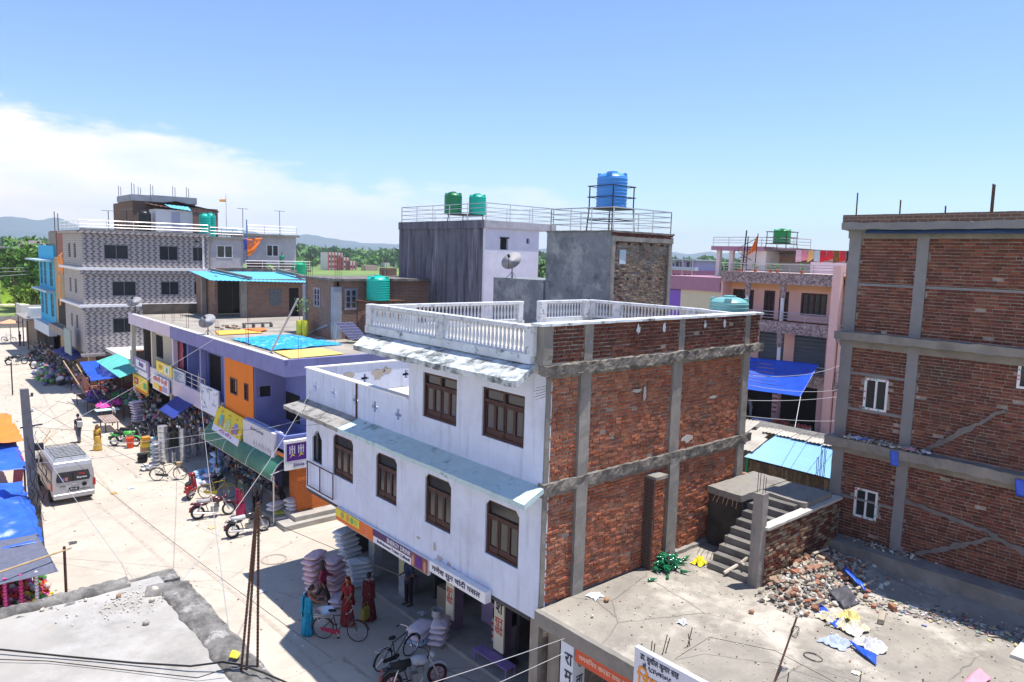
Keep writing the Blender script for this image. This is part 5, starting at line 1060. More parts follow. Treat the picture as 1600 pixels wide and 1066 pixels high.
for q in wb:
    f = MB().box(13.47, 13.5, *q).build('window', glass, B2)
    for k in range(4): MB().box(13.42, 13.46, q[0]+(q[1]-q[0])*k/3-.03, q[0]+(q[1]-q[0])*k/3+.03, q[2], q[3]).build('bar', M('blue_frame', (.12, .3, .45)), f)
    for k in range(4): MB().box(13.40, 13.43, q[0], q[1], q[2]+(q[3]-q[2])*k/3-.03, q[2]+(q[3]-q[2])*k/3+.03).build('bar', M('blue_frame', (.12, .3, .45)), f)
MB().box(12.2, 13.4, 86, 96, 10.1, 10.25).box(12.6, 13.4, 86, 95.4, 6.95, 7.15).build('canopy', flat('pale_blue_canopy', (.35, .5, .6)), B2); MB().box(12.7, 13.4, 86.2, 95.4, 2.5, 3.6).build('balcony', flat('white_balcony', (.5, .58, .66)), B2); MB().box(13.7, 20, 86.5, 95.3, 0, 2.6).build('ground_floor', dark, B2)
t = wthing('low_shop', (12.8, 98, 0), 'low ramshackle shop with a bright awning at the end of the street', 'building'); MB().box(13, 20, 96, 104, 0, 3.3).build('wall', M('ramshackle_wall', (.2, .16, .12), var=.3), t); MB().box(12, 20.5, 95.8, 104.5, 3.3, 3.5).build('roof', conc_l, t); MB().box(12.6, 15, 97, 99, 3.5, 4.6).build('water_box', flat('pale_box', (.55, .6, .65)), t)
for y in (96.5, 100, 103.5): MB().tube([(12.2, y, 0), (12.2, y, 3.3)], .06, 5).build('post', wood, t)
# distant houses
FB = wthing('distant_house', (24, 172, 0), 'two storey grey and lime green house beyond the sandy yard', 'building')
MB().box(17.5, 34, 170, 182, 0, 8.8).build('ground_floor', flat('lime_wall', (.38, .62, .06)), FB); MB().box(17.3, 34, 169.9, 182, 7.6, 10.6).build('upper_wall', flat('grey_render_far', (.40, .38, .38)), FB); MB().box(16.5, 34.5, 169, 182.5, 10.6, 10.9).build('roof', conc_l, FB); MB().box(21.5, 25.5, 172, 178, 10.9, 12.3).build('stairhead', flat('pinkish_render', (.55, .45, .44)), FB)
for x in (18.6, 20.8, 23.4, 26.5): MB().box(x, x+1.1, 169.8, 169.9, 8.6, 9.9).build('window', glass, FB); MB().box(x, x+1.1, 169.85, 170, 5.6, 6.9).build('window', glass, FB)
FP = wthing('distant_house', (157, 108, 0), 'distant lilac and pink house with a veranda', 'building')
MB().box(150, 160, 105, 112, 0, 9.8).build('lower_wall', flat('hot_pink_wall', (.62, .18, .32)), FP); MB().box(151, 160, 105.3, 111.8, 9.8, 12.2).build('upper_wall', flat('lilac_far_wall', (.50, .40, .66)), FP); MB().box(149.5, 160.5, 104.5, 112.3, 12.2, 12.5).box(149.6, 151, 104.6, 112, 9.7, 10.6).build('roof', flat('pale_lilac_far', (.6, .55, .7)), FP)
for y in (105.4, 108.3, 111.6): MB().box(149.8, 150.1, y, y+.3, 8, 12.2).build('column', flat('pale_lilac_far', (.6, .55, .7)), FP)
for y in (106, 107.2, 109.2, 110.4): MB().box(150.95, 151, y, y+.8, 10.2, 11.8).build('window', glass, FP); MB().box(149.95, 150, y, y+.8, 7.4, 8.8).build('window', glass, FP)
FS = wthing('distant_school', (222, 432, 0), 'distant white school building with red pillars among the trees', 'building')
rd = flat('red_far', (.50, .10, .09)); wt = flat('white_far', (.66, .64, .68))
for (x0, x1, z) in ((217, 227.5, 11), (223, 232, 8), (230, 237, 5.6)):
    MB().box(x0, x1, 430, 440, 0, z).build('wall', wt, FS)
    for k in range(int((x1-x0)/2.2)+1): MB().box(x0+k*2.2, x0+k*2.2+.9, 429.7, 430, 0, z).build('pillar', rd, FS)
    for j in range(int(z/3.2)):
        for k in range(int((x1-x0)/2.2)): MB().box(x0+k*2.2+1.1, x0+k*2.2+2.0, 429.9, 429.98, 1.2+j*3.2, 2.8+j*3.2).build('window', glass, FS)
rn = random.Random(8)
for i in range(22):
    x = rn.uniform(180, 900); y = rn.uniform(380, 560)-max(0, x-330)*.55
    if 210 < x < 240: continue
    o = MB().box(x, x+rn.uniform(5, 9), y, y+6, -.3, rn.uniform(2.8, 5)).build('distant_hut', flat('hut_%d' % (i % 4), [(.55, .5, .52), (.45, .3, .25), (.3, .42, .55), (.6, .58, .5)][i % 4])); tag(o, ['off white', 'reddish', 'blue', 'cream'][i % 4]+' far hut before the tree belt', 'hut', 'far huts at the edge of the fields')
# ================================================================== PINK BUILDING ACROSS THE YARD
pk = M('pink_wall', (.80, .52, .48), var=.04, bump=.08); pch = M('peach_wall', (.80, .45, .24), var=.04); stn = M('stone_cladding', (.36, .27, .26), var=.5, sc=9, bump=.8, bsc=12, patch=[((.12, .09, .10), 7, .5, .56, .8), ((.55, .45, .45), 5, .55, .62, .7)])
mau = flat('mauve_parapet', (.42, .22, .30)); PB = wthing('pink_building', (44, 24, 0), 'pink and peach building with stone clad balconies and steel rails', 'building')
hw = [(26.7, 28.3, 8.78, 10.18), (21.57, 23.27, 8.76, 10.18), (25.13, 25.9, 8.3, 10.2), (24.14, 24.79, 8.3, 10.2)]
w = MB(); w.wall('x', 45.2, 45.4, 20.3, 28.6, 8.3, 10.75, hw); w.build('wall', pk, PB)
MB().box(45.1, 45.2, 20.3, 28.6, 10.3, 10.72).build('lintel_band', pch, PB)
w = MB(); w.wall('x', 45.2, 45.4, 20.3, 28.6, 5.0, 7.6, [(24.25, 26.1, 5, 7.45), (21.4, 23.55, 5, 7.45)]); w.build('wall', pk, PB)
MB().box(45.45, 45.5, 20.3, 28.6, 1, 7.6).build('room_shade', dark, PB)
for a, b in ((24.25, 26.1), (21.4, 23.55)):
    m = MB(); m.grid(lambda u, v: Vector((45.3+.03*math.sin(v*60), a+(b-a)*u, 5.0+2.45*v)), 1, 60); m.build('rolling_shutter', flat('shutter_slate', (.10, .13, .17), rough=.4), PB)
for (z0, z1) in ((10.7, 11.43), (7.55, 8.3), (4.3, 5.02)): MB().box(43.95, 44.15, 20.75, 28.55, z0, z1).build('balcony_front', stn, PB); MB().box(44.15, 46, 20.3, 28.55, z0+.45, z1-.08).build('floor_slab', pch, PB)
MB().box(44, 44.5, 20.3, 20.5, 1, 12).box(44.1, 45.2, 28.45, 28.6, 1, 11).build('side_wall', pk, PB)
MB().box(43.95, 44.3, 20.25, 20.75, 1, 12.0).build('corner_pillar', pk, PB)
wc = flat('white_column', (.66, .66, .74))
for y in (26.55, 24.0):
    for z0, z1 in ((8.3, 10.72), (5.0, 7.55)): c = MB().lathe((44.15, y, z0), [(.12, 0), (.12, (z1-z0)*.62), (.16, (z1-z0)*.63), (.19, z1-z0)], 10).build('column', wc, PB); MB().lathe((44.15, y, z0+(z1-z0)*.63), [(.17, 0), (.22, (z1-z0)*.36)], 10).build('capital', stn, c)
st2 = M('brushed_rail', (.5, .46, .47), rough=.35, metal=.5, bump=0)
rail('railing', [(44.0, 28.4, 11.43), (44.0, 20.4, 11.43)], .55, (.55, .38, .2), PB, st2, 1.7, .022); rail('railing', [(44.0, 28.4, 8.3), (44.0, 20.8, 8.3)], .6, (.6, .4, .2), PB, st2, 1.5, .022); rail('railing', [(44.0, 28.4, 5.02), (44.0, 20.8, 5.02)], .6, (.6, .4, .2), PB, st2, 1.5, .022)
for q in hw[:2]: cw('x', 45.2, *q, PB, wood, 4, 2)
for q in hw[2:]: cw('x', 45.2, *q, PB, wood, 2, 2)
MB().box(45.0, 56, 20.5, 28.5, 11.35, 11.43).box(46, 56, 20.5, 28.4, 1, 11).build('roof_slab', M('pale_roof_tile', (.6, .5, .5)), PB)
# rooftop rooms
MB().box(48, 54, 27.6, 29.6, 11.4, 13.0).box(48, 48.3, 31.4, 31.7, 11.0, 13).box(48, 48.3, 30.3, 30.6, 11, 13).box(50, 54, 24.4, 27.6, 11.43, 12.1).build('stairhead_wall', flat('offwhite_room', (.70, .68, .62)), PB)
MB().box(49.9, 54, 24.4, 27.6, 12.1, 12.95).build('brick_room', brickmat('pale_far_brick', (.36, .2, .13), (.3, .2, .15), (.4, .36, .32)), PB); MB().box(49.8, 54, 24.3, 27.6, 12.6, 12.75).build('ring_beam', conc_l, PB)
MB().box(47.7, 54, 27.6, 32, 12.9, 13.2).build('room_parapet', mau, PB); MB().box(47.9, 54, 24.3, 27.6, 12.92, 13.05).build('roof_slab', conc_d, PB)
rail('railing', [(47.8, 31.9, 13.2), (47.8, 27.9, 13.2), (47.9, 24.3, 13.05)], .66, (.66, .45, .25), PB, st2, 1.4, .022)
MB().box(48.1, 56, 20.5, 24.3, 11.43, 12.2).build('wall', flat('pale_pink', (.72, .62, .66)), PB)
EX = wthing('mauve_annex', (44, 31, 0), 'low annex with a mauve parapet and cream wall left of the pink building', 'building')
MB().box(44.0, 50, 28.65, 33.5, 9.95, 10.93).build('parapet', mau, EX); MB().box(44.2, 50, 28.65, 32.0, 1, 9.95).build('wall', flat('cream_far', (.68, .62, .45)), EX); MB().box(44.2, 50, 32.0, 35, 1, 9.9).build('wall', flat('violet_far', (.25, .13, .55)), EX)
tank((48.4, 26.7, 13.45), .6, 1.0, (.02, .30, .08), 'green water tank on the pink building roof', 6); frame_stand((48.4, 26.7, 13.05), 1.6, .4, 'low stand with a guard rail under the green tank', .8)
t = wthing('flag', (44.5, 27, 11.4), 'triangular orange prayer flag on a leaning pole', 'flag'); MB().tube([(44.8, 26.55, 11.4), (44.8, 26.45, 14.0)], .03, 5).build('pole', wood, t); cloth('pennant', [(44.8, 26.48, 13.9), (44.8, 26.5, 12.9), (44.8, 27.3, 12.4), (44.8, 27.1, 12.6)], M('flag_orange', (.80, .14, .03), patch=[((.85, .5, .1), 5, .55, .6, .8)]), t, 10, 12, 0, .08)
t = wthing('dark_pole', (44.6, 28, 11.4), 'black pole standing on the pink roof terrace', 'pole'); MB().tube([(44.6, 27.35, 11.3), (44.6, 27.2, 14.2)], .05, 6).build('shaft', black, t)
t = wthing('spiral_stair', (47.3, 29, 11.4), 'small rusty spiral stair climbing to the tank roof', 'staircase')
MB().tube([(47.3, 28.7, 11.4), (47.3, 28.7, 13.9)], .04, 5).build('pole', iron, t)
for k in range(10): a = k*.55; MB().tube([(47.3, 28.7, 11.5+k*.18), (47.3+.6*math.cos(a), 28.7+.6*math.sin(a), 11.5+k*.18)], .03, 4).build('tread', iron, t)
MB().tube([(47.3+.62*math.cos(k*.35), 28.7+.62*math.sin(k*.35), 12.2+k*.115) for k in range(16)], .02, 4).build('handrail', iron, t)
# laundry
t = wthing('clothes_line', (46, 22, 12), 'rope with washing strung over the pink roof terrace', 'rope'); MB().tube([(46, 24.8, 13.1), (46, 22.5, 12.95), (46, 18.5, 12.9)], .012, 4).build('rope', iron, t)
lc = [(.7, .5, .6), (.7, .25, .35), (.75, .5, .2), (.5, .6, .7), (.6, .02, .04), (.65, .03, .05), (.2, .1, .03), (.6, .03, .05), (.02, .02, .04), (.6, .02, .15), (.1, .15, .25), (.7, .02, .05)]
ln_ = ['pale pink sheet', 'striped pink towel', 'yellow striped towel', 'pale blue shirt', 'red shirt', 'crimson wrap', 'brown cloth', 'dark red shawl', 'black shirt', 'magenta kurta', 'grey blue trousers', 'bright red sari length']
for i, (c, l) in enumerate(zip(lc, ln_)):
    y = 24.3-i*.42; o = cloth('laundry', [(46, y, 12.95), (46, y-.36, 12.93), (46.05, y-.40, 12.2+(i % 3)*.12), (46.05, y+.03, 12.15+(i % 2)*.1)], flat('laundry_%d' % i, c), None, 6, 8, 0, .08, 2, i); tag(o, l+' hanging on the rope over the pink roof', 'laundry', 'washing on the pink roof rope')
for i, y in enumerate((27.5, 26.3, 25.2, 24.7, 23.0)):
    t = wthing('potted_plant', (44.5, y, 11.43), 'small potted plant behind the top rail of the pink building, %s from the left' % ORD[i], 'plant', 'potted plants on the pink roof')
    MB().lathe((44.5, y, 11.43), [(.1, 0), (.14, .22)], 8).build('pot', flat('clay_pot', (.4, .15, .08)), t); m = MB(); rn = random.Random(i)
    for k in range(30): m.obox((44.5+rn.uniform(-.2, .2), y+rn.uniform(-.2, .2), 11.65+rn.uniform(0, .4)), (.12, .06, .01), RZ(rn.uniform(0, 6))@RY(rn.uniform(-1, 1)))
    m.build('leaves', flat('leaf_green', (.12, .28, .05)), t, kind='stuff')
# wing to the right and brick house behind
WG = wthing('pink_wing', (44, 19, 0), 'narrow pink wing with small stone clad balconies beside the frame building', 'building')
MB().box(45.2, 50, 14, 20.2, 1, 8.2).build('wall', pk, WG); MB().box(44.0, 45.2, 15, 20.2, 7.3, 7.9).box(44, 45.2, 15, 20.2, 4.3, 4.8).build('balcony_front', stn, WG)
for y in (20.0, 19.1, 16): MB().box(44.1, 44.45, y-.15, y+.15, 1, 7.3).build('column', pk, WG)
for z in (2, 5.1): MB().box(45.15, 45.2, 19.0, 19.8, z, z+1.9).build('window', dark, WG)
rail('railing', [(44.05, 20.1, 4.8), (44.05, 15, 4.8)], .7, (.7, .4, .15), WG, st2, 1.5, .02); rail('railing', [(44.05, 20.1, 7.9), (44.05, 15, 7.9)], .5, (.5, .25), WG, st2, 1.5, .02)
t = wthing('brick_house', (56, 18, 0), 'raw brick house showing between the pink building and the frame building', 'building'); MB().box(44.52, 60, 12, 20.22, 8.25, 12.3).build('wall', brickmat('tan_far_brick', (.38, .24, .15), (.3, .18, .12), (.42, .38, .33)), t); MB().box(44.48, 60, 12, 20.24, 9.6, 9.8).build('ring_beam', conc_l, t); MB().box(50, 56, 15, 20, 13.1, 13.3).build('roof_sheet', dark, t)
# yard level shops under the pink building
yard = M('yard_concrete', (.3, .28, .27), var=.2)
MB().box(38.5, 58, 10, 36, -.2, 1.2).build('raised_yard', yard, kind='structure')
for y in (28.3, 26.6, 24.0, 21.0): MB().box(44.1, 44.5, y-.2, y+.2, 1.2, 4.4).build('column', M('lettered_pink', (.55, .36, .38)), PB)
for k in range(5): lettering('पसल सामान', .16, ink, PB, (44.09, 24.0, 3.5-k*.3), (0, -1, 0), (0, 0, 1), width=.34)
for k in range(4): lettering('किराना', .16, ink, PB, (44.09, 26.6, 3.3-k*.3), (0, -1, 0), (0, 0, 1), width=.34)
t = tagc(cloth('tarpaulin_awning', [(43.6, 26.0, 5.75), (43.6, 21.0, 5.9), (40.2, 20.3, 4.35), (40.4, 25.0, 4.15)], tarp_b, None, 40, 30, .45, .05, 1.2, 11, label='big royal blue tarpaulin strung out from the pink building'), 'tarpaulin')
for i, (x, y, z) in enumerate([(40.2, 20.3, 4.35), (40.4, 25.0, 4.15)]):
    t = wthing('guy_rope', (x, y, z), ['rope pulling down the right corner of the big tarpaulin', 'rope pulling down the left corner of the big tarpaulin'][i], 'rope'); MB().tube([(x, y, z), (x-6, y-2.5, .5)], .015, 4).build('rope', whitep, t)
for i, (y, c) in enumerate([(24.2, (.35, .4, .7)), (21.5, (.15, .3, .3)), (22.8, (.3, .14, .1))]):
    t = wthing('stall_table', (43, y, 1.2), ['small table with a pale blue top under the blue tarpaulin', 'dark green stall table right under the tarpaulin corner', 'brown stall table heaped with red goods under the tarpaulin'][i], 'table'); MB().box(42.6, 43.3, y-.5, y+.5, 1.85, 1.93).build('tabletop', flat('tabletop_%d' % i, c), t)
    for a, b in ((42.65, y-.45), (43.25, y-.45), (43.25, y+.45), (42.65, y+.45)): MB().box(a-.03, a+.03, b-.03, b+.03, 1.2, 1.85).build('leg', whitep, t)
    if i: g = MB(); rn = random.Random(i); [g.ball((42.95+rn.uniform(-.3, .3), y+rn.uniform(-.45, .45), 1.98), .09, 6, 4) for _ in range(24)]; g.build('heaped_goods', flat('goods_%d' % i, (.4, .08, .06)), t, kind='stuff')
# ---- sheds in the yard between the buildings
SH = wthing('tin_shed', (31, 15.6, 0), 'plank walled shed with a pale blue corrugated roof', 'shed')
corr('roof', (30.15, 17.75, 2.98), (30.15, 13.2, 2.98), (32.7, 13.2, 3.72), (32.5, 17.5, 3.72), M('pale_blue_sheet', (.20, .42, .68), rough=.45, var=.06, sc=.6), SH, .09, .012, 2)
rn = random.Random(6)
for k in range(22):
    y = 17.6-k*.2; c = rn.choice([(.17, .12, .075), (.13, .1, .07), (.2, .15, .10), (.10, .08, .06)]); MB().box(30.35, 30.38+rn.uniform(0, .02), y-.185, y, .6, 2.85+rn.uniform(-.03, .03)).build('plank', M('plank_%.2f' % c[0], c, var=.3, sc=6, streak=[((.05, .04, .03), 12, .5, .7, .6)]), SH)
MB().box(30.4, 34.5, 13.2, 13.3, 0, 3).box(30.4, 34.5, 17.5, 17.6, 0, 3).build('end_wall', wood, SH); MB().box(30.3, 30.42, 17.62, 17.72, .5, 2.9).build('green_post', flat('green_paint', (.03, .25, .12)), SH)
asb = M('asbestos_sheet', (.46, .42, .36), var=.2, sc=1, bump=.3, stain=[((.25, .23, .2), 1.5, .5, .7, .6)])
rn = random.Random(12)
for k, (x0, y0, z0) in enumerate([(30.1, 19.4, 2.95), (30.4, 18.9, 3.1), (30.5, 18.3, 3.2), (31.2, 19.3, 3.3), (31.6, 18.6, 3.45), (32.0, 19.6, 3.6), (30.2, 20.2, 2.9), (31.3, 20.3, 3.3)]):
    corr('asbestos_sheet', (x0, y0, z0), (x0+.02, y0-.75, z0+.02), (x0+1.4, y0-.72, z0+.42), (x0+1.38, y0+.03, z0+.40), asb, SH, .18, .02, 1)
for k in range(7): corr('ridge_sheet', (32.4, 18.2-k*.75, 3.78), (32.45, 17.5-k*.75, 3.8), (33.1, 17.5-k*.75, 3.9), (33.05, 18.2-k*.75, 3.88), asb, SH, .18, .02, 1)
MB().box(33.0, 35, 13.2, 20, 0, 3.7).build('rear_wall', conc_d, SH)
# tiled roof in front
TR = wthing('tiled_roof', (26, 14, 0), 'small roof of half round clay tiles behind the landing', 'roof')
tc_ = [(.42, .20, .12), (.34, .17, .11), (.48, .27, .17), (.22, .13, .09)]
tms = [M('clay_tile_%d' % i, c, var=.25, sc=4) for i, c in enumerate(tc_)]; tmsh = []
for m_ in tms:
    m = MB(); m.grid(lambda u, v: Vector((.38*(v-.5), .085*math.cos(math.pi*u)*(1+.1*v), .06*math.sin(math.pi*u))), 6, 1); tmsh.append(m.mesh('tile', m_))
rn = random.Random(3)
for r in range(6):
    for k in range(24): obj_from(rn.choice(tmsh), 'tile', TR, (27.75-r*.32, 16.5-k*.17+rn.uniform(-.02, .02), 2.83-r*.13+rn.uniform(0, .02)), (rn.uniform(-.06, .06), -.38, math.pi+rn.uniform(-.1, .1)))
MB().slab([(27.9, 16.7, 2.80), (27.9, 12.3, 2.80), (25.9, 12.3, 2.0), (25.9, 16.7, 2.0)], .05).build('roof_deck', wood, TR)
for k in range(20): obj_from(rn.choice(tmsh), 'ridge_tile', TR, (27.95, 16.6-k*.22, 2.9), (0, rn.uniform(-.05, .05), R(90)))
MB().box(26.2, 27.8, 12.4, 16.6, 0, 2.1).build('wall', conc_d, TR)
rebars([(22.0, 10.2)], 4.9, 1.35, 'cage of upright column bars beside the frame building', None, n=6, s=.1)
t = wthing('concrete_column', (22.0, 10.25, 3.5), 'stub column carrying the bar cage next to the frame building', 'column'); MB().rough(21.9, 22.3, 10.1, 10.45, 0, 4.95, .4, .01, 3).build('shaft', conc_d, t)
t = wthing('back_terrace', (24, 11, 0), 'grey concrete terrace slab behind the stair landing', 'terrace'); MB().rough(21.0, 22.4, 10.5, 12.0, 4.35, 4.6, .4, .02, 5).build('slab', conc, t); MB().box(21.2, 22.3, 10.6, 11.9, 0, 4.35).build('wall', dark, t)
t = wthing('white_tin_panel', (21.3, 9.9, 3.5), 'narrow white corrugated panel standing beside the frame building', 'panel'); MB().box(21.22, 21.27, 9.75, 10.1, 3.5, 4.9).build('sheet', whitep, t)
# ================================================================== HILLS, WOODS, TREES
hm = M('hill_forest', (.05, .10, .12), var=.2, sc=.002, bump=0); rn = random.Random(1)
def hills(name, r, a0, a1, h0, seed, dep=900):
    m = MB()
    def fn(u, v):
        a = a0+(a1-a0)*u; rr = r+dep*v; h = h0*(.42+.5*max(0, min(1, (a-.9)/.7)))*(.85+.3*noise.fractal(Vector((a*7, seed, 0)), .8, 2, 6))*math.sin(math.pi*min(1, max(0, v)))**.8
        return Vector((rr*math.cos(a), rr*math.sin(a), -1+max(0, h)+h*.12*noise.noise(Vector((a*60, v*3, seed)))))
    m.grid(fn, 260, 8); m.build(name, hm, kind='structure', smooth=True)
hills('hills', 4400, R(20), R(110), 205, 1.3); hills('hills', 3600, R(10), R(110), 90, 6.1, 600)
leafm = {}
def leafmat(i, c):
    if i not in leafm: leafm[i] = M('foliage_%d' % i, c, rough=.7, var=.45, sc=.9, bump=0)
    return leafm[i]
def far_wood(name, pts, hgt, c, seed, label=None, dens=1.0, cl=2.2, kind='stuff'):
    rn = random.Random(seed); m = MB()
    for (x, y, wd_) in pts:
        n = int(26*dens); H_ = hgt*rn.uniform(.65, 1.2)
        for k in range(n):
            a = rn.uniform(0, 6.28); zz = rn.uniform(.15, 1); r_ = wd_*math.sin(math.pi*min(1, zz*.9))**.6*rn.uniform(.3, 1)
            c0 = Vector((x+r_*math.cos(a), y+r_*math.sin(a), H_*zz)); s = cl*rn.uniform(.6, 1.4)
            f = rn.uniform(.7, 1.4); m.col = (f, f*rn.uniform(.9, 1.1), f*.9)
            for q in range(4):
                Mr = Matrix.Rotation(rn.uniform(0, 6), 3, Vector((rn.uniform(-1, 1), rn.uniform(-1, 1), rn.uniform(-1, 1))).normalized()); v = [c0+Mr@Vector(p)*s*.5+Vector((rn.uniform(-1, 1), rn.uniform(-1, 1), rn.uniform(-1, 1)))*s*.45 for p in ((-1, -.4, 0), (1, -.5, .1), (.7, .6, 0), (-.5, .7, -.1))]
                m.add(v, [(0, 1, 2, 3)])
    mt = M('wood_foliage_'+name, c, rough=.8, var=.2, sc=.05, bump=0, attr=True)
    return m.build(name, mt, kind=kind, **({'label': label} if label else {}))
pts = []; rn = random.Random(44)
for i in range(620):
    a = R(-4+100*i/620)+rn.uniform(-.004, .004); r_ = rn.uniform(620, 820); pts.append((r_*math.cos(a), r_*math.sin(a), rn.uniform(6, 11)))
tag(far_wood('far_wood', pts, 12, (.09, .20, .06), 2, 'belt of distant green trees beyond the fields', 1.0, 5), None, 'woodland')
pts = []
for i in range(150):
    a = R(20+75*i/150)+rn.uniform(-.02, .02); r_ = rn.uniform(440, 600)
    if .95 < a < 1.12 and r_ < 520: continue
    pts.append((r_*math.cos(a), r_*math.sin(a), rn.uniform(3, 6)))
tag(far_wood('far_scrub', pts, 7, (.13, .27, .07), 3, 'loose pale green scrub in front of the tree belt', .8, 3), None, 'scrub')
pts = []
for i in range(70):
    a = R(14+34*i/70)+rn.uniform(-.02, .02); r_ = rn.uniform(170, 300); pts.append((r_*math.cos(a), r_*math.sin(a), rn.uniform(3, 6)))
tag(far_wood('orchard', pts, 9, (.07, .16, .04), 5, 'green trees behind the pink building', 1.2, 2.4), None, 'trees')
def tree(x, y, h, w_, c, seed, label, n=420, s=.9):
    rn = random.Random(seed); t = wthing('broadleaf_tree', (x, y, 0), label, 'tree', 'trees beside the street')
    m = MB(); m.tube([(x, y, 0), (x+.1, y, h*.3), (x-.1, y+.1, h*.7)], [.28, .2, .08], 7)
    for k in range(6):
        a = k*1.05+rn.random(); m.tube([(x, y, h*(.25+.06*k)), (x+w_*.6*math.cos(a), y+w_*.6*math.sin(a), h*(.5+.07*k))], [.1, .03], 5)
    m.build('trunk', M('bark', (.12, .09, .06), var=.3), t)
    m = MB()
    blobs = [(rn.uniform(0, 6.28), rn.uniform(.3, .95), rn.uniform(0, .75)) for _ in range(16)]
    for k in range(n):
        a, zz, rr = rn.choice(blobs); c0 = Vector((x+w_*rr*math.cos(a), y+w_*rr*math.sin(a), h*(.28+.62*zz)))+Vector((rn.gauss(0, 1), rn.gauss(0, 1), rn.gauss(0, .8)))*w_*.23
        f = rn.uniform(.55, 1.5); m.col = (f*rn.uniform(.9, 1.2), f, f*.8)
        for q in range(4):
            Mr = Matrix.Rotation(rn.uniform(0, 6), 3, Vector((rn.uniform(-1, 1), rn.uniform(-1, 1), rn.uniform(-1, 1))).normalized()); v = [c0+Mr@Vector(p)*s*.4+Vector((rn.uniform(-1, 1), rn.uniform(-1, 1), rn.uniform(-1, 1)))*s*.2*q for p in ((-1, -.4, 0), (1, -.5, .1), (.7, .6, 0), (-.5, .7, -.1))]; m.add(v, [(0, 1, 2, 3)])
    m.build('crown', M('tree_leaf_%.2f' % c[1], c, rough=.7, var=.2, sc=.4, bump=0, attr=True), t, kind='stuff')
TC = (.12, .25, .06)
for i, (x, y, h, w_, l) in enumerate([(17.5, 150, 13, 5.5, 'large dense green tree at the left edge beyond the sandy yard'), (21.5, 158, 9.5, 4.5, 'green tree left of the lime green house'), (24.5, 160, 7, 4, 'lower tree in front of the lime green house'), (14, 165, 12, 5, 'tall tree at the far left edge of the picture'), (19.5, 140, 4.5, 3.4, 'pale yellow green bush by the white shed'), (26.5, 150, 6, 3.5, 'round tree behind the blue house')]):
    tree(x, y, h, w_, (.16, .26, .04) if i == 4 else TC, 20+i, l)
t = wthing('white_shed', (19, 128, 0), 'low white walled enclosure beside the sandy yard', 'wall'); MB().box(16, 21.5, 132, 132.3, 0, 2.4).box(16, 16.3, 132.3, 138, 0, 2.4).build('wall', flat('dull_white', (.5, .5, .48)), t)
t = wthing('kerb_wall', (15, 118, 0), 'long low grey boundary wall at the end of the street', 'wall'); MB().box(2, 60, 122, 122.4, 0, 1.6).build('wall', conc_l, t)
# haze
hz = bpy.data.materials.new('haze_air'); hz.use_nodes = True; hz.node_tree.nodes.clear(); ho = hz.node_tree.nodes.new('ShaderNodeOutputMaterial'); pv_ = hz.node_tree.nodes.new('ShaderNodeVolumePrincipled')
pv_.inputs['Density'].default_value = .00019; pv_.inputs['Color'].default_value = (.78, .89, 1.0, 1); pv_.inputs['Anisotropy'].default_value = .1; hz.node_tree.links.new(pv_.outputs[0], ho.inputs['Volume'])
MB().box(-1500, 5700, -1500, 5700, -1.6, 270).build('haze', hz, kind='stuff')
# ================================================================== NEAR LEFT ROOF (slab below the camera)
nr_m = M('near_roof_slab', (.35, .33, .30), var=.15, sc=.9, bump=.5, bsc=16, stain=[((.46, .45, .43), .7, .45, .62, .7), ((.20, .19, .175), 1.1, .5, .70, .65), ((.4, .33, .22), .8, .6, .72, .5), ((.50, .36, .20), 1.2, .72, .80, .4)])
nk_m = M('crumbled_kerb', (.21, .20, .185), var=.3, bump=1.0, bsc=12, stain=[((.07, .065, .06), 2.4, .42, .58, .85), ((.55, .53, .5), 2.2, .56, .66, .6)])
NR = wthing('near_flat_roof', (0, 9, 0), 'weathered concrete flat roof with crumbling kerbs in the lower left corner', 'roof')
m = MB(); 
def nrf(u, v):
    x = -6+9.05*u; y = 3+8.75*v
    if y > 11.2 and x > 2.7: pass
    return Vector((x, y, 6.86+.02*noise.noise(Vector((x*.6, y*.6, 0)))))
m.grid(nrf, 40, 40); m.build('roof_deck', nr_m, NR, smooth=True)
MB().box(-6, 3.0, 3, 11.7, 6.5, 6.82).box(-6, 2.9, 3, 11.6, 0, 6.5).build('building_body', conc_l, NR)
def mound(p0, p1, w_, h, seed):
    p0 = Vector(p0); p1 = Vector(p1); d = (p1-p0).normalized(); sd_ = Vector((-d.y, d.x, 0)); L = (p1-p0).length; m = MB()
    def fn(u, v):
        q = p0.lerp(p1, u); a = noise.noise(Vector((u*L*1.3, seed, 0))); ww = w_*(1+.25*a); z = h*(max(0, math.sin(math.pi*v))**.55)*(1+.35*a)
        p = q+sd_*((v-.5)*ww+.04*noise.noise(Vector((u*L*4, seed, 3)))); r_ = noise.fractal(Vector((p.x*9, p.y*9, seed)), .8, 2, 4)
        return p+Vector((0, 0, z+(.03*r_ if 0 < v < 1 else -.1)))
    m.grid(fn, int(L/.035), 14); m.build('kerb', nk_m, NR, smooth=True)
mound((-6, 11.74, 6.84), (2.62, 11.76, 6.84), .36, .10, 1); mound((3.12, 3, 6.84), (3.1, 11.2, 6.84), .46, .07, 2); mound((2.75, 11.3, 6.84), (3.3, 11.1, 6.84), .42, .07, 3)
MB().rough(3.0, 3.36, 3, 11.35, 6.5, 6.85, .1, .03, 64).rough(-6, 3.3, 11.5, 11.92, 6.45, 6.85, .1, .03, 65).build('roof_edge', nk_m, NR)
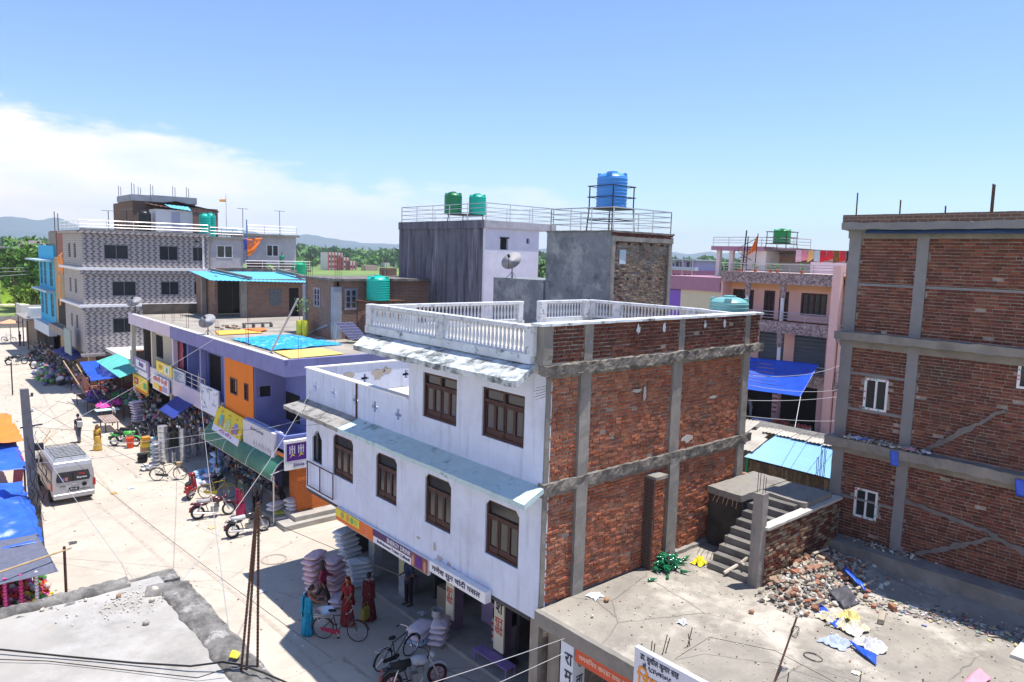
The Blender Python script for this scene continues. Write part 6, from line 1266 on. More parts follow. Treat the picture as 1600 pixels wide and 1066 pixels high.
def stone(m, c, r, rn, flat_=.6):
    Mr = RZ(rn.uniform(0, 6))@RX(rn.uniform(-.4, .4)); base = len(m.v); m.ball(c, (r*rn.uniform(.7, 1.2), r*rn.uniform(.6, 1), r*flat_), 7, 4, Mr)
    for i in range(base, len(m.v)): v = Vector(m.v[i]); m.v[i] = tuple(v+(v-Vector(c))*noise.noise(v*9/max(r*8, .2))*.5)
stm = [M('pale_stone', (.55, .5, .42), var=.2, bump=.5), M('brown_stone', (.35, .2, .12), var=.3, bump=.5), M('grey_stone', (.33, .31, .29), var=.2, bump=.5)]
for i, (x, y, r, k, l) in enumerate([(2.85, 11.22, .075, 0, 'pale round stone near the corner of the near roof'), (2.4, 11.35, .05, 1, 'small brown brick chip on the near roof'), (2.73, 10.92, .06, 0, 'flat pale stone below the round one on the near roof'), (2.49, 10.27, .055, 2, 'dark grey pebble in the middle of the near roof'), (2.0, 11.5, .035, 0, 'white scrap by the far kerb of the near roof'), (1.47, 11.55, .035, 0, 'white scrap at the left of the near roof kerb')]):
    m = MB(); stone(m, (x, y, 6.86+r*.5), r, random.Random(i)); m.build('stone', stm[k], None, smooth=True, label=l)['category'] = 'stone'
rn = random.Random(2); m = MB()
for k in range(160): stone(m, (2.45+rn.gauss(0, .3), 11.05+rn.gauss(0, .22), 6.87), rn.uniform(.006, .02), rn)
m.build('grit', stm[0], None, kind='stuff', label='small grit scattered on the near roof')
RBN = wthing('rebar_bundle', (3.15, 8.3, 7), 'three tall rusty ribbed bars tied together at the kerb of the near roof', 'rebar')
def ribbed(p0, p1, r=.012, parent=None):
    p0 = Vector(p0); p1 = Vector(p1); n = int((p1-p0).length/.022); pts = [p0.lerp(p1, i/n) for i in range(n+1)]
    return MB().tube(pts, [r*(1.0 if i % 2 else 1.35) for i in range(n+1)], 6).build('rebar', rebar_m, parent)
ribbed((3.04, 8.30, 6.85), (3.262, 8.3, 8.93), .013, RBN); ribbed((3.10, 8.28, 6.85), (3.275, 8.3, 8.97), .013, RBN); ribbed((3.255, 8.32, 6.75), (3.292, 8.31, 8.98), .013, RBN)
MB().tube([(3.22, 8.28, 8.62), (3.31, 8.3, 8.58), (3.28, 8.34, 8.6), (3.22, 8.33, 8.55), (3.30, 8.27, 8.5)], .004, 4).build('binding_wire', iron, RBN)
o = MB().tube([(-.5, 11.6, 6.95), (.3, 11.0, 6.93), (.9, 10.6, 6.91), (1.5, 9.95, 6.90), (2.1, 9.3, 6.90), (2.6, 8.75, 6.93), (2.9, 8.5, 6.99), (3.05, 8.3, 6.99), (3.2, 8.0, 6.98), (3.5, 7.6, 6.85)], .012, 6).build('cable', black, None, smooth=True, label='thick black cable lying across the near roof'); o['category'] = 'cable'
o = MB().tube([(-.5, 11.4, 6.9), (.4, 10.8, 6.89), (1.3, 10.0, 6.89), (2.0, 9.2, 6.89), (2.6, 8.5, 6.9), (2.9, 8.35, 6.98)], .006, 5).build('cable', black, None, smooth=True, label='thin black cable beside the thick one on the near roof'); o['category'] = 'cable'
o = cloth('plastic_scrap', [(3.02, 8.62, 6.95), (3.08, 8.69, 6.98), (3.14, 8.58, 6.97), (3.08, 8.53, 6.95)], flat('yellow_plastic', (.8, .65, .05)), None, 8, 8, 0, .05, label='yellow plastic scrap on the kerb by the bars'); o['category'] = 'scrap'
# ================================================================== THINGS ON THE LOW ROOF
Z0 = 3.53
bg_ = M('green_bottle_glass', (.01, .16, .07), rough=.12, bump=0, spec=.7, var=.2)
bp_ = [(.035, 0), (.040, .02), (.040, .16), (.03, .18), (.013, .22), (.013, .28), (.016, .29)]
bmesh_ = MB().lathe((0, 0, 0), bp_, 9).mesh('bottle', bg_); bdark = MB().lathe((0, 0, 0), bp_, 9).mesh('bottle', M('brown_bottle_glass', (.05, .02, .02), rough=.15, bump=0, spec=.7))
for me in (bmesh_, bdark): me.polygons.foreach_set('use_smooth', [True]*len(me.polygons))
rn = random.Random(77)
for i in range(120):
    a = rn.uniform(0, 6.28); r_ = abs(rn.gauss(0, .24)); x = 16.05+r_*math.cos(a)*1.15; y = 11.62+r_*math.sin(a)*.75
    z = Z0+.04+max(0, .36-r_*.75)*rn.uniform(.3, 1)
    o = obj_from(bdark if i % 17 == 5 else bmesh_, 'bottle', None, (x, min(y, 11.95), z), (rn.uniform(1.25, 1.75), rn.uniform(-.2, .2), rn.uniform(0, 6.28)))
    if i % 17 == 5: tag(o, 'brown glass bottle lying among the green bottles against the brick wall', 'bottle', 'brown bottles in the heap')
    else: tag(o, 'green glass bottle in the heap against the brick wall', 'bottle', 'green bottles heaped on the low roof')
for i, (x, y, l) in enumerate([(14.95, 11.35, 'single green bottle lying apart at the left of the bottle heap'), (15.45, 11.1, 'single green bottle lying in front of the bottle heap')]):
    o = obj_from(bmesh_, 'bottle', None, (x, y, Z0+.04), (1.5, 0, 1.2+i)); tag(o, l, 'bottle')
def crumple(name, c, r, mat, label, cat, seed=0, h=.3, parent=None):
    m = MB(); c = Vector(c)
    def fn(u, v):
        x = (u-.5)*2; y = (v-.5)*2; d = math.sqrt(x*x+y*y); e = max(0, 1-d*d*.6)
        q = Vector((x*2.2+seed*5, y*2.2, seed)); w = noise.fractal(q, .9, 2, 4); s = 1+.35*noise.noise(Vector((x*1.5, y*1.5, seed+3)))
        return c+Vector((x*r*s+.12*r*w, y*r*s+.1*r*noise.noise(q+Vector((4, 4, 4))), .012+max(0, h*r*e*(.5+w))))
    n = 16 if parent else 30; m.grid(fn, n, n); o = m.build(name, mat, parent, smooth=True, label=label)
    if cat: o['category'] = cat
    return o
crumple('plastic_bag', (16.0, 11.85, Z0+.2), .1, flat('yellow_bag', (.8, .65, .03)), 'small yellow plastic bag on top of the bottle heap', 'bag', 3, 1)
crumple('plastic_bag', (17.05, 11.2, Z0), .17, flat('yellow_bag', (.8, .65, .03)), 'round yellow plastic bag beside the foot of the stairs', 'bag', 4, 1.3)
crumple('paper_scrap', (13.82, 9.44, Z0), .09, white, 'white paper scrap in the middle of the low roof', 'scrap', 5, 1.6)
crumple('pale_scrap', (13.2, 11.65, Z0), .16, flat('pale_blue_scrap', (.55, .62, .66)), 'pale blue scrap against the foot of the brick wall', 'scrap', 6, .4)
for i, (x, y, l) in enumerate([(13.25, 11.3, 'brown clod near the pale scrap at the wall foot'), (15.6, 8.7, 'reddish clod on the open low roof'), (16.2, 9.35, 'small yellow stone beside the free standing column'), (12.35, 10.95, 'dark lump near the street corner of the low roof')]):
    m = MB(); stone(m, (x, y, Z0+.04), .08 if i < 2 else .045, random.Random(i+5)); m.build('stone', stm[1 if i < 2 else 0], None, smooth=True, label=l)['category'] = 'stone'
# rubble heap : bricks one by one over broken stuff
RH = wthing('rubble_heap', (18.6, 8.5, 3.5), 'heap of broken bricks, stones and rubbish between the stair wall and the frame building', 'rubble')
rn = random.Random(19)
def heap_z(x, y):
    a = math.exp(-(((x-18.2)/1.0)**2+((y-8.75)/.55)**2))*.42+math.exp(-(((x-19.6)/1.1)**2+((y-8.9)/.6)**2))*.36+math.exp(-(((x-17.1)/.6)**2+((y-8.2)/.5)**2))*.2
    return a
m = MB(); m.grid(lambda u, v: Vector((16.3+5.0*u, 7.1+2.1*v, Z0-.04+heap_z(16.3+5.0*u, 7.1+2.1*v)*.9+.03*noise.noise(Vector((u*30, v*14, 1))))), 60, 26); m.build('rubble_base', M('rubble_earth', (.33, .29, .24), var=.4, sc=4, bump=.9, patch=[((.6, .56, .5), 6, .55, .62, .8), ((.1, .09, .08), 5, .58, .65, .8)]), RH, smooth=True)
m1 = MB()
for k in range(900):
    x = rn.gauss(18.4, 1.1); y = rn.gauss(8.5, .55)
    if not (16.3 < x < 21.2 and 7 < y < 9.2): continue
    c = rn.choice([(.6, .56, .5), (.45, .4, .36), (.3, .27, .24), (.65, .63, .6), (.35, .17, .11), (.15, .13, .12), (.7, .68, .66)]); m1.col = c; stone(m1, (x, y, Z0+heap_z(x, y)*.9+.02), rn.uniform(.02, .075), rn)
m1.build('broken_pieces', brickm, RH, kind='stuff')
vs = brick_variants('rub', [(.45, .19, .12), (.36, .16, .11), (.55, .36, .27), (.42, .34, .27), (.5, .42, .34)])
for k in range(110):
    x = rn.gauss(18.5, 1.0); y = rn.gauss(8.6, .45)
    if not (16.5 < x < 21.1 and 7.2 < y < 9.2): continue
    obj_from(rn.choice(vs), 'brick', RH, (x, y, Z0+heap_z(x, y)*.9+rn.uniform(.02, .09)), (rn.uniform(-.7, .7), rn.uniform(-.6, .6), rn.uniform(0, 6)), (rn.uniform(.5, 1), 1.3, 1))
for i, (x0, y0, x1, y1) in enumerate([(19.4, 8.0, 20.2, 8.25), (18.8, 7.6, 19.6, 7.5), (19.0, 8.9, 19.9, 8.9), (17.0, 8.7, 17.8, 8.2)]): MB().tube([(x0, y0, Z0+heap_z(x0, y0)+.1), (x1, y1, Z0+heap_z(x1, y1)+.14)], .035, 5).build('broken_timber', M('weathered_timber', (.45, .38, .3), var=.2), RH)
for i in range(9):
    pts = [Vector((17.3+rn.uniform(-.4, .5), 8.7+rn.uniform(-.3, .3), Z0+.2))]
    for j in range(6): pts.append(pts[-1]+Vector((rn.uniform(-.2, .2), rn.uniform(-.18, .18), rn.uniform(-.08, .12))))
    MB().tube(pts, .012, 4).build('wire_scrap', black, RH, smooth=True)
o = cloth('plastic_sheet', [(19.2, 8.1, 3.85), (19.5, 8.25, 3.85), (19.1, 7.5, 3.6), (18.9, 7.4, 3.6)], tarp_b, RH, 10, 12, 0, .08)
o = cloth('dark_rag', [(17.9, 7.9, 3.7), (18.7, 7.8, 3.7), (18.3, 7.25, 3.56), (17.6, 7.35, 3.56)], flat('dark_rag', (.07, .07, .085)), RH, 16, 12, 0, .1, 3)
# brick lumps lying apart
for i, (x, y, a, sc_, l) in enumerate([(17.85, 6.55, .3, (2.4, 1.6, 1.6), 'long lump of mortared bricks beside the cloth heap'), (18.6, 6.6, .9, (1.1, 1.2, 1.6), 'reddish brick standing right of the mortared lump'), (18.7, 7.3, .2, (.7, 1.2, 1), 'half brick below the rubble heap, upper one'), (18.35, 6.95, .5, (.7, 1.2, 1), 'half brick below the rubble heap, lower one')]):
    o = obj_from(vs[i], 'loose_brick', None, (x, y, Z0+.04*sc_[2]), (0, 0, a), sc_); tag(o, l, 'brick')
# cloth heap
cw_m = M('cream_cloth', (.50, .46, .33), var=.12, sc=3, bump=.4, patch=[((.55, .54, .52), 2.5, .5, .56, .8)])
crumple('cloth_heap', (16.85, 6.85, Z0), .34, cw_m, 'crumpled cream cloth in the middle of the rag heap on the low roof', 'cloth', 11, .55); crumple('cloth_heap', (16.35, 6.2, Z0), .29, M('white_sacking', (.5, .5, .53), var=.1, sc=5, bump=.5), 'white plastic sacking at the near side of the rag heap', 'cloth', 12, .6)
crumple('cloth_heap', (15.9, 6.75, Z0), .28, M('pale_blue_rag', (.36, .42, .60), var=.2, sc=4, bump=.5), 'pale blue and white rag at the left of the rag heap', 'cloth', 13, .4); crumple('cloth_heap', (16.9, 7.4, Z0), .25, cw_m, 'cream rag at the far end of the rag heap', 'cloth', 14, .5)
cloth('blue_cloth_strip', [(17.1, 7.95, Z0+.03), (17.4, 7.9, Z0+.03), (16.8, 7.0, Z0+.06), (16.5, 7.05, Z0+.03)], tarp_b, None, 12, 16, 0, .06, 2, 2, label='blue plastic strip trailing from the far end of the rag heap')['category'] = 'cloth'
cloth('blue_cloth_strip', [(15.85, 6.25, Z0+.05), (16.05, 6.55, Z0+.08), (15.95, 5.9, Z0+.05), (15.6, 5.75, Z0+.03)], tarp_b, None, 12, 16, 0, .08, 2, 3, label='bright blue strip at the near tip of the rag heap')['category'] = 'cloth'
crumple('cloth_heap', (17.1, 7.0, Z0+.12), .2, flat('mustard_rag', (.6, .52, .2)), 'mustard cloth on top of the rag heap', 'cloth', 15, .9)
o = cloth('pink_cloth', [(16.4, 4.35, Z0+.02), (17.2, 4.3, Z0+.08), (17.0, 4.0, Z0+.03), (16.3, 4.1, Z0+.02)], flat('pink_rag', (.72, .3, .38)), None, 14, 12, 0, .1, 2, 3, label='pink cloth lying at the bottom edge of the low roof'); o['category'] = 'cloth'
crumple('paper_scrap', (15.0, 5.9, Z0), .08, flat('cream_scrap', (.7, .68, .5)), 'cream scrap in front of the rag heap', 'scrap', 16, .3)
MB().rough(18.4, 20.6, 2.4, 4.05, 3.5, 3.6, .3, .02, 4).build('cement_patch', M('cement_patch', (.55, .54, .5), var=.15, bump=.5), LS)
# litter strip along the frame building's foot
rn = random.Random(5); m = MB()
for k in range(520):
    t_ = rn.random(); x = 18.6+1.5*t_+rn.gauss(0, .28); y = 7.1-4.3*t_+rn.gauss(0, .25)
    m.col = rn.choice([(.6, .6, .62), (.3, .27, .24), (.1, .1, .1), (.4, .12, .1), (.15, .22, .4), (.55, .48, .25), (.2, .3, .22), (.5, .36, .4), (.55, .5, .45), (.35, .2, .14), (.45, .42, .4), (.1, .09, .08), (.5, .48, .44), (.22, .2, .18)])
    s = rn.uniform(.015, .06); m.obox((x, y, Z0+.012), (s*2, s, .012), RZ(rn.uniform(0, 6))@RX(rn.uniform(-.5, .5)))
for k in range(700):
    x = rn.uniform(11.9, 20.8); y = rn.uniform(3.2, 11.8); m.col = rn.choice([(.5, .47, .42), (.2, .18, .16), (.6, .58, .55), (.35, .2, .14)]); s = rn.uniform(.004, .018); m.obox((x, y, Z0+.006), (s*2, s*2, s), RZ(rn.uniform(0, 6)))
m.build('roof_litter', goodsm, None, kind='stuff', label='coloured scraps and grit scattered over the low roof')
t = wthing('leaning_pipe', (13.5, 6.9, 3.5), 'rusty iron pipe leaning over the low roof with a coil of wire on it', 'pipe'); MB().tube([(13.34, 6.83, 3.52), (14.23, 6.9, 4.6)], .022, 6).build('pipe', rebar_m, t)
m = MB(); [m.tube([(14.08+.11*math.cos(a*.4+k)+.01*k, 6.85+.04*math.sin(a*.4), 4.35+.12*math.sin(a*.4+k)) for a in range(17)], .005, 4) for k in range(4)]; m.build('wire_coil', black, t)
o = MB().tube([(14.87+.17*math.cos(a*.4)*(1-.01*a), 6.78+.2*math.sin(a*.4), Z0+.01) for a in range(26)], .007, 4).build('wire_loop', black, None, label='loop of black wire lying on the low roof right of the pipe'); o['category'] = 'wire'
for i, (x, y, n) in enumerate([(12.0, 8.95, 2), (12.35, 8.9, 2), (13.05, 8.75, 2), (13.2, 6.5, 1), (15.1, 4.7, 2), (14.4, 5.6, 1)]):
    t = wthing('bar_stub', (x, y, 3.5), ['pair of upright bar stubs at the low roof edge by the headline board', 'bent bar stub beside the upright pair', 'crossed bar stubs in the middle of the low roof', 'lone bar stub beside the leaning pipe', 'bar stubs at the very bottom of the low roof', 'thin stub between the pipe and the rag heap'][i], 'rebar')
    for k in range(n): MB().tube([(x+.1*k, y, 3.5), (x+.1*k+(.12 if i in (1, 2) else .01)*(1-k*2 if i == 2 else 1), y-.02, 3.5+.45-.1*k)], .011, 5).build('rebar', rebar_m, t)
o = MB().tube([(12.4, 8.6, 3.55), (13.2, 8.3, 3.9), (14.0, 7.2, 3.8), (14.3, 6.0, 3.54), (14.6, 5.0, 3.54)], .006, 4).build('wire', black, None, smooth=True, label='thin wire arching over the low roof'); o['category'] = 'wire'
t = wthing('broken_branch', (17.6, 9.9, 3.8), 'grey broken branch lying on the lowest stairs', 'branch'); MB().tube([(16.9, 10.3, 3.62), (17.4, 10.1, 3.85), (17.9, 9.85, 4.25), (18.05, 9.8, 4.35)], [.05, .045, .05, .03], 6).build('stick', stm[0], t); MB().tube([(17.4, 10.1, 3.85), (17.2, 9.9, 3.9)], .025, 5).build('twig', stm[0], t)
# rubble on the ledges of the frame building
rn = random.Random(31)
for (zz, y0, y1, n, l) in ((6.95, 7.2, 9.4, 260, 'grit and broken plaster heaped on the middle ledge of the frame building'), (3.93, 6.5, 9.5, 90, 'grit on the plinth of the frame building')):
    m = MB()
    for k in range(n): y = min(y1, max(y0, rn.gauss((y0+y1)/2, .55))); m.col = rn.choice([(.4, .38, .36), (.25, .22, .2), (.6, .6, .62), (.3, .15, .1), (.5, .48, .45)]); stone(m, (21.6-rn.uniform(.03, .38), y, zz+rn.uniform(0, .08)), rn.uniform(.02, .06), rn)
    m.build('ledge_rubble', brickm, None, kind='stuff', label=l)
for i, (y, c) in enumerate([(9.0, (.5, .55, .75)), (8.75, (.08, .15, .5)), (7.5, (.6, .3, .35)), (7.1, (.5, .5, .55))]): crumple('plastic_scrap', (21.35, y, 6.98), .12, flat('ledge_scrap_%d' % i, c), ['pale lilac', 'dark blue', 'pink', 'grey white'][i]+' plastic scrap on the middle ledge of the frame building', 'scrap', 30+i, .6)
# rooftop things of the white house
o = MB().tube([(16.5, 19.5, 9.55), (17.0, 16.0, 9.55), (18.0, 13.5, 9.6)], .012, 5).build('pipe', flat('pipe_green', (.05, .3, .2)), None, label='thin green pipe lying on the white house roof'); o['category'] = 'pipe'
# ================================================================== PEOPLE
def blob(name, caps, mat, parent, vox=.012, balls=()):
    m = MB()
    for (a, b, r0, r1) in caps:
        a = Vector(a); b = Vector(b); m.tube([a, b], [r0, r1], 10); m.ball(a, r0*1.0, 10, 6); m.ball(b, r1*1.0, 10, 6)
    for (c, r) in balls: m.ball(c, r, 12, 8)
    o = m.build(name, mat, parent, smooth=True)
    r = o.modifiers.new('join', 'REMESH'); r.mode = 'VOXEL'; r.voxel_size = vox; r.use_smooth_shade = True
    s = o.modifiers.new('soft', 'SMOOTH'); s.factor = .6; s.iterations = 3
    return o
skin = M('brown_skin', (.28, .14, .085), rough=.6, var=.06, bump=0); hairm = M('black_hair', (.015, .012, .012), rough=.5, bump=.2)
def limb3(a, d1, l1, d2, l2):
    a = Vector(a); b = a+Vector(d1).normalized()*l1; c = b+Vector(d2).normalized()*l2; return a, b, c
def person(x, y, z, rz, label, H=1.62, arms=None, legs=None, lean=0, top=None, bottom=None, sari=None, hair='short', scarf=None, sit=False, head_tilt=0):
    """faces local -Y. arms/legs: per side (upper dir, fore dir). clothing colours as materials"""
    t = empty('person', (x, y, z), label, 'person', None, rz); s = H/1.7
    hip = .50 if sit else .90
    arms = arms or [((-.12, 0, -1), (-.05, -.15, -1)), ((.12, 0, -1), (.05, -.15, -1))]; legs = legs or [((-.03, 0, -1), (-.02, .02, -1)), ((.03, 0, -1), (.02, .02, -1))]
    L = Vector((0, -math.sin(lean), math.cos(lean)))
    P0 = Vector((0, 0, hip)); ch = P0+L*.36; nk = P0+L*.56; hd = nk+L*.17+Vector((0, -.02-head_tilt*.1, 0))
    caps = [(P0, P0+L*.14, .125, .105), (P0+L*.14, ch, .105, .135), (ch, P0+L*.47, .135, .08), (nk-L*.06, nk+L*.06, .052, .048), ((-.09, 0, hip), (.09, 0, hip), .09, .09)]
    shl = [P0+L*.49+Vector((-.16, 0, 0)), P0+L*.49+Vector((.16, 0, 0))]; caps.append((shl[0], shl[1], .058, .058)); A = []; G = []
    for k in (0, 1):
        a, b, c = limb3(shl[k], arms[k][0], .27, arms[k][1], .24); A.append((a, b, c)); caps += [(a, b, .05, .038), (b, c, .038, .026)]
        d = (c-b).normalized(); side = Vector((0, -1, 0)) if abs(d.y) < .8 else Vector((1, 0, 0)); side = (side-d*side.dot(d)).normalized(); hp = c+d*.07
        caps.append((c, hp, .026, .028))
        for f in range(4): o_ = side*(f-1.5)*.017; q = hp+o_; caps.append((q, q+d*(.055+.012*(1-abs(f-1.3)/2)), .0095, .008))
        th = c+d*.025+side*.03; caps.append((th, th+d*.035+side*.02, .011, .009))
    for k in (0, 1):
        h0 = Vector((-.09 if k == 0 else .09, 0, hip)); a, b, c = limb3(h0, legs[k][0], .42, legs[k][1], .40); G.append((a, b, c)); caps += [(a, b, .085, .055), (b, c, .055, .036)]
        ft = c+Vector((0, -.14, -.045)); caps.append((c+Vector((0, .03, -.04)), ft, .034, .028))
    bo = blob('body', [tuple([Vector(p)*s for p in c[:2]]+[c[2]*s, c[3]*s]) for c in caps], skin, t, .0125, [(hd*s, (.075*s, .092*s, .115*s)), ((hd+Vector((0, -.095, -.01)))*s, (.013*s, .02*s, .02*s)), ((hd+Vector((-.075, 0, -.01)))*s, .018*s), ((hd+Vector((.075, 0, -.01)))*s, .018*s)])
    e = MB(); e.ball((hd+Vector((-.03, -.083, .01)))*s, .011*s, 6, 4).ball((hd+Vector((.03, -.083, .01)))*s, .011*s, 6, 4); e.obox((hd+Vector((0, -.084, -.055)))*s, (.045*s, .01, .008)); e.build('face_features', hairm, t)
    # hair
    hb = MB(); base = len(hb.v); hb.ball((hd+Vector((0, .018, .02)))*s, (.084*s, .096*s, .112*s), 14, 9)
    if hair == 'bun': hb.ball((hd+Vector((0, .12, -.02)))*s, .05*s, 10, 6)
    for i in range(len(hb.v)):
        v = Vector(hb.v[i])/s-hd
        if v.y < -.045 and v.z < .075: hb.v[i] = tuple((hd+Vector((v.x*.8, -.045, v.z)))*s)
        elif v.z < -.06: hb.v[i] = tuple((hd+Vector((v.x*.8, v.y*.8, -.06)))*s)
    hb.build('hair', hairm, t, smooth=True)
    if top:
        tc_ = [(P0-L*.02, P0+L*.14, .142, .125), (P0+L*.14, ch, .125, .152), (ch, P0+L*.46, .152, .10), (shl[0], shl[1], .07, .07)]
        full = top[1] if len(top) > 1 else .6
        for a, b, c in A:
            tc_.append((a, a.lerp(b, min(1, full)), .066, .056))
            if full > 1: tc_.append((b, b.lerp(c, full-1), .056, .042))
        blob('shirt', [tuple([Vector(p)*s for p in c[:2]]+[c[2]*s, c[3]*s]) for c in tc_], top[0], t, .016)
    if bottom:
        bc = [((-.08, 0, hip+.02), (.08, 0, hip+.02), .115, .115)]
        for a, b, c in G: bc += [(a, b, .105, .078), (b, b.lerp(c, bottom[1] if len(bottom) > 1 else .92), .078, .062)]
        blob('trousers', [tuple([Vector(p)*s for p in c[:2]]+[c[2]*s, c[3]*s]) for c in bc], bottom[0], t, .016)
    if bottom or top:
        sm_ = MB()
        for a, b, c in G: sm_.obox((c+Vector((0, -.05, -.065)))*s, (.09*s, .26*s, .04*s))
        sm_.build('shoe', black, t)
    if sari:
        m1_, m2_ = sari[:2]; fr = random.Random(int(x*10)); ph = fr.uniform(0, 6)
        legy = (G[0][2].y+G[1][2].y)/2
        m = MB()
        def sk(u, v):
            a = u*2*math.pi; zz = hip+.10-(hip+.07)*v; r_ = .135+.10*v**.8; fold = .018*math.sin(a*11+ph+v*3)*v+.012*math.sin(a*5+v*4)
            return Vector(((r_+fold)*math.cos(a)*1.08, (r_*.9+fold)*math.sin(a)+legy*v*.5, zz))*s
        m.grid(sk, 60, 14); o = m.build('sari_skirt', m1_, t, smooth=True); q = o.modifiers.new('t', 'SOLIDIFY'); q.thickness = .008
        m = MB()
        def pl(u, v):   # cloth over the left shoulder, wrapped across the chest and hanging down the back
            a = -math.pi*.62+u*math.pi*1.25+.5*v; zz = (P0+L*(.52-.56*v)).z; r_ = .155+.035*v+.012*math.sin(u*26+ph); yy = (P0+L*(.52-.56*v)).y
            return Vector((r_*math.cos(a+math.pi/2)*1.15, r_*math.sin(a+math.pi/2)+yy, zz+.05*math.cos(u*3)))*s
        m.grid(pl, 40, 14); o = m.build('sari_drape', m2_, t, smooth=True); q = o.modifiers.new('t', 'SOLIDIFY'); q.thickness = .008
        m = MB()
        def tl(u, v): return Vector((.03+.26*(u-.5)+.02*math.sin(v*9), .17+.05*v+.015*math.sin(u*22), P0.z+.5-.75*v))*s
        m.grid(tl, 20, 14); o = m.build('sari_end', m2_, t, smooth=True); q = o.modifiers.new('t', 'SOLIDIFY'); q.thickness = .006
        blob('blouse', [tuple([Vector(p)*s for p in c[:2]]+[c[2]*s, c[3]*s]) for c in [(P0+L*.24, ch, .125, .146), (ch, P0+L*.46, .146, .09), (shl[0], shl[1], .066, .066)]+[(a, a.lerp(b, .6), .062, .052) for a, b, c in A]], sari[1] if len(sari) < 3 else sari[2], t, .016)
    if scarf:
        m = MB()
        def sf(u, v):
            a = math.pi*.16+u*math.pi*.68*2*.74; th = v*math.pi*.62; rr = .105*math.sin(min(th, math.pi*.5))+.11*max(0, v-.72)*2
            a2 = a-.02; zz = .13*math.cos(th) if th < math.pi*.5 else -.32*(v-.78)/.22*1.0
            zz = .13*math.cos(th) if v < .78 else -.02-.34*(v-.78)/.22
            return (hd+Vector((rr*math.cos(a2+math.pi*.0), rr*math.sin(a2)+.02, zz+.005*math.sin(u*30))))*s
        m.grid(sf, 30, 14); o = m.build('head_scarf', scarf, t, smooth=True); q = o.modifiers.new('t', 'SOLIDIFY'); q.thickness = .008
    return t
def FACE(dx, dy): return math.atan2(dx, -dy)      # rotation that turns local -Y to the given direction
teal = M('teal_sari', (.01, .24, .40), var=.25, sc=6, bump=.3, patch=[((.25, .42, .15), 5, .62, .66, .8)]); yel = M('yellow_sari', (.62, .40, .07), var=.25, sc=9, bump=.3, patch=[((.5, .12, .06), 9, .6, .64, .7)]); redsari = M('red_dotted_sari', (.24, .018, .025), var=.2, sc=7, bump=.3, patch=[((.6, .35, .12), 16, .66, .68, .8)])
maroon = M('maroon_shawl', (.12, .015, .022), var=.3, sc=5, bump=.3, patch=[((.4, .25, .1), 12, .64, .67, .7)]); blkc = flat('black_cloth', (.02, .015, .02)); wine = flat('wine_cloth', (.22, .02, .06)); ora = M('orange_head_cloth', (.6, .1, .03), var=.3, sc=9); greyt = flat('slate_trousers', (.10, .11, .14)); navyt = flat('navy_shirt', (.02, .03, .09)); lightb = flat('light_blue_shirt', (.42, .55, .68)); whitesh = flat('white_shirt', (.66, .68, .72)); crim = flat('crimson_dress', (.35, .02, .08)); gsh2 = flat('mint_top', (.3, .6, .5)); mgr = flat('dark_green_shawl', (.03, .06, .05))
aR_ = ((.15, -.9, -.55), (.0, -1, .0)); 
person(9.58, 20.34, 0, FACE(1, -.25), 'woman in a teal sari reaching into the steel basin on the bicycle', 1.55, arms=[((-.1, -.7, -.7), (.1, -.95, -.25)), ((.1, -.8, -.6), (-.05, -.95, -.25))], lean=.12, sari=(teal, teal, M('bare_back_blouse', (.30, .12, .08))), hair='bun', head_tilt=.6)
person(10.75, 21.65, 0, FACE(.8, -.6), 'woman in a black scarf and wine kurta striding past the pink sacks', 1.6, arms=[((-.15, .3, -1), (-.1, -.5, -.8)), ((.1, -.5, -.9), (0, -.9, -.2))], legs=[((-.05, -.5, -1), (0, -.15, -1)), ((.05, .45, -1), (0, .75, -1))], top=(wine, 1.7), bottom=(blkc,), scarf=blkc)
person(10.82, 20.08, 0, FACE(-.75, -.4), 'woman in a red dotted sari with an orange head cloth beyond the leaning bicycle', 1.58, arms=[((-.1, -.3, -1), (.2, -.7, -.6)), ((.1, -.3, -1), (-.2, -.7, -.6))], sari=(redsari, redsari), scarf=ora, hair='bun')
person(11.52, 19.95, 0, FACE(.6, .75), 'woman in a maroon patterned shawl seen from behind with a yellow bag', 1.58, sari=(maroon, maroon), hair='bun')
person(13.0, 19.85, .12, FACE(-1, -.2), 'man in a navy shirt standing in the shop doorway by the poster column', 1.66, arms=[((-.12, 0, -1), (0, -.95, -.1)), ((.12, -.1, -1), (0, -.9, -.1))], top=(navyt, .7), bottom=(blkc,))
person(8.6, 49.6, 0, FACE(-.35, 1), 'man walking away up the street in a black shirt with a pale backpack', 1.72, legs=[((-.05, -.25, -1), (0, .05, -1)), ((.05, .2, -1), (0, .35, -1))], top=(blkc, .7), bottom=(greyt,))
person(9.1, 47.0, 0, FACE(-.2, -1), 'woman in a yellow sari drawn over her head walking down the sunny street', 1.5, sari=(yel, yel), scarf=yel)
person(12.45, 36.4, .05, FACE(-.8, -.5), 'man in a pale blue shirt sitting by the blue plastic bundles', 1.6, sit=True, legs=[((-.2, -1, .0), (0, -.1, -1)), ((.2, -1, .0), (0, -.1, -1))], arms=[((-.1, -.8, -.6), (.2, -.9, -.2)), ((.1, -.8, -.6), (-.2, -.9, -.2))], lean=.35, top=(lightb, .8), bottom=(blkc,))
person(11.7, 31.6, 0, FACE(.9, -.1), 'woman in a crimson dress and dark green shawl behind the front motorbike', 1.62, sari=(crim, crim, mgr), hair='bun', scarf=mgr)
person(12.5, 31.9, 0, FACE(-.8, -.6), 'person in a grey striped shirt standing under the green awning', 1.6, top=(M('grey_striped_shirt', (.12, .13, .15), var=.4, sc=14), .8), bottom=(blkc,))
person(13.0, 32.6, .1, FACE(-.9, -.3), 'small child in a mint top under the green awning', 1.05, top=(gsh2, .6), bottom=(greyt, .5))
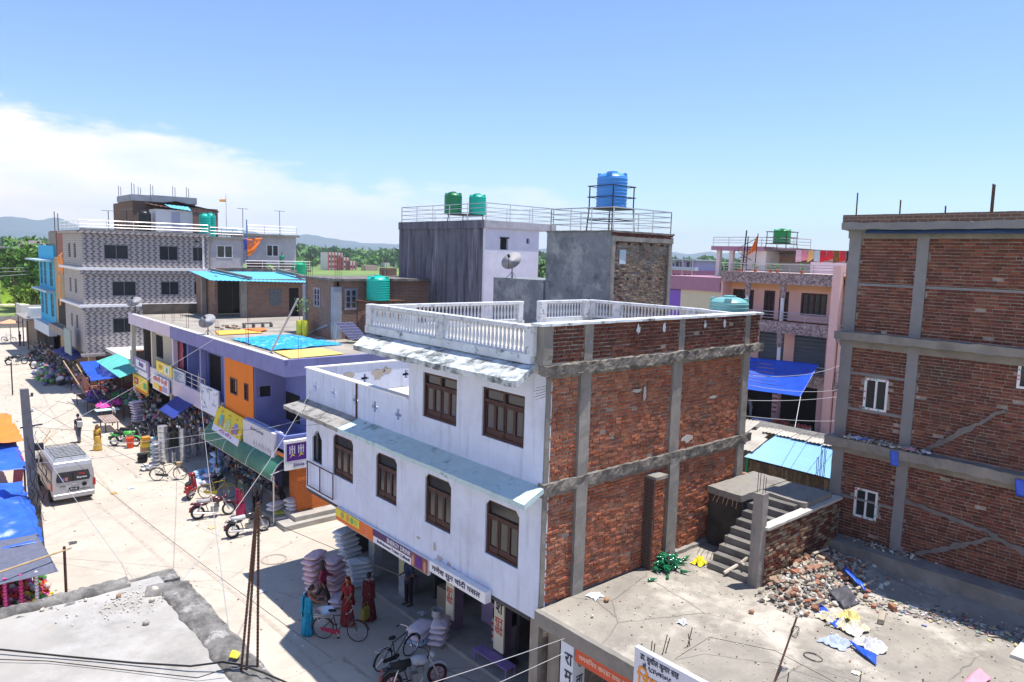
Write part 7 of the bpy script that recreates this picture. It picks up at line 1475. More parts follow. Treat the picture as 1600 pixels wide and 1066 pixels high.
person(13.35, 30.9, 0, FACE(-1, -.2), 'person in black leaning over the yellow sacks by the brick pillar', 1.6, lean=.5, top=(blkc, 1.2), bottom=(blkc,), arms=[((-.1, -.6, -.8), (0, -.5, -.9)), ((.1, -.6, -.8), (0, -.5, -.9))])
person(11.5, 53.9, 0, FACE(-1, .1), 'person in a white shirt at the low wooden platform by the cloth stall', 1.3, top=(whitesh, .8), bottom=(greyt,), lean=.2)
person(45.3, 26.4, 1.2, FACE(-.6, .8), 'person in a pale blue patterned shirt under the pink building', 1.6, top=(M('patterned_blue_shirt', (.5, .55, .72), var=.3, sc=14), 1.2), bottom=(whitesh, .4), lean=.2)
person(28.6, 65.9, 10.1, FACE(-.3, -1), 'person in a green shirt on the terrace of the grey annex', 1.6, top=(flat('green_shirt', (.03, .3, .18)), .7), bottom=(flat('green_skirt', (.05, .15, .1)),))
person(11.9, 100.5, 0, FACE(-1, .3), 'person in dark clothes far up the street by the ramshackle shop', 1.65, top=(blkc, 1.2), bottom=(blkc,))
t = wthing('backpack', (8.66, 49.42, 1.2), 'pale grey backpack carried by the walking man', 'bag'); MB().obox((8.66, 49.40, 1.16), (.3, .15, .38), RZ(-.3)).build('bag_body', flat('pale_grey_bag', (.5, .5, .5)), t, bevel=.04); MB().tube([(8.5, 49.42, 1.36), (8.5, 49.55, 1.42), (8.52, 49.68, 1.2)], .015, 4).build('strap', flat('pale_grey_bag', (.5, .5, .5)), t)
t = wthing('carry_bag', (11.2, 19.7, .2), 'yellow brown carrier bag held low between the two women', 'bag'); MB().obox((11.22, 19.65, .42), (.38, .14, .42), RZ(.5)).build('bag_body', flat('khaki_bag', (.30, .22, .03)), t, bevel=.03); MB().tube([(11.1, 19.6, .62), (11.15, 19.62, .78), (11.32, 19.7, .78), (11.36, 19.72, .62)], .01, 4).build('handle', flat('khaki_bag', (.30, .22, .03)), t)
# ================================================================== BICYCLES AND MOTORBIKES
def wheel(parent, x, y, r, tyr, name='wheel', spokes=14, rim=chrome, tyrew=.03, flatd=False, alloy=None):
    w = MB(); Mr = RX(R(90)); w.lathe((x, y, r), [(r-tyrew*2, -tyrew*.8), (r-tyrew*.4, -tyrew), (r, 0), (r-tyrew*.4, tyrew), (r-tyrew*2, tyrew*.8)], 28, Mr, close=True)
    o = w.build(name, tyr, parent, smooth=True)
    q = MB(); q.lathe((x, y, r), [(r-tyrew*2.5, -tyrew*.5), (r-tyrew*1.6, -tyrew*.5), (r-tyrew*1.6, tyrew*.5), (r-tyrew*2.5, tyrew*.5)], 28, Mr, close=True)
    q.build('rim', alloy or rim, o); h = MB(); h.lathe((x, y, r), [(.03, -.05), (.03, .05)], 8, Mr); h.build('hub', rim, o)
    s = MB()
    for k in range(spokes):
        a = 2*math.pi*k/spokes; s.tube([(x+.025*math.cos(a+.4), y, r+.025*math.sin(a+.4)), (x+(r-tyrew*2)*math.cos(a), y, r+(r-tyrew*2)*math.sin(a))], .0022 if spokes > 8 else .014, 3)
    s.build('spokes', alloy or rim, o); return o
def bicycle(x, y, rz, lean, label, c, guard=None, carrier=True, basket=False):
    t = empty('bicycle', (x, y, 0), label, 'bicycle', None, rz); t.rotation_euler = (lean, 0, rz)
    m = flat('bike_%.2f_%.2f_%.2f' % c, c, rough=.4); r = .34; wb = 1.1
    wheel(t, -wb/2, 0, r, black, spokes=18, tyrew=.017); wheel(t, wb/2, 0, r, black, spokes=18, tyrew=.017)
    rh = Vector((-wb/2, 0, r)); bb = Vector((-.1, 0, .28)); st = Vector((-.24, 0, .82)); hl = Vector((.34, 0, .80)); hu = Vector((.32, 0, .92)); fh = Vector((wb/2, 0, r))
    f = MB(); [f.tube([a, b], .016, 6) for a, b in ((bb, st), (st+Vector((.02, 0, -.06)), hu-Vector((0, 0, .04))), (bb, hl), (rh, bb), (rh, st+Vector((.02, 0, -.1))), (hl, hu))]; f.build('frame', m, t)
    f = MB(); f.tube([hu, hl, hl+Vector((.06, .05, -.12)), fh+Vector((0, .05, 0))], .012, 5).tube([hl+Vector((.06, -.05, -.12)), fh+Vector((0, -.05, 0))], .012, 5); f.build('fork', m, t)
    f = MB(); f.tube([hu, hu+Vector((.02, 0, .1))], .012, 6).tube([(.18, .30, .98), (.30, .28, 1.0), (.36, .1, 1.01), (.36, -.1, 1.01), (.30, -.28, 1.0), (.18, -.30, .98)], .011, 6); f.build('handlebar', chrome, t)
    for s in (-1, 1): MB().tube([(.26, s*.287, .995), (.16, s*.30, .975)], .017, 6).build('grip', black, t)
    MB().ball((-.27, 0, .93), (.14, .09, .035), 12, 6).build('saddle', black, t, smooth=True); MB().tube([st, (-.26, 0, .92)], .012, 6).build('seat_post', chrome, t)
    for cx_ in (-wb/2, wb/2):
        a0, a1 = (20, 190) if cx_ < 0 else (10, 150)
        MB().tube([(cx_+(r+.025)*math.cos(R(a0+(a1-a0)*k/10)), 0, r+(r+.025)*math.sin(R(a0+(a1-a0)*k/10))) for k in range(11)], .02, 5).build('mudguard', m, t)
    g = MB(); g.slab([(-.62, -.055, .40), (-.02, -.055, .36), (.02, -.055, .28), (-.06, -.055, .20), (-.6, -.055, .30)], .03, (0, -1, 0)); g.build('chain_guard', guard or m, t)
    p = MB(); p.tube([bb+Vector((0, -.08, 0)), bb+Vector((.09, -.08, -.14))], .01, 5).tube([bb+Vector((0, .08, 0)), bb+Vector((-.09, .08, .14))], .01, 5); p.build('crank', chrome, t); MB().obox(bb+Vector((.09, -.13, -.14)), (.08, .09, .02)).build('pedal', black, t); MB().obox(bb+Vector((-.09, .13, .14)), (.08, .09, .02)).build('pedal', black, t)
    if carrier: k = MB(); k.tube([(-.36, .07, .72), (-.85, .07, .72), (-.85, -.07, .72), (-.36, -.07, .72)], .009, 5, closed=True); [k.tube([(-.5-.1*i, .07, .72), (-.5-.1*i, -.07, .72)], .006, 4) for i in range(4)]; k.tube([(-.75, .07, .72), rh+Vector((0, .07, 0))], .008, 4).tube([(-.75, -.07, .72), rh+Vector((0, -.07, 0))], .008, 4); k.build('carrier', chrome, t)
    if basket: MB().lathe((.52, 0, .72), [(.1, 0), (.16, .22)], 12).build('basket', bamboo, t)
    MB().tube([rh+Vector((.05, .08, -.02)), (-.62, .22, .0)], .01, 4).build('stand', chrome, t)
    return t
def motorbike(x, y, rz, label, c, seat_c=None, red_rim=False, lean=-.13, accent=None, scooter=False, helm=False):
    t = empty('motorbike', (x, y, 0), label, 'motorbike', None, rz); t.rotation_euler = (lean, 0, rz)
    m = flat('moto_%.2f_%.2f_%.2f' % c, c, rough=.25, spec=.6); ac = flat('moto_%.2f_%.2f_%.2f' % accent, accent, rough=.25) if accent else m; r = .30 if not scooter else .22; wb = 1.30 if not scooter else 1.22
    al = flat('red_alloy', (.35, .03, .04), rough=.3) if red_rim else None
    wheel(t, -wb/2, 0, r, black, spokes=6 if (red_rim or scooter) else 20, tyrew=.045, alloy=al); wheel(t, wb/2, 0, r, black, spokes=6 if (red_rim or scooter) else 20, tyrew=.038, alloy=al)
    if scooter:
        b = MB(); b.ball((-.38, 0, .5), (.42, .17, .2), 14, 8).ball((-.62, 0, .58), (.22, .13, .12), 12, 6); b.build('rear_body', m, t, smooth=True)
        MB().slab([(-.1, -.16, .28), (.35, -.16, .28), (.35, .16, .28), (-.1, .16, .28)], .06).build('footboard', m, t)
        MB().slab([(.30, -.2, .3), (.30, .2, .3), (.48, .15, .85), (.48, -.15, .85)], .05, (1, 0, 0)).build('leg_shield', m, t, bevel=.02); MB().ball((.46, 0, .92), (.14, .17, .12), 12, 8).build('handlebar_cover', m, t, smooth=True)
        MB().ball((-.38, 0, .72), (.38, .14, .08), 14, 6).build('seat', black, t, smooth=True)
    else:
        MB().ball((.12, 0, .80), (.28, .13, .14), 14, 10).ball((.22, 0, .76), (.2, .15, .12), 12, 8).build('fuel_tank', ac, t, smooth=True)
        MB().tube([(-.12, 0, .78), (-.4, 0, .765), (-.68, 0, .80)], [.11, .115, .08], 10).build('seat', seat_c or black, t, smooth=True)
        MB().ball((-.5, 0, .66), (.3, .13, .09), 12, 8).build('side_panel', m, t, smooth=True); MB().ball((-.82, 0, .72), (.13, .08, .06), 10, 6).build('tail', m, t, smooth=True)
        e = MB(); e.obox((.05, 0, .36), (.3, .24, .22)).obox((.14, 0, .52), (.16, .18, .2), RY(-.2))
        for k in range(5): e.obox((.15, 0, .45+k*.04), (.2, .22, .012), RY(-.2))
        e.build('engine', M('engine_metal', (.30, .30, .31), metal=.7, rough=.4, bump=.2), t)
        f = MB(); f.tube([(.38, 0, .85), (.2, 0, .62), (.18, 0, .28), (-.2, 0, .28), (-.3, 0, .6), (-.72, 0, .70)], .022, 6).tube([(-wb/2, .09, r), (-.2, .09, .3)], .018, 5).tube([(-wb/2, -.09, r), (-.2, -.09, .3)], .018, 5); f.build('frame', iron, t)
        for s in (-1, 1): MB().tube([(-wb/2, s*.11, r), (-.5, s*.11, .68)], .022, 7).build('shock_absorber', chrome, t)
    for s in (-1, 1): MB().tube([(wb/2, s*.08, r), (.40, s*.08, .86)], [.026, .018], 7).build('fork', chrome, t)
    ex = MB().tube([(.2, -.12, .34), (.1, -.14, .22), (-.25, -.15, .25)], .02, 7).tube([(-.25, -.155, .25), (-.85, -.16, .33)], [.04, .048], 9).build('exhaust', chrome, t, smooth='auto')
    h = MB(); h.tube([(.28, .36, .98), (.36, .2, 1.0), (.42, 0, .95), (.36, -.2, 1.0), (.28, -.36, .98)], .012, 6); h.build('handlebar', iron, t)
    for s in (-1, 1): MB().tube([(.30, s*.30, .985), (.25, s*.40, .97)], .02, 6).build('grip', black, t)
    for s in (-1, 1): k = MB(); k.tube([(.34, s*.22, 1.0), (.36, s*.27, 1.14)], .006, 4).ball((.36, s*.28, 1.17), (.015, .06, .04), 8, 5); k.build('mirror', iron, t)
    MB().ball((.52, 0, .86), (.09, .10, .10), 12, 8).build('headlight', ac, t, smooth=True); MB().lathe((.585, 0, .86), [(.075, 0), (.001, .015)], 12, RY(R(90))).build('headlight_glass', chrome, t)
    for cx_, a0, a1 in ((-wb/2, 60, 170), (wb/2, 30, 130)): MB().tube([(cx_+(r+.035)*math.cos(R(a0+(a1-a0)*k/8)), 0, r+(r+.035)*math.sin(R(a0+(a1-a0)*k/8))) for k in range(9)], .05, 6).build('mudguard', m if cx_ < 0 else ac, t, smooth=True)
    MB().obox((-.93, 0, .70), (.03, .1, .05)).build('tail_light', redt, t); MB().obox((-.97, 0, .52), (.01, .2, .12), RY(.3)).build('number_plate', flat('plate_red', (.3, .03, .03)), t)
    g = MB(); g.tube([(.08, .12, .25), (.0, .30, .0)], .012, 4); g.build('stand', iron, t)
    return t
def between(a, b): return (a[0]+b[0])/2, (a[1]+b[1])/2, math.atan2(b[1]-a[1], b[0]-a[0])
x, y, a = between((10.06, 32.34), (11.37, 32.12)); motorbike(x, y, a, 'maroon and black motorbike with a chrome exhaust parked in the sun', (.08, .012, .02), flat('light_seat', (.35, .33, .34)))
x, y, a = between((10.44, 29.35), (11.92, 29.33)); motorbike(x, y, a, 'black motorbike with a pale seat parked nearest the green awning post', (.03, .03, .035), flat('pale_seat', (.5, .5, .53)))
motorbike(10.9, 35.75, R(60), 'red and black scooter parked nose in beside the yellow bicycle', (.26, .015, .02), scooter=True)
x, y, a = between((10.0, 47.6), (11.1, 46.6)); motorbike(x, y, a, 'green and black motorbike with a red bucket beside it', (.03, .35, .06), None, accent=(.08, .5, .08))
motorbike(11.1, 48.0, R(-40), 'black motorbike behind the green one', (.02, .02, .025)); motorbike(11.9, 47.4, R(-60), 'dark motorbike parked closest to the shops behind the green one', (.025, .025, .04)); motorbike(12.0, 49.2, R(-50), 'black motorbike with upright mirrors near the pale sacks', (.02, .02, .02))
motorbike(9.7, 84.9, R(5), 'black motorbike parked alone far up the sunny street', (.02, .02, .02)); motorbike(11.2, 81.5, R(20), 'dark motorbike far up the street beside the heaped goods', (.03, .03, .04)); motorbike(11.4, 87.5, R(60), 'dark motorbike in the shade of the blue house', (.03, .03, .04)); 
x, y, a = between((9.95, 15.95), (11.22, 15.59)); motorbike(x, y, a, 'black motorbike with red rims and a silver tank at the bottom of the picture', (.02, .02, .025), red_rim=True, accent=(.38, .40, .46))
x, y, a = between((9.82, 19.78), (10.57, 18.96)); bicycle(x, y, a, -.03, 'bicycle with a dark red chain guard standing by the woman in teal', (.05, .02, .03), flat('red_guard', (.30, .02, .06)))
x, y, a = between((10.06, 17.07), (11.61, 17.35)); bicycle(x+.05, y, a, .1, 'black roadster bicycle propped before the pink edged sacks', (.02, .02, .02))
x, y, a = between((11.19, 35.0), (12.24, 34.3)); bicycle(x, y, a, -.05, 'yellow framed bicycle standing under the green awning', (.42, .33, .03))
x, y, a = between((10.23, 39.08), (11.14, 38.61)); bicycle(x, y, a, -.05, 'dark bicycle with a front basket half in the sun by the steel pots', (.05, .05, .05), basket=True)
bicycle(11.2, 104, R(-40), -.05, 'bicycle parked far up the street under a bright parasol cloth', (.1, .1, .1))
t = wthing('basin', (9.95, 20.0, .76), 'wide steel basin resting on the bicycle carrier', 'basin'); MB().lathe((9.86, 19.76, .74), [(.16, 0), (.27, .17), (.30, .18), (.28, .16), (.16, .02), (.001, .02)], 24).build('basin_shell', chrome, t, smooth='auto')
t = wthing('bucket', (10.72, 46.6, 0), 'orange red plastic bucket in front of the green motorbike', 'bucket'); MB().lathe((10.72, 46.55, .0), [(.17, 0), (.22, .62), (.23, .63), (.21, .6)], 18).build('bucket_shell', flat('bucket_red', (.75, .08, .02)), t); MB().tube([(10.5, 46.55, .6), (10.55, 46.5, .75), (10.9, 46.5, .75), (10.94, 46.55, .6)], .008, 4).build('handle', steel, t)
# ================================================================== VAN
V = wthing('minibus', (6.3, 40, 0), 'silver grey minibus seen from behind with a ladder like roof rack', 'van')
vm = M('silver_van_paint', (.42, .42, .44), rough=.35, metal=.3, var=.03, bump=0, spec=.5); x0, x1 = 5.42, 7.14; yr, yf = 37.85, 42.6
def vsec(y, w_, h, tum): cxx = (x0+x1)/2; hw_ = (x1-x0)/2*w_; return [(cxx-hw_*.97, y, .34), (cxx-hw_, y, .62), (cxx-hw_, y, 1.02), (cxx-hw_*(1-tum*.6), y, 1.5), (cxx-hw_*(1-tum), y, h-.12), (cxx-hw_*(1-tum*1.5), y, h), (cxx+hw_*(1-tum*1.5), y, h), (cxx+hw_*(1-tum), y, h-.12), (cxx+hw_*(1-tum*.6), y, 1.5), (cxx+hw_, y, 1.02), (cxx+hw_, y, .62), (cxx+hw_*.97, y, .34)]
secs = [vsec(yr, .97, 1.72, .07)]+[vsec(yr+.12, 1, 1.95, .08), vsec(yr+.8, 1, 2.0, .09), vsec(yr+2.5, 1, 2.0, .09), vsec(yr+3.5, 1, 1.93, .09), vsec(yr+4.05, .99, 1.45, .05), vsec(yr+4.6, .93, 1.0, .0)]
for i, s_ in enumerate(secs):
    if i == 0: secs[0] = [(p[0], yr+(.0 if p[2] < 1.1 else .06*(p[2]-1.1)), p[2]) for p in s_]
m = MB(); n = 12
for s_ in secs: m.v += s_
for i in range(len(secs)-1):
    for k in range(n): k2 = (k+1) % n; m.face([i*n+k, i*n+k2, (i+1)*n+k2, (i+1)*n+k])
m.face(list(range(n))); m.face([(len(secs)-1)*n+k for k in range(n-1, -1, -1)]); m.build('body', vm, V, bevel=.03)
gl = flat('van_glass', (.03, .03, .04), rough=.1)
rg = MB().slab([(5.62, yr-.012, 1.04), (6.94, yr-.012, 1.04), (6.97, yr-.01, 1.20), (6.90, yr+.008, 1.52), (5.66, yr+.008, 1.52), (5.59, yr-.01, 1.20)], .02, (0, 1, 0)).build('rear_window', gl, V, bevel=.008); MB().box(6.26, 6.30, yr-.03, yr, 1.05, 1.5).build('wiper_strip', iron, rg)
lettering('STAR', .12, redt, rg, (6.62, yr-.03, 1.36), (1, 0, 0), (0, .1, 1), width=.25); lettering('Express', .12, white, rg, (6.62, yr-.03, 1.2), (1, 0, 0), (0, .1, 1), width=.4); 
for k, c in enumerate(((.1, .12, .5), (.5, .2, .1))): MB().box(5.8+k*.14, 5.92+k*.14, yr-.025, yr-.015, 1.1, 1.25).build('dashboard_print', flat('van_print%d' % k, c), rg)
for s, xx in ((-1, x0), (1, x1)):
    for (a, b) in ((yr+.25, yr+1.25), (yr+1.4, yr+2.4), (yr+2.55, yr+3.5)): MB().slab([(xx+s*.008, a, 1.08), (xx+s*.008, b, 1.08), (xx-s*.03, b-.03, 1.52), (xx-s*.03, a+.03, 1.52)], .02, (-s, 0, 0)).build('side_window', gl, V)
    MB().box(xx-.06, xx+.015*s+.03, yr-.02, yr+.08, .72, 1.05).build('tail_light', flat('tail_red', (.45, .03, .03), rough=.2), V)
    for yy in (yr+.75, yr+3.75):
        w = MB(); w.lathe((xx-s*.08, yy, .31), [(.2, -.09), (.29, -.1), (.31, 0), (.29, .1), (.2, .09)], 24, RY(R(90)), close=True); o = w.build('wheel', black, V, smooth='auto'); MB().lathe((xx+s*.01, yy, .31), [(.001, 0), (.2, 0)], 16, RY(R(90))).build('hubcap', chrome, o)
    MB().slab([(xx+s*.02, yr+3.55, 1.2), (xx+s*.22, yr+3.55, 1.2), (xx+s*.22, yr+3.55, 1.42), (xx+s*.02, yr+3.55, 1.42)], .06, (0, 1, 0)).build('mirror', black, V)
    MB().tube([(xx+s*.015, yr+.2, 1.0), (xx+s*.015, yr+3.9, 1.0)], .012, 4).build('trim_strip', black, V)
MB().box(x0+.02, x1-.02, yr-.1, yr+.05, .28, .52).build('bumper', vm, V, bevel=.03); MB().box(6.05, 6.5, yr-.025, yr-.008, .60, .74).build('number_plate', black, V); lettering('ज १ ख', .1, white, V, (6.28, yr-.03, .67), (1, 0, 0), (0, 0, 1))
MB().box(6.2, 6.4, yr-.03, yr, .90, .93).build('door_handle', chrome, V); MB().lathe((6.72, yr-.008, .84), [(.001, 0), (.1, 0), (.1, .006)], 12, RX(R(90))).build('emblem', black, V); lettering('FORCE', .08, ink, V, (5.85, yr-.008, .84), (1, 0, 0), (0, 0, 1))
lettering('Tourist Service', .08, ink, V, (6.75, yr-.01, .62), (1, 0, 0), (0, 0, 1), width=.45)
RK = MB(); RK.tube([(5.66, 38.3, 2.12), (6.90, 38.3, 2.12), (6.90, 40.9, 2.12), (5.66, 40.9, 2.12)], .018, 5, closed=True); rk = RK.build('roof_rack', iron, V)
for k in range(9): MB().tube([(5.66, 38.45+k*.29, 2.10), (6.90, 38.45+k*.29, 2.10)], .012, 4).build('rack_bar', iron, rk)
for k in range(6): MB().tube([(5.84+k*.18, 38.3, 2.105), (5.84+k*.18, 40.9, 2.105)], .009, 4).build('rack_bar', iron, rk)
for xx in (5.66, 6.90):
    for yy in (38.4, 39.6, 40.8): MB().tube([(xx, yy, 1.95), (xx, yy, 2.12)], .014, 4).build('rack_foot', steel, rk)
# ================================================================== SACKS
def sackmesh(l, w_, h, seed, m_, name='sack'):
    m = MB(); rn = random.Random(seed); nu, nv = 24, 12; base = 0
    def sg(v, e): return math.copysign(abs(v)**e, v)
    def fn(u, v):
        a = u*2*math.pi; b = (v-.5)*math.pi; cb = sg(math.cos(b), .9); p = Vector((l/2*sg(math.cos(a), .45)*cb, w_/2*sg(math.sin(a), .45)*cb, h/2*sg(math.sin(b), .8)))
        k = abs(math.cos(a)*math.sin(a))*2; p.x *= 1+.10*k*cb; p.y *= 1+.14*k*cb; p.z *= 1-.45*k*abs(cb)
        return p+noise.noise_vector(p*5+Vector((seed, 0, 0)))*.02
    m.grid(fn, nu, nv); return m.mesh(name, m_)
def sackmat(n, c, print_c=None, s=4): return M(n, c, var=.06, sc=3, bump=.25, bsc=60, rough=.6, patch=[(print_c, s, .6, .63, .7)] if print_c else None)
sw = sackmat('white_sack', (.66, .65, .68)); sg_ = sackmat('green_print_sack', (.66, .70, .74), (.1, .4, .28), 9); spk = sackmat('pink_sack', (.66, .48, .52), (.5, .28, .22), 6); spe = sackmat('pink_edge_sack', (.68, .60, .66)); sye = sackmat('yellow_green_sack', (.48, .48, .10)); sbl = sackmat('blue_white_sack', (.40, .58, .80)); slil = sackmat('lilac_sack', (.62, .55, .66), (.6, .35, .4), 5)
SM = {k: [sackmesh(.78, .5, .2, i, v) for i in range(3)] for k, v in dict(w=sw, g=sg_, p=spk, e=spe, y=sye, b=sbl, l=slil).items()}
for k in SM:
    for me in SM[k]: me.polygons.foreach_set('use_smooth', [True]*len(me.polygons))
def sack_stack(x, y, z, n, kind, rz, what, group, lean=(0, 0), dh=.178, jit=.05, seed=0, sc_=(1, 1, 1)):
    rn = random.Random(seed)
    for i in range(n):
        o = obj_from(SM[kind][i % 3], 'sack', None, (x+lean[0]*i+rn.uniform(-jit, jit), y+lean[1]*i+rn.uniform(-jit, jit), z+.1+dh*i), (rn.uniform(-.04, .04), rn.uniform(-.04, .04), rz+rn.uniform(-.12, .12)), sc_)
        tag(o, (('sack '+nth_from(i, n)+' in the '+what if n > 1 else what)), 'sack', group)
sack_stack(10.85, 22.35, 0, 9, 'p', .5, 'left column of pink printed sacks at the shadow edge', 'pink printed sacks', (.0, .015), seed=1); sack_stack(11.4, 22.0, 0, 8, 'p', .5, 'right column of pink printed sacks at the shadow edge', 'pink printed sacks', (0, .01), seed=2)
sack_stack(11.25, 21.5, 0, 2, 'l', .9, 'pair of lilac sacks slumped at the foot of the pink stack', 'lilac sacks', seed=3)
sack_stack(12.75, 22.95, .0, 11, 'g', .2, 'tall leaning stack of green printed sacks at the corner', 'green printed sacks', (-.045, .01), seed=4); sack_stack(12.55, 22.3, .0, 6, 'g', -.3, 'lower stack of green printed sacks beside the tall one', 'green printed sacks', (-.02, -.01), seed=5)
sack_stack(12.1, 17.75, 0, 1, 'b', .5, 'blue white sack under the pink edged ones', 'sacks by the black bicycle', seed=6, sc_=(1, 1.1, 1.1)); sack_stack(12.05, 17.75, .22, 2, 'e', .4, 'near pair of pink edged white sacks behind the black bicycle', 'sacks by the black bicycle', seed=7, sc_=(1.05, 1.1, 1.2), dh=.22)
sack_stack(12.55, 17.35, 0, 4, 'e', .7, 'far column of pink edged sacks carrying the steel pot', 'sacks by the black bicycle', seed=8, sc_=(1, 1, 1.15), dh=.2)
t = wthing('steel_pot', (12.42, 17.5, .9), 'round steel cooking pot on top of the pink edged sacks', 'pot'); MB().lathe((12.45, 17.4, .88), [(.15, 0), (.17, .02), (.17, .22), (.185, .23), (.16, .21), (.15, .03), (.001, .03)], 20).build('pot_shell', chrome, t, smooth='auto')
sack_stack(13.05, 30.45, 0, 2, 'y', 1.2, 'lower yellow green sacks by the brick pillar', 'sacks by the brick pillar', seed=9); sack_stack(12.9, 30.6, .36, 2, 'w', .4, 'white sacks on the yellow green ones by the brick pillar', 'sacks by the brick pillar', seed=10, sc_=(1, 1, 1.1)); sack_stack(13.6, 30.1, .2, 4, 'w', .2, 'right column of white sacks against the brick pillar', 'sacks by the brick pillar', seed=11, sc_=(1.05, 1.05, 1.1)); sack_stack(13.15, 29.9, .0, 1, 'w', 1.4, 'single white sack standing below the pile by the brick pillar', 'sacks by the brick pillar', seed=12)
sack_stack(12.75, 52.6, 0, 9, 'l', .3, 'tall pale stack before the white shop column', 'pale sacks', (-.02, 0), seed=13, sc_=(1.1, 1.1, 1)); sack_stack(13.4, 51.6, 0, 3, 'w', .3, 'short pile of white sacks right of the tall pale stack', 'pale sacks', seed=14)
for i, (x, y, z, k) in enumerate([(11.6, 37.4, 0, 'b'), (12.1, 37.9, 0, 'b'), (12.6, 37.6, 0, 'b'), (11.9, 38.2, .2, 'b'), (12.5, 38.2, .2, 'b'), (11.3, 36.9, 0, 'l'), (12.0, 36.9, 0, 'l'), (13.0, 38.6, 0, 'b'), (13.1, 38.6, .3, 'b'), (13.0, 38.5, .6, 'b'), (13.1, 38.6, .9, 'b'), (12.3, 37.4, .2, 'l')]):
    o = obj_from(SM[k][i % 3], 'plastic_bundle', None, (x, y, z+.12), (.1*i % .4, .2, i*1.3), (.8, 1.1, 1.6)); tag(o, '%s plastic bundle, %s of the heap in front of the seated man' % ('blue' if k == 'b' else 'pale lilac', ORD[i]), 'bundle', 'plastic bundles under the green awning')
# ================================================================== STEEL WARE STACKS
def ware(x, y, n, r, h, kind, what, group='steel vessels outside the pot shop', z=0, m_=chrome):
    if kind == 'drum': pr2 = [(r*.97, 0), (r, .02), (r, h*.9), (r*1.04, h*.92), (r*1.04, h*.97), (r*.9, h)]
    elif kind == 'gourd': pr2 = [(r*.5, 0), (r, h*.35), (r*.95, h*.55), (r*.5, h*.8), (r*.62, h)]
    else: pr2 = [(r*.8, 0), (r, h*.5), (r*1.05, h)]
    me = MB().lathe((0, 0, 0), pr2, 18).mesh('vessel', m_); me.polygons.foreach_set('use_smooth', [True]*len(me.polygons)); me.set_sharp_from_angle(angle=R(35))
    for i in range(n): o = obj_from(me, 'steel_vessel', None, (x+.01*math.sin(i*2), y, z+h*i), (0, 0, i)); tag(o, 'vessel %s in the %s' % (nth_from(i, n), what), 'vessel', group)
ware(11.41, 42.28, 7, .27, .30, 'drum', 'tall wide stack of shiny steel drums in the sun'); ware(12.31, 41.79, 7, .2, .28, 'drum', 'slimmer drum stack right of the tall wide one'); ware(13.72, 42.9, 6, .2, .27, 'drum', 'drum stack farthest right by the blue shop column')
ware(10.91, 42.0, 6, .25, .22, 'gourd', 'stack of round bellied steel jars at the sunny edge'); ware(12.75, 42.5, 4, .17, .3, 'gourd', 'stack of dark bellied jars behind the slim drums'); ware(13.2, 42.7, 4, .18, .27, 'drum', 'half height drum stack right of the dark jars'); ware(11.9, 42.1, 2, .16, .3, 'drum', 'short pair of steel cans beside the tall wide stack')
ware(12.9, 43.3, 5, .16, .26, 'drum', 'narrow can stack at the pot shop door'); ware(10.5, 43.0, 2, .26, .25, 'bowl', 'pair of black basins in front of the jars', m_=black)
rn = random.Random(8)
for i in range(10): me = MB().lathe((0, 0, 0), [(.08, 0), (.14, .05), (.15, .07), (.12, .05), (.001, .02)], 14).mesh('pan', chrome); o = obj_from(me, 'steel_pan', None, (10.35+rn.uniform(-.25, .35), 41.4+rn.uniform(-.3, .3), .02+.05*(i % 4)), (rn.uniform(-.3, .3), rn.uniform(-.3, .3), 0)); tag(o, 'small steel pan in the low pile on the sunny ground before the jars', 'pan', 'steel pans piled on the ground')
def crate(x, y, z, s, c, label, rz=0, group=None):
    t = wthing('carton', (x, y, z), label, 'box', group); m_ = flat('carton_%.2f_%.2f_%.2f' % c, c); MB().obox((x, y, z+s[2]/2), s, RZ(rz)).build('box', m_, t, bevel=.01); MB().obox((x, y, z+s[2]+.004), (s[0]*.98, s[1]*.15, .006), RZ(rz)).build('tape', flat('tape', (.5, .4, .25)), t); return t
crate(11.0, 44.4, 0, (.45, .4, .5), (.35, .2, .1), 'brown carton at the bottom of the bright box pile by the motorbikes'); crate(11.0, 44.4, .5, (.42, .4, .4), (.75, .45, .05), 'orange yellow carton in the bright box pile'); crate(11.05, 44.35, .9, (.4, .35, .2), (.8, .3, .03), 'orange carton on top of the bright box pile'); crate(11.4, 44.3, .9, (.3, .3, .12), (.4, .65, .75), 'pale blue packet beside the orange carton'); crate(11.3, 43.9, 0, (.4, .4, .6), (.05, .2, .1), 'dark green carton right of the bright box pile')
crate(12.4, 45.6, 0, (.6, .5, .5), (.25, .2, .12), 'big brown carton in the shade left of the pot shop'); crate(12.9, 45.8, 0, (.5, .5, .8), (.18, .16, .1), 'tall dark carton in the shade left of the pot shop')
rn = random.Random(55); m = MB()
for k in range(90):
    m.col = rn.choice([(.3, .3, .34), (.5, .5, .55), (.2, .15, .08), (.06, .1, .22), (.2, .06, .05), (.12, .15, .1)]); m.ball((11.9+rn.uniform(0, 1.6), 43.9+rn.uniform(-2.2, 1.9), rn.uniform(1.7, 2.5)), (.07, .07, rn.uniform(.06, .14)), 7, 5)
m.build('hanging_wares', goodsm, None, kind='stuff', label='mugs, tins and packets hanging under the dark blue awning')
m = MB()
for k in range(260): m.col = rn.choice([(.3, .3, .34), (.12, .2, .4), (.4, .1, .08), (.35, .3, .2), (.5, .5, .5), (.06, .06, .07)]); m.obox((rn.uniform(13.6, 14.3), rn.uniform(41.0, 46.5), rn.uniform(.3, 2.3)), (.16, .2, .2), RZ(rn.uniform(0, 3)))
m.build('shop_wares', goodsm, None, kind='stuff', label='dense hardware goods stacked inside the pot shop front')
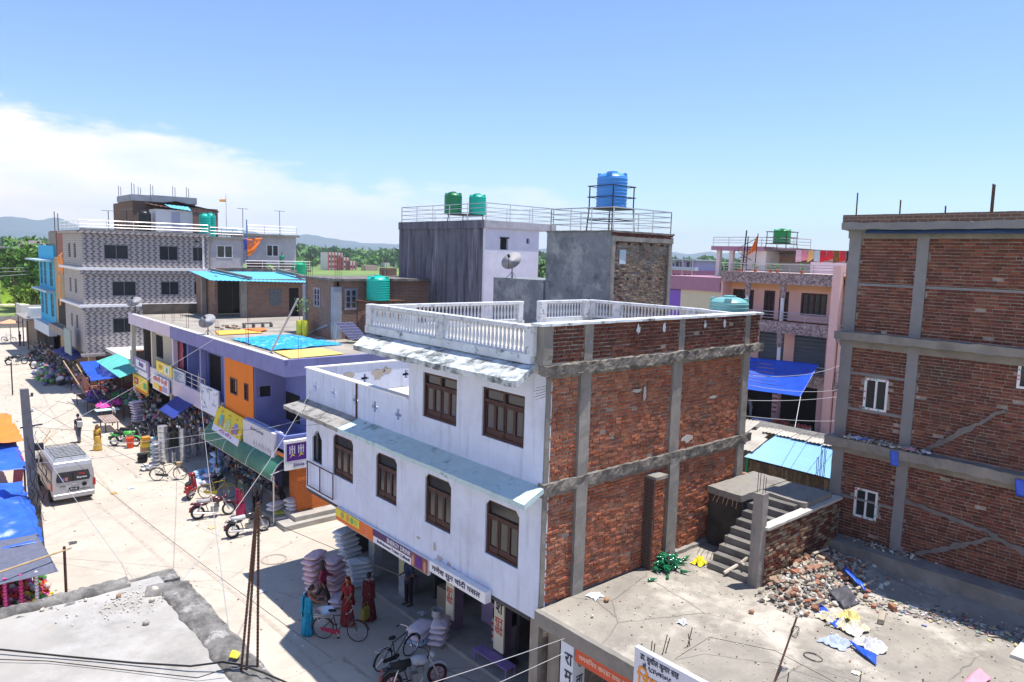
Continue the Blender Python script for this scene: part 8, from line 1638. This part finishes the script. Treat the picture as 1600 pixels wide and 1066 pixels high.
# purple bench
t = wthing('bench', (12.9, 15.1, 0), 'lilac wooden bench outside the jewellery shop', 'bench'); bm_ = flat('lilac_bench', (.30, .20, .48)); A_ = Vector((12.80, 15.85, .45)); D_ = Vector((.03, -1.5, 0))
for k in range(4): p = A_+Vector((-.15+.1*k, 0, 0)); MB().slab([p, p+Vector((.085, 0, 0)), p+D_+Vector((.085, 0, 0)), p+D_], .03).build('slat', bm_, t)
for q in (.04, .96):
    for xx in (-.12, .22): p = A_+D_*q+Vector((xx, 0, -.03)); MB().tube([p, p-Vector((0, 0, .42))], .025, 5).build('leg', bm_, t)
t = wthing('basin', (12.9, 14.9, 0), 'dark round basin on the ground under the lilac bench', 'basin'); MB().lathe((13.25, 14.9, .12), [(.2, 0), (.28, .14), (.26, .13), (.18, .02), (.001, .02)], 18).build('basin_shell', black, t)
# ================================================================== STALLS UP THE STREET
def drape_table(x0, x1, y0, y1, h, cols, label, seed, n=9):
    t = wthing('market_table', ((x0+x1)/2, (y0+y1)/2, 0), label, 'stall', 'market tables along the street'); MB().box(x0, x1, y0, y1, h-.05, h).build('tabletop', wood, t)
    for a, b in ((x0+.05, y0+.05), (x1-.05, y0+.05), (x1-.05, y1-.05), (x0+.05, y1-.05)): MB().tube([(a, b, 0), (a, b, h)], .03, 4).build('leg', wood, t)
    rn = random.Random(seed)
    for k in range(n):
        c = rn.choice(cols); a = rn.uniform(x0+.2, x1-.2); b = rn.uniform(y0+.2, y1-.2)
        crumple('cloth_pile', (a, b, h+.01), rn.uniform(.3, .5), flat('goods_%.2f_%.2f_%.2f' % c, c), None, None, seed+k*.37, .7, t)
    return t
pur = (.18, .06, .30); pin = (.62, .06, .32)
drape_table(10.6, 12.2, 57.8, 61.5, .8, [pur, (.1, .08, .25), (.15, .15, .2), (.3, .1, .4)], 'table heaped with purple and dark cloth under the far blue sheet', 1); drape_table(10.8, 12.4, 55.0, 57.4, .85, [pin, pin, (.05, .2, .45), (.5, .1, .4)], 'table heaped with bright pink cloth', 2); drape_table(12.6, 13.8, 54.5, 60.5, .9, [(.2, .15, .3), (.1, .3, .15), (.3, .1, .15), (.3, .3, .35), (.05, .35, .1)], 'long table of mixed goods against the wall under the teal sheet', 3, 14)
t = wthing('market_table', (11.4, 54.2, 0), 'pale tabletop edge under the pink cloth heap', 'stall'); MB().box(10.5, 11.9, 54.2, 54.9, .8, .84).build('tabletop', flat('pale_cyan_top', (.5, .7, .75)), t); MB().box(10.9, 11.0, 54.4, 54.5, 0, .8).box(11.6, 11.7, 54.4, 54.5, 0, .8).build('trestle', wood, t)
t = wthing('wooden_platform', (10.8, 52.3, 0), 'low worn wooden platform in the sun below the cloth stall', 'platform')
for k in range(6): MB().slab([(10.3+k*.15, 51.0, .7), (10.43+k*.15, 51.0, .7), (10.5+k*.15, 53.3, .72), (10.37+k*.15, 53.3, .72)], .04).build('plank', M('worn_plank', (.32, .25, .22), var=.2), t)
for a, b in ((10.4, 51.2), (11.1, 51.2), (11.2, 53.1), (10.5, 53.1)): MB().tube([(a, b, 0), (a, b, .68)], .035, 4).build('leg', wood, t)
o = cloth('tarpaulin_awning', [(11.3, 63.8, 2.9), (12.6, 62.5, 3.1), (12.3, 55.0, 2.95), (10.7, 56.6, 2.55)], tarp_b, None, 30, 24, .45, .22, 1.1, 4, label='creased blue tarpaulin strung on bamboo before the red steps'); o['category'] = 'tarpaulin'
for i, (a, b) in enumerate([((10.9, 62.5, 2.9), (11.5, 57.8, .7)), ((10.2, 63.5, 3.1), (11.1, 60.4, .8))]): t = wthing('bamboo_pole', a, ['slanting bamboo pole under the creased blue tarpaulin, nearer one', 'slanting bamboo pole under the creased blue tarpaulin, farther one'][i], 'pole'); MB().tube([a, b], .045, 6).build('shaft', bamboo, t)
nav = M('navy_sheet', (.02, .03, .22), rough=.5)
for i, q in enumerate([[(11.0, 73.6, 2.6), (13.2, 76.6, 2.9), (13.4, 71.8, 2.9), (11.3, 70.4, 2.55)], [(11.1, 70.8, 2.55), (13.6, 73.6, 3.0), (14.2, 68.8, 3.0), (11.4, 67.6, 2.5)]]): o = cloth('navy_awning', q, nav, None, 16, 12, .1, .04, 1.2, i, label=['navy awning sheet farther along the patterned building', 'navy awning sheet at the corner of the patterned building'][i]); o['category'] = 'awning'
for i, (x, y) in enumerate([(11.1, 73), (11.4, 68), (11.2, 70.6)]): t = wthing('awning_pole', (x, y, 0), 'thin pole under the navy awnings, %s from the near end' % ['third', 'first', 'second'][i], 'pole'); MB().tube([(x, y, 0), (x, y, 2.6)], .03, 4).build('shaft', iron, t)
for i, (y, l) in enumerate([(76, 'bundles and vegetables heaped on the ground before the tan building'), (72.5, 'white and grey bundles heaped under the navy awning')]):
    rn = random.Random(i); m = MB()
    for k in range(110): m.col = rn.choice([(.6, .6, .65), (.1, .3, .08), (.3, .3, .35), (.5, .2, .2), (.15, .15, .3), (.05, .05, .06)]); m.ball((10.9+rn.gauss(0, .45), y+rn.gauss(0, 1.1), rn.uniform(.1, 1.0)), rn.uniform(.12, .26), 7, 5)
    m.build('heaped_goods', goodsm, None, kind='stuff', label=l)
t = wthing('parasol_stall', (11.6, 103, 0), 'far stall with a faded orange parasol cloth', 'stall'); MB().tube([(11.3, 103, 0), (11.3, 103, 2.6)], .04, 4).build('pole', bamboo, t); MB().lathe((11.3, 103, 2.5), [(1.2, 0), (.001, .4)], 10).build('canopy', flat('faded_orange', (.7, .35, .2)), t)
# ================================================================== STALLS AT THE LEFT EDGE
ot = M('orange_tarpaulin', (.80, .22, .03), rough=.45, var=.1, sc=1.5, bump=.3); lt = M('blue_tarp_left', (.03, .12, .62), rough=.35, var=.2, sc=1.2, bump=.4, spec=.5); gn = M('grey_shade_net', (.12, .13, .18), rough=.8, var=.15, sc=6, bump=.3)
for q, m_, s_, w_, l in [([(-1.5, 41.2, 2.9), (4.75, 40.5, 2.6), (4.95, 47.6, 2.6), (-1.5, 48.5, 2.9)], ot, .1, .14, 'orange tarpaulin roof over the farthest left stall'),
    ([(-1.5, 37.6, 2.4), (4.5, 37.6, 2.0), (4.55, 42.2, 2.5), (-1.5, 42.4, 2.8)], lt, .15, .12, 'blue tarpaulin tucked under the orange one'),
    ([(-1.5, 31.0, 2.5), (3.8, 30.9, 2.25), (3.95, 35.0, 2.2), (-1.5, 35.6, 2.5)], lt, -.25, .18, 'bulging blue tarpaulin roof in the middle of the left stalls'),
    ([(-1.5, 27.4, 2.3), (3.6, 27.3, 2.2), (3.85, 31.2, 2.3), (-1.5, 31.2, 2.6)], lt, .1, .12, 'blue tarpaulin beside the grey shade net'),
    ([(-1.8, 24.6, 2.15), (3.65, 25.0, 2.0), (3.5, 27.9, 2.3), (-1.8, 28.0, 2.4)], gn, .1, .05, 'grey shade net over the nearest flower stall')]:
    o = cloth('stall_roof', q, m_, None, 60, 40, s_, w_*1.7, 1.5, len(l), label=l); o['category'] = 'tarpaulin'
for i, (x, y, h) in enumerate([(3.95, 25.8, 2.45), (3.5, 27.8, 2.3), (3.8, 31.0, 2.3), (3.9, 35.0, 2.2), (4.4, 37.8, 2.1), (4.5, 42.0, 2.5), (4.7, 47.4, 2.6)]):
    t = wthing('stall_post', (x, y, 0), 'wooden post of the left stalls, %s from the near end' % ORD[i], 'post', 'posts of the left stalls'); MB().tube([(x, y, 0), (x, y, h)], .045, 6).build('shaft', wood, t)
t = wthing('bamboo_pole', (1, 25, 2.3), 'long pale bamboo pole tied across the nearest stall', 'pole'); MB().tube([(-3, 23.2, 2.3), (4.15, 25.85, 2.34)], .03, 6).build('shaft', bamboo, t)
o = cloth('red_curtain', [(4.4, 40.5, 2.3), (4.5, 38.6, 2.2), (4.3, 38.5, .2), (4.2, 40.5, .2)], flat('dark_pink_curtain', (.45, .05, .12)), None, 14, 10, 0, .1, label='dark pink curtain hanging behind the concrete pole'); o['category'] = 'curtain'
o = cloth('backcloth', [(-2, 28.4, 2.2), (3.2, 28.3, 2.1), (3.2, 28.3, 0), (-2, 28.4, 0)], flat('brown_backcloth', (.22, .07, .03)), None, 14, 10, 0, .08, label='brown cloth closing the back of the flower stall'); o['category'] = 'cloth'
rn = random.Random(6)
for (x0, x1, y0, y1, h, cols, l) in [(.5, 3.6, 25.2, 27.4, .8, [(.7, .05, .05), (.85, .25, .03), (.85, .65, .05), (.7, .65, .7), (.6, .05, .2), (.1, .3, .1), (.75, .1, .35)], 'table of red, orange and yellow garlands in the nearest left stall'), (.5, 3.6, 35.2, 37.3, .7, [(.15, .1, .2), (.3, .1, .1), (.3, .25, .15)], 'table of dark goods in the gap between the blue tarpaulins')]:
    t = wthing('market_table', ((x0+x1)/2, (y0+y1)/2, 0), l, 'stall'); MB().box(x0, x1, y0, y1, h-.05, h).build('tabletop', wood, t); MB().box(x0+.1, x0+.2, y0+.1, y1-.1, 0, h-.05).box(x1-.2, x1-.1, y0+.1, y1-.1, 0, h-.05).build('trestle', wood, t); m = MB()
    for k in range(420): m.col = rn.choice(cols); m.ball((rn.uniform(x0, x1), rn.uniform(y0, y1), h+rn.uniform(0, .3)), rn.uniform(.05, .12), 6, 4)
    for k in range(10):
        x = rn.uniform(x0, x1); m.col = rn.choice(cols)
        for j in range(9): m.ball((x, y0+.1, h+1.2-j*.11), .06, 6, 4)
    m.build('heaped_goods', goodsm, t, kind='stuff')
# concrete pole with its wires
PL = wthing('utility_pole', (4.1, 32.46, 0), 'tall tapered concrete utility pole wrapped in loose wires', 'pole')
m = MB(); bx_ = [(.19, 0), (.13, 6.62)]
m.add([(4.12+s*.19, 32.46+q*.16, 0) for s, q in ((-1, -1), (1, -1), (1, 1), (-1, 1))]+[(3.88+s*.13, 32.30+q*.12, 6.5) for s, q in ((-1, -1), (1, -1), (1, 1), (-1, 1))], [(0, 3, 2, 1), (4, 5, 6, 7), (0, 1, 5, 4), (1, 2, 6, 5), (2, 3, 7, 6), (3, 0, 4, 7)]); m.build('shaft', M('pole_concrete', (.17, .165, .17), var=.2, bump=.4), PL)
for z in (6.2, 5.6, 5.0): MB().lathe((4.12, 32.3, z), [(.02, 0), (.05, .03), (.03, .07), (.05, .1), (.02, .13)], 8).build('insulator', whitep if z < 6 else iron, PL); MB().tube([(3.95, 32.35, z), (4.15, 32.3, z)], .02, 4).build('bracket', iron, PL)
rn = random.Random(4)
for k in range(16):
    z0 = rn.uniform(2.4, 5); pts = [Vector((4.05+rn.uniform(-.25, .3), 32.2+rn.uniform(-.2, .1), z0))]
    for j in range(7): pts.append(pts[-1]+Vector((rn.uniform(-.1, .12), rn.uniform(-.1, .08), -rn.uniform(.05, .35))))
    MB().tube(pts, .01, 4).build('loose_wire', black, PL, smooth=True)
MB().box(4.12, 4.4, 32.15, 32.35, 4.1, 4.35).build('junction_box', iron, PL); MB().tube([(3.7, 32.4, 5.0), (4.4, 32.2, 5.1)], .03, 5).build('cross_arm', iron, PL)
t = wthing('dry_branch', (4.6, 32.6, 4.2), 'dry straw branch stuck in the wires of the concrete pole', 'branch'); m = MB(); [m.tube([(4.3, 32.4, 4.15), (4.9+rn.uniform(-.2, .2), 33.2+rn.uniform(-.2, .2), 4.5+rn.uniform(-.15, .2))], .01, 3) for _ in range(14)]; m.build('twigs', bamboo, t)
t = wthing('steel_pole', (9.4, 70, 0), 'thin dark post standing in the sunny street at the left edge', 'pole'); MB().tube([(7.4, 68, 0), (7.4, 68, 2.6)], .05, 5).build('shaft', iron, t)
def wire(a, b, sag, label, r=.006, m_=None, n=24):
    a = Vector(a); b = Vector(b); o = MB().tube([a.lerp(b, i/n)-Vector((0, 0, sag*4*(i/n)*(1-i/n))) for i in range(n+1)], r, 4).build('overhead_wire', m_ or black, None, smooth=True, label=label); o['category'] = 'wire'; return o
lw = flat('pale_wire', (.4, .4, .42)); pt = Vector((4.0, 32.35, 5.4))
wire((4.0, 32.35, 4.4), (13.25, 38.4, 7.45), .15, 'pale wire rising from the concrete pole to the purple roof edge', .009, lw); wire((4.05, 32.3, 5.2), (13.3, 56, 6.6), .5, 'thin wire from the pole to the far end of the shop row'); wire((4.05, 32.3, 4.9), (13.3, 51.6, 4.4), .2, 'thin wire from the pole across the street to the mauve sign')
wire((4.05, 32.3, 4.2), (12.9, 33.9, 3.5), .2, 'pale wire crossing the street to the tilted yellow board', .008, lw); wire((4.05, 32.3, 3.6), (11.66, 24.2, 6.0), .3, 'pale wire from the pole to the arched opening of the white house', .008, lw)
wire((4.1, 32.3, 5.0), (11.7, 21.3, 6.4), .3, 'thin wire from the pole to the terrace of the white house'); wire((4.1, 32.3, 5.8), (6.5, 10, 6.5), .2, 'thin wire running from the pole down past the near roof'); wire((4.1, 32.3, 5.2), (4.6, 9, 6.2), .25, 'wire from the pole towards the camera side building')
wire((4.1, 32.3, 4.6), (4.8, 14, 3.0), .2, 'slack guy wire falling from the pole over the sunny street', .009, lw); wire((2.5, 11, 6.3), (11.7, 24.5, 6.9), .3, 'pale wire rising over the motorbikes to the white parapet', .008, lw); wire((3.4, 9.5, 6.2), (13.2, 41.8, 5.2), .6, 'pale wire slanting up to the purple balcony', .008, lw)
wire((3.5, 12.5, 3.2), (11.4, 10.93, 3.33), .1, 'upper of the two pale wires crossing in front of the motorbike', .009, lw); wire((3.5, 11.6, 2.9), (11.4, 10.9, 3.0), .12, 'lower of the two pale wires crossing in front of the motorbike', .009, lw)
for i, (a, b) in enumerate([((20.4, 12.0, 8.5), (44, 19.5, 6.2)), ((20.4, 12.0, 8.2), (44, 18.8, 4.9)), ((20.4, 12.1, 7.7), (44, 17.0, 5.2)), ((20.4, 12.1, 7.2), (44, 16.5, 3.6))]): wire(a, b, .3, 'pale wire between the brick wall and the pink wing, %s from the top' % ORD[i], .01, lw)
for i in range(3): wire((-10, 95+4*i, 7.5+i*.9), (12.3, 93+i, 8.6+i*.3), .3, 'thin street wire beside the blue house, %s from the bottom' % ORD[i], .02, lw)
rebars([(44.5, 28.2)], 11.4, .7, 'short bars at the corner of the pink roof', None, n=2)
# bird
t = wthing('bird', (60, 30, 20), 'dark bird gliding in the clear sky left of the frame building', 'bird'); bd = Vector((58, 24.0, 15.1)); MB().ball(bd, (.12, .3, .1), 8, 6).build('body', blkc, t)
for s in (-1, 1): MB().slab([bd+Vector((0, .12, .03)), bd+Vector((s*.5, .02-s*.3, .28)), bd+Vector((s*.8, -.15-s*.5, .12)), bd+Vector((0, -.15, .03))], .02).build('wing', blkc, t)
# street litter and small marks
rn = random.Random(3); m = MB()
for k in range(900):
    x = rn.uniform(3.5, 12.8); y = rn.uniform(12, 80); m.col = rn.choice([(.5, .45, .38), (.7, .68, .62), (.35, .3, .24), (.2, .17, .14), (.6, .5, .4)]); s = rn.uniform(.008, .04)*(1 if y < 40 else 1.5); m.obox((x, y, s*.3), (s*2, s*1.4, s*.5), RZ(rn.uniform(0, 6)))
m.build('street_grit', goodsm, None, kind='stuff', label='pebbles and scraps scattered over the dusty street')
for i, (x, y, c, l) in enumerate([(8.87, 38.6, (.5, .65, .75), 'pale blue plastic scrap on the sunny street'), (8.0, 38.2, (.5, .3, .1), 'small brown scrap left of the pale blue one'), (5.3, 32.6, (.08, .08, .08), 'dark rag lying on the road beside the van'), (10.2, 31.0, (.6, .45, .25), 'tan scrap in front of the maroon motorbike'), (9.6, 24.0, (.5, .5, .5), 'white scrap in the shade by the pink sacks'), (13.0, 19.0, (.6, .6, .6), 'white scrap on the shop plinth')]):
    crumple('litter', (x, y, .13 if i == 5 else .01), .14, flat('litter_%d' % i, c), l, 'litter', i, .3)

# more goods crowding the shop fronts
rn = random.Random(91)
def goods(x0, x1, y0, y1, z0, z1, n, cols, label, sz=(.12, .3)):
    m = MB()
    for k in range(n):
        m.col = rn.choice(cols); s = rn.uniform(*sz); c = (rn.uniform(x0, x1), rn.uniform(y0, y1), rn.uniform(z0, z1))
        if rn.random() < .5: m.ball(c, (s*.6, s*.6, s*.45), 8, 5)
        else: m.obox(c, (s, s*.8, s*.7), RZ(rn.uniform(0, 3)))
    m.build('shop_goods', goodsm, None, kind='stuff', label=label)
dk = [(.08, .06, .07), (.2, .08, .05), (.06, .08, .18), (.25, .22, .18), (.3, .28, .28), (.05, .05, .06), (.12, .2, .1), (.4, .38, .4)]
goods(12.4, 13.9, 47.8, 51.4, .1, 1.5, 170, dk+[(.45, .1, .15), (.5, .5, .55)], 'clothes and bags crowding the white column shop front')
goods(12.9, 14.2, 52.8, 56.5, .2, 2.3, 170, dk+[(.5, .08, .1), (.6, .55, .5)], 'dark hanging clothes beside the yellow and orange sign')
goods(13.2, 14.3, 34.2, 38.2, .1, 1.3, 120, dk+[(.3, .45, .6), (.5, .48, .46)], 'sacks and packets deep under the green awning')
goods(12.6, 13.6, 62.5, 65.5, .3, 1.6, 120, dk+[(.3, .05, .05)], 'dark goods stacked by the red steps')
goods(11.6, 13.6, 67, 73, .1, 1.9, 200, dk+[(.25, .04, .05), (.3, .3, .5)], 'dark crowded goods under the navy awnings')
goods(11.7, 13.0, 77, 92, .1, 1.6, 240, dk, 'dark crowded goods along the far shop fronts')
goods(42.3, 44, 20.5, 27.5, 1.2, 1.75, 130, dk+[(.25, .15, .08)], 'dark market goods on the ground under the pink building')
crate(13.5, 20.6, .12, (.5, .5, .6), (.25, .2, .3), 'dark lilac carton inside the doorway left of the purple column')
crate(13.9, 18.8, .12, (.6, .5, .8), (.3, .25, .2), 'tall brown carton deep in the shop behind the steel pot')
t = wthing('manhole_ring', (11.0, 26.2, 0), 'faint round cement manhole ring on the sunny street', 'manhole'); MB().lathe((11.0, 26.3, .008), [(.42, 0), (.42, .012), (.5, .012), (.5, 0)], 28, None, True).build('ring', M('manhole_cement', (.36, .31, .26), var=.2), t)
for i, (x0, y0, dy) in enumerate([(7.2, 14, 34), (8.5, 14, 34), (9.2, 40, 30)]):
    m = MB(); m.grid(lambda u, v: Vector((x0+.5*math.sin(u*5+i)+.14*(v-.5)*(1+.5*noise.noise(Vector((u*30, i, 0)))), y0+dy*u, .006+i*.001)), 60, 1)
    m.build('tyre_track', M('tyre_track', (.41, .355, .295), var=.2, sc=3), None, kind='structure')
for o in bpy.data.objects:
    if o.get('_world') is not None: del o['_world']
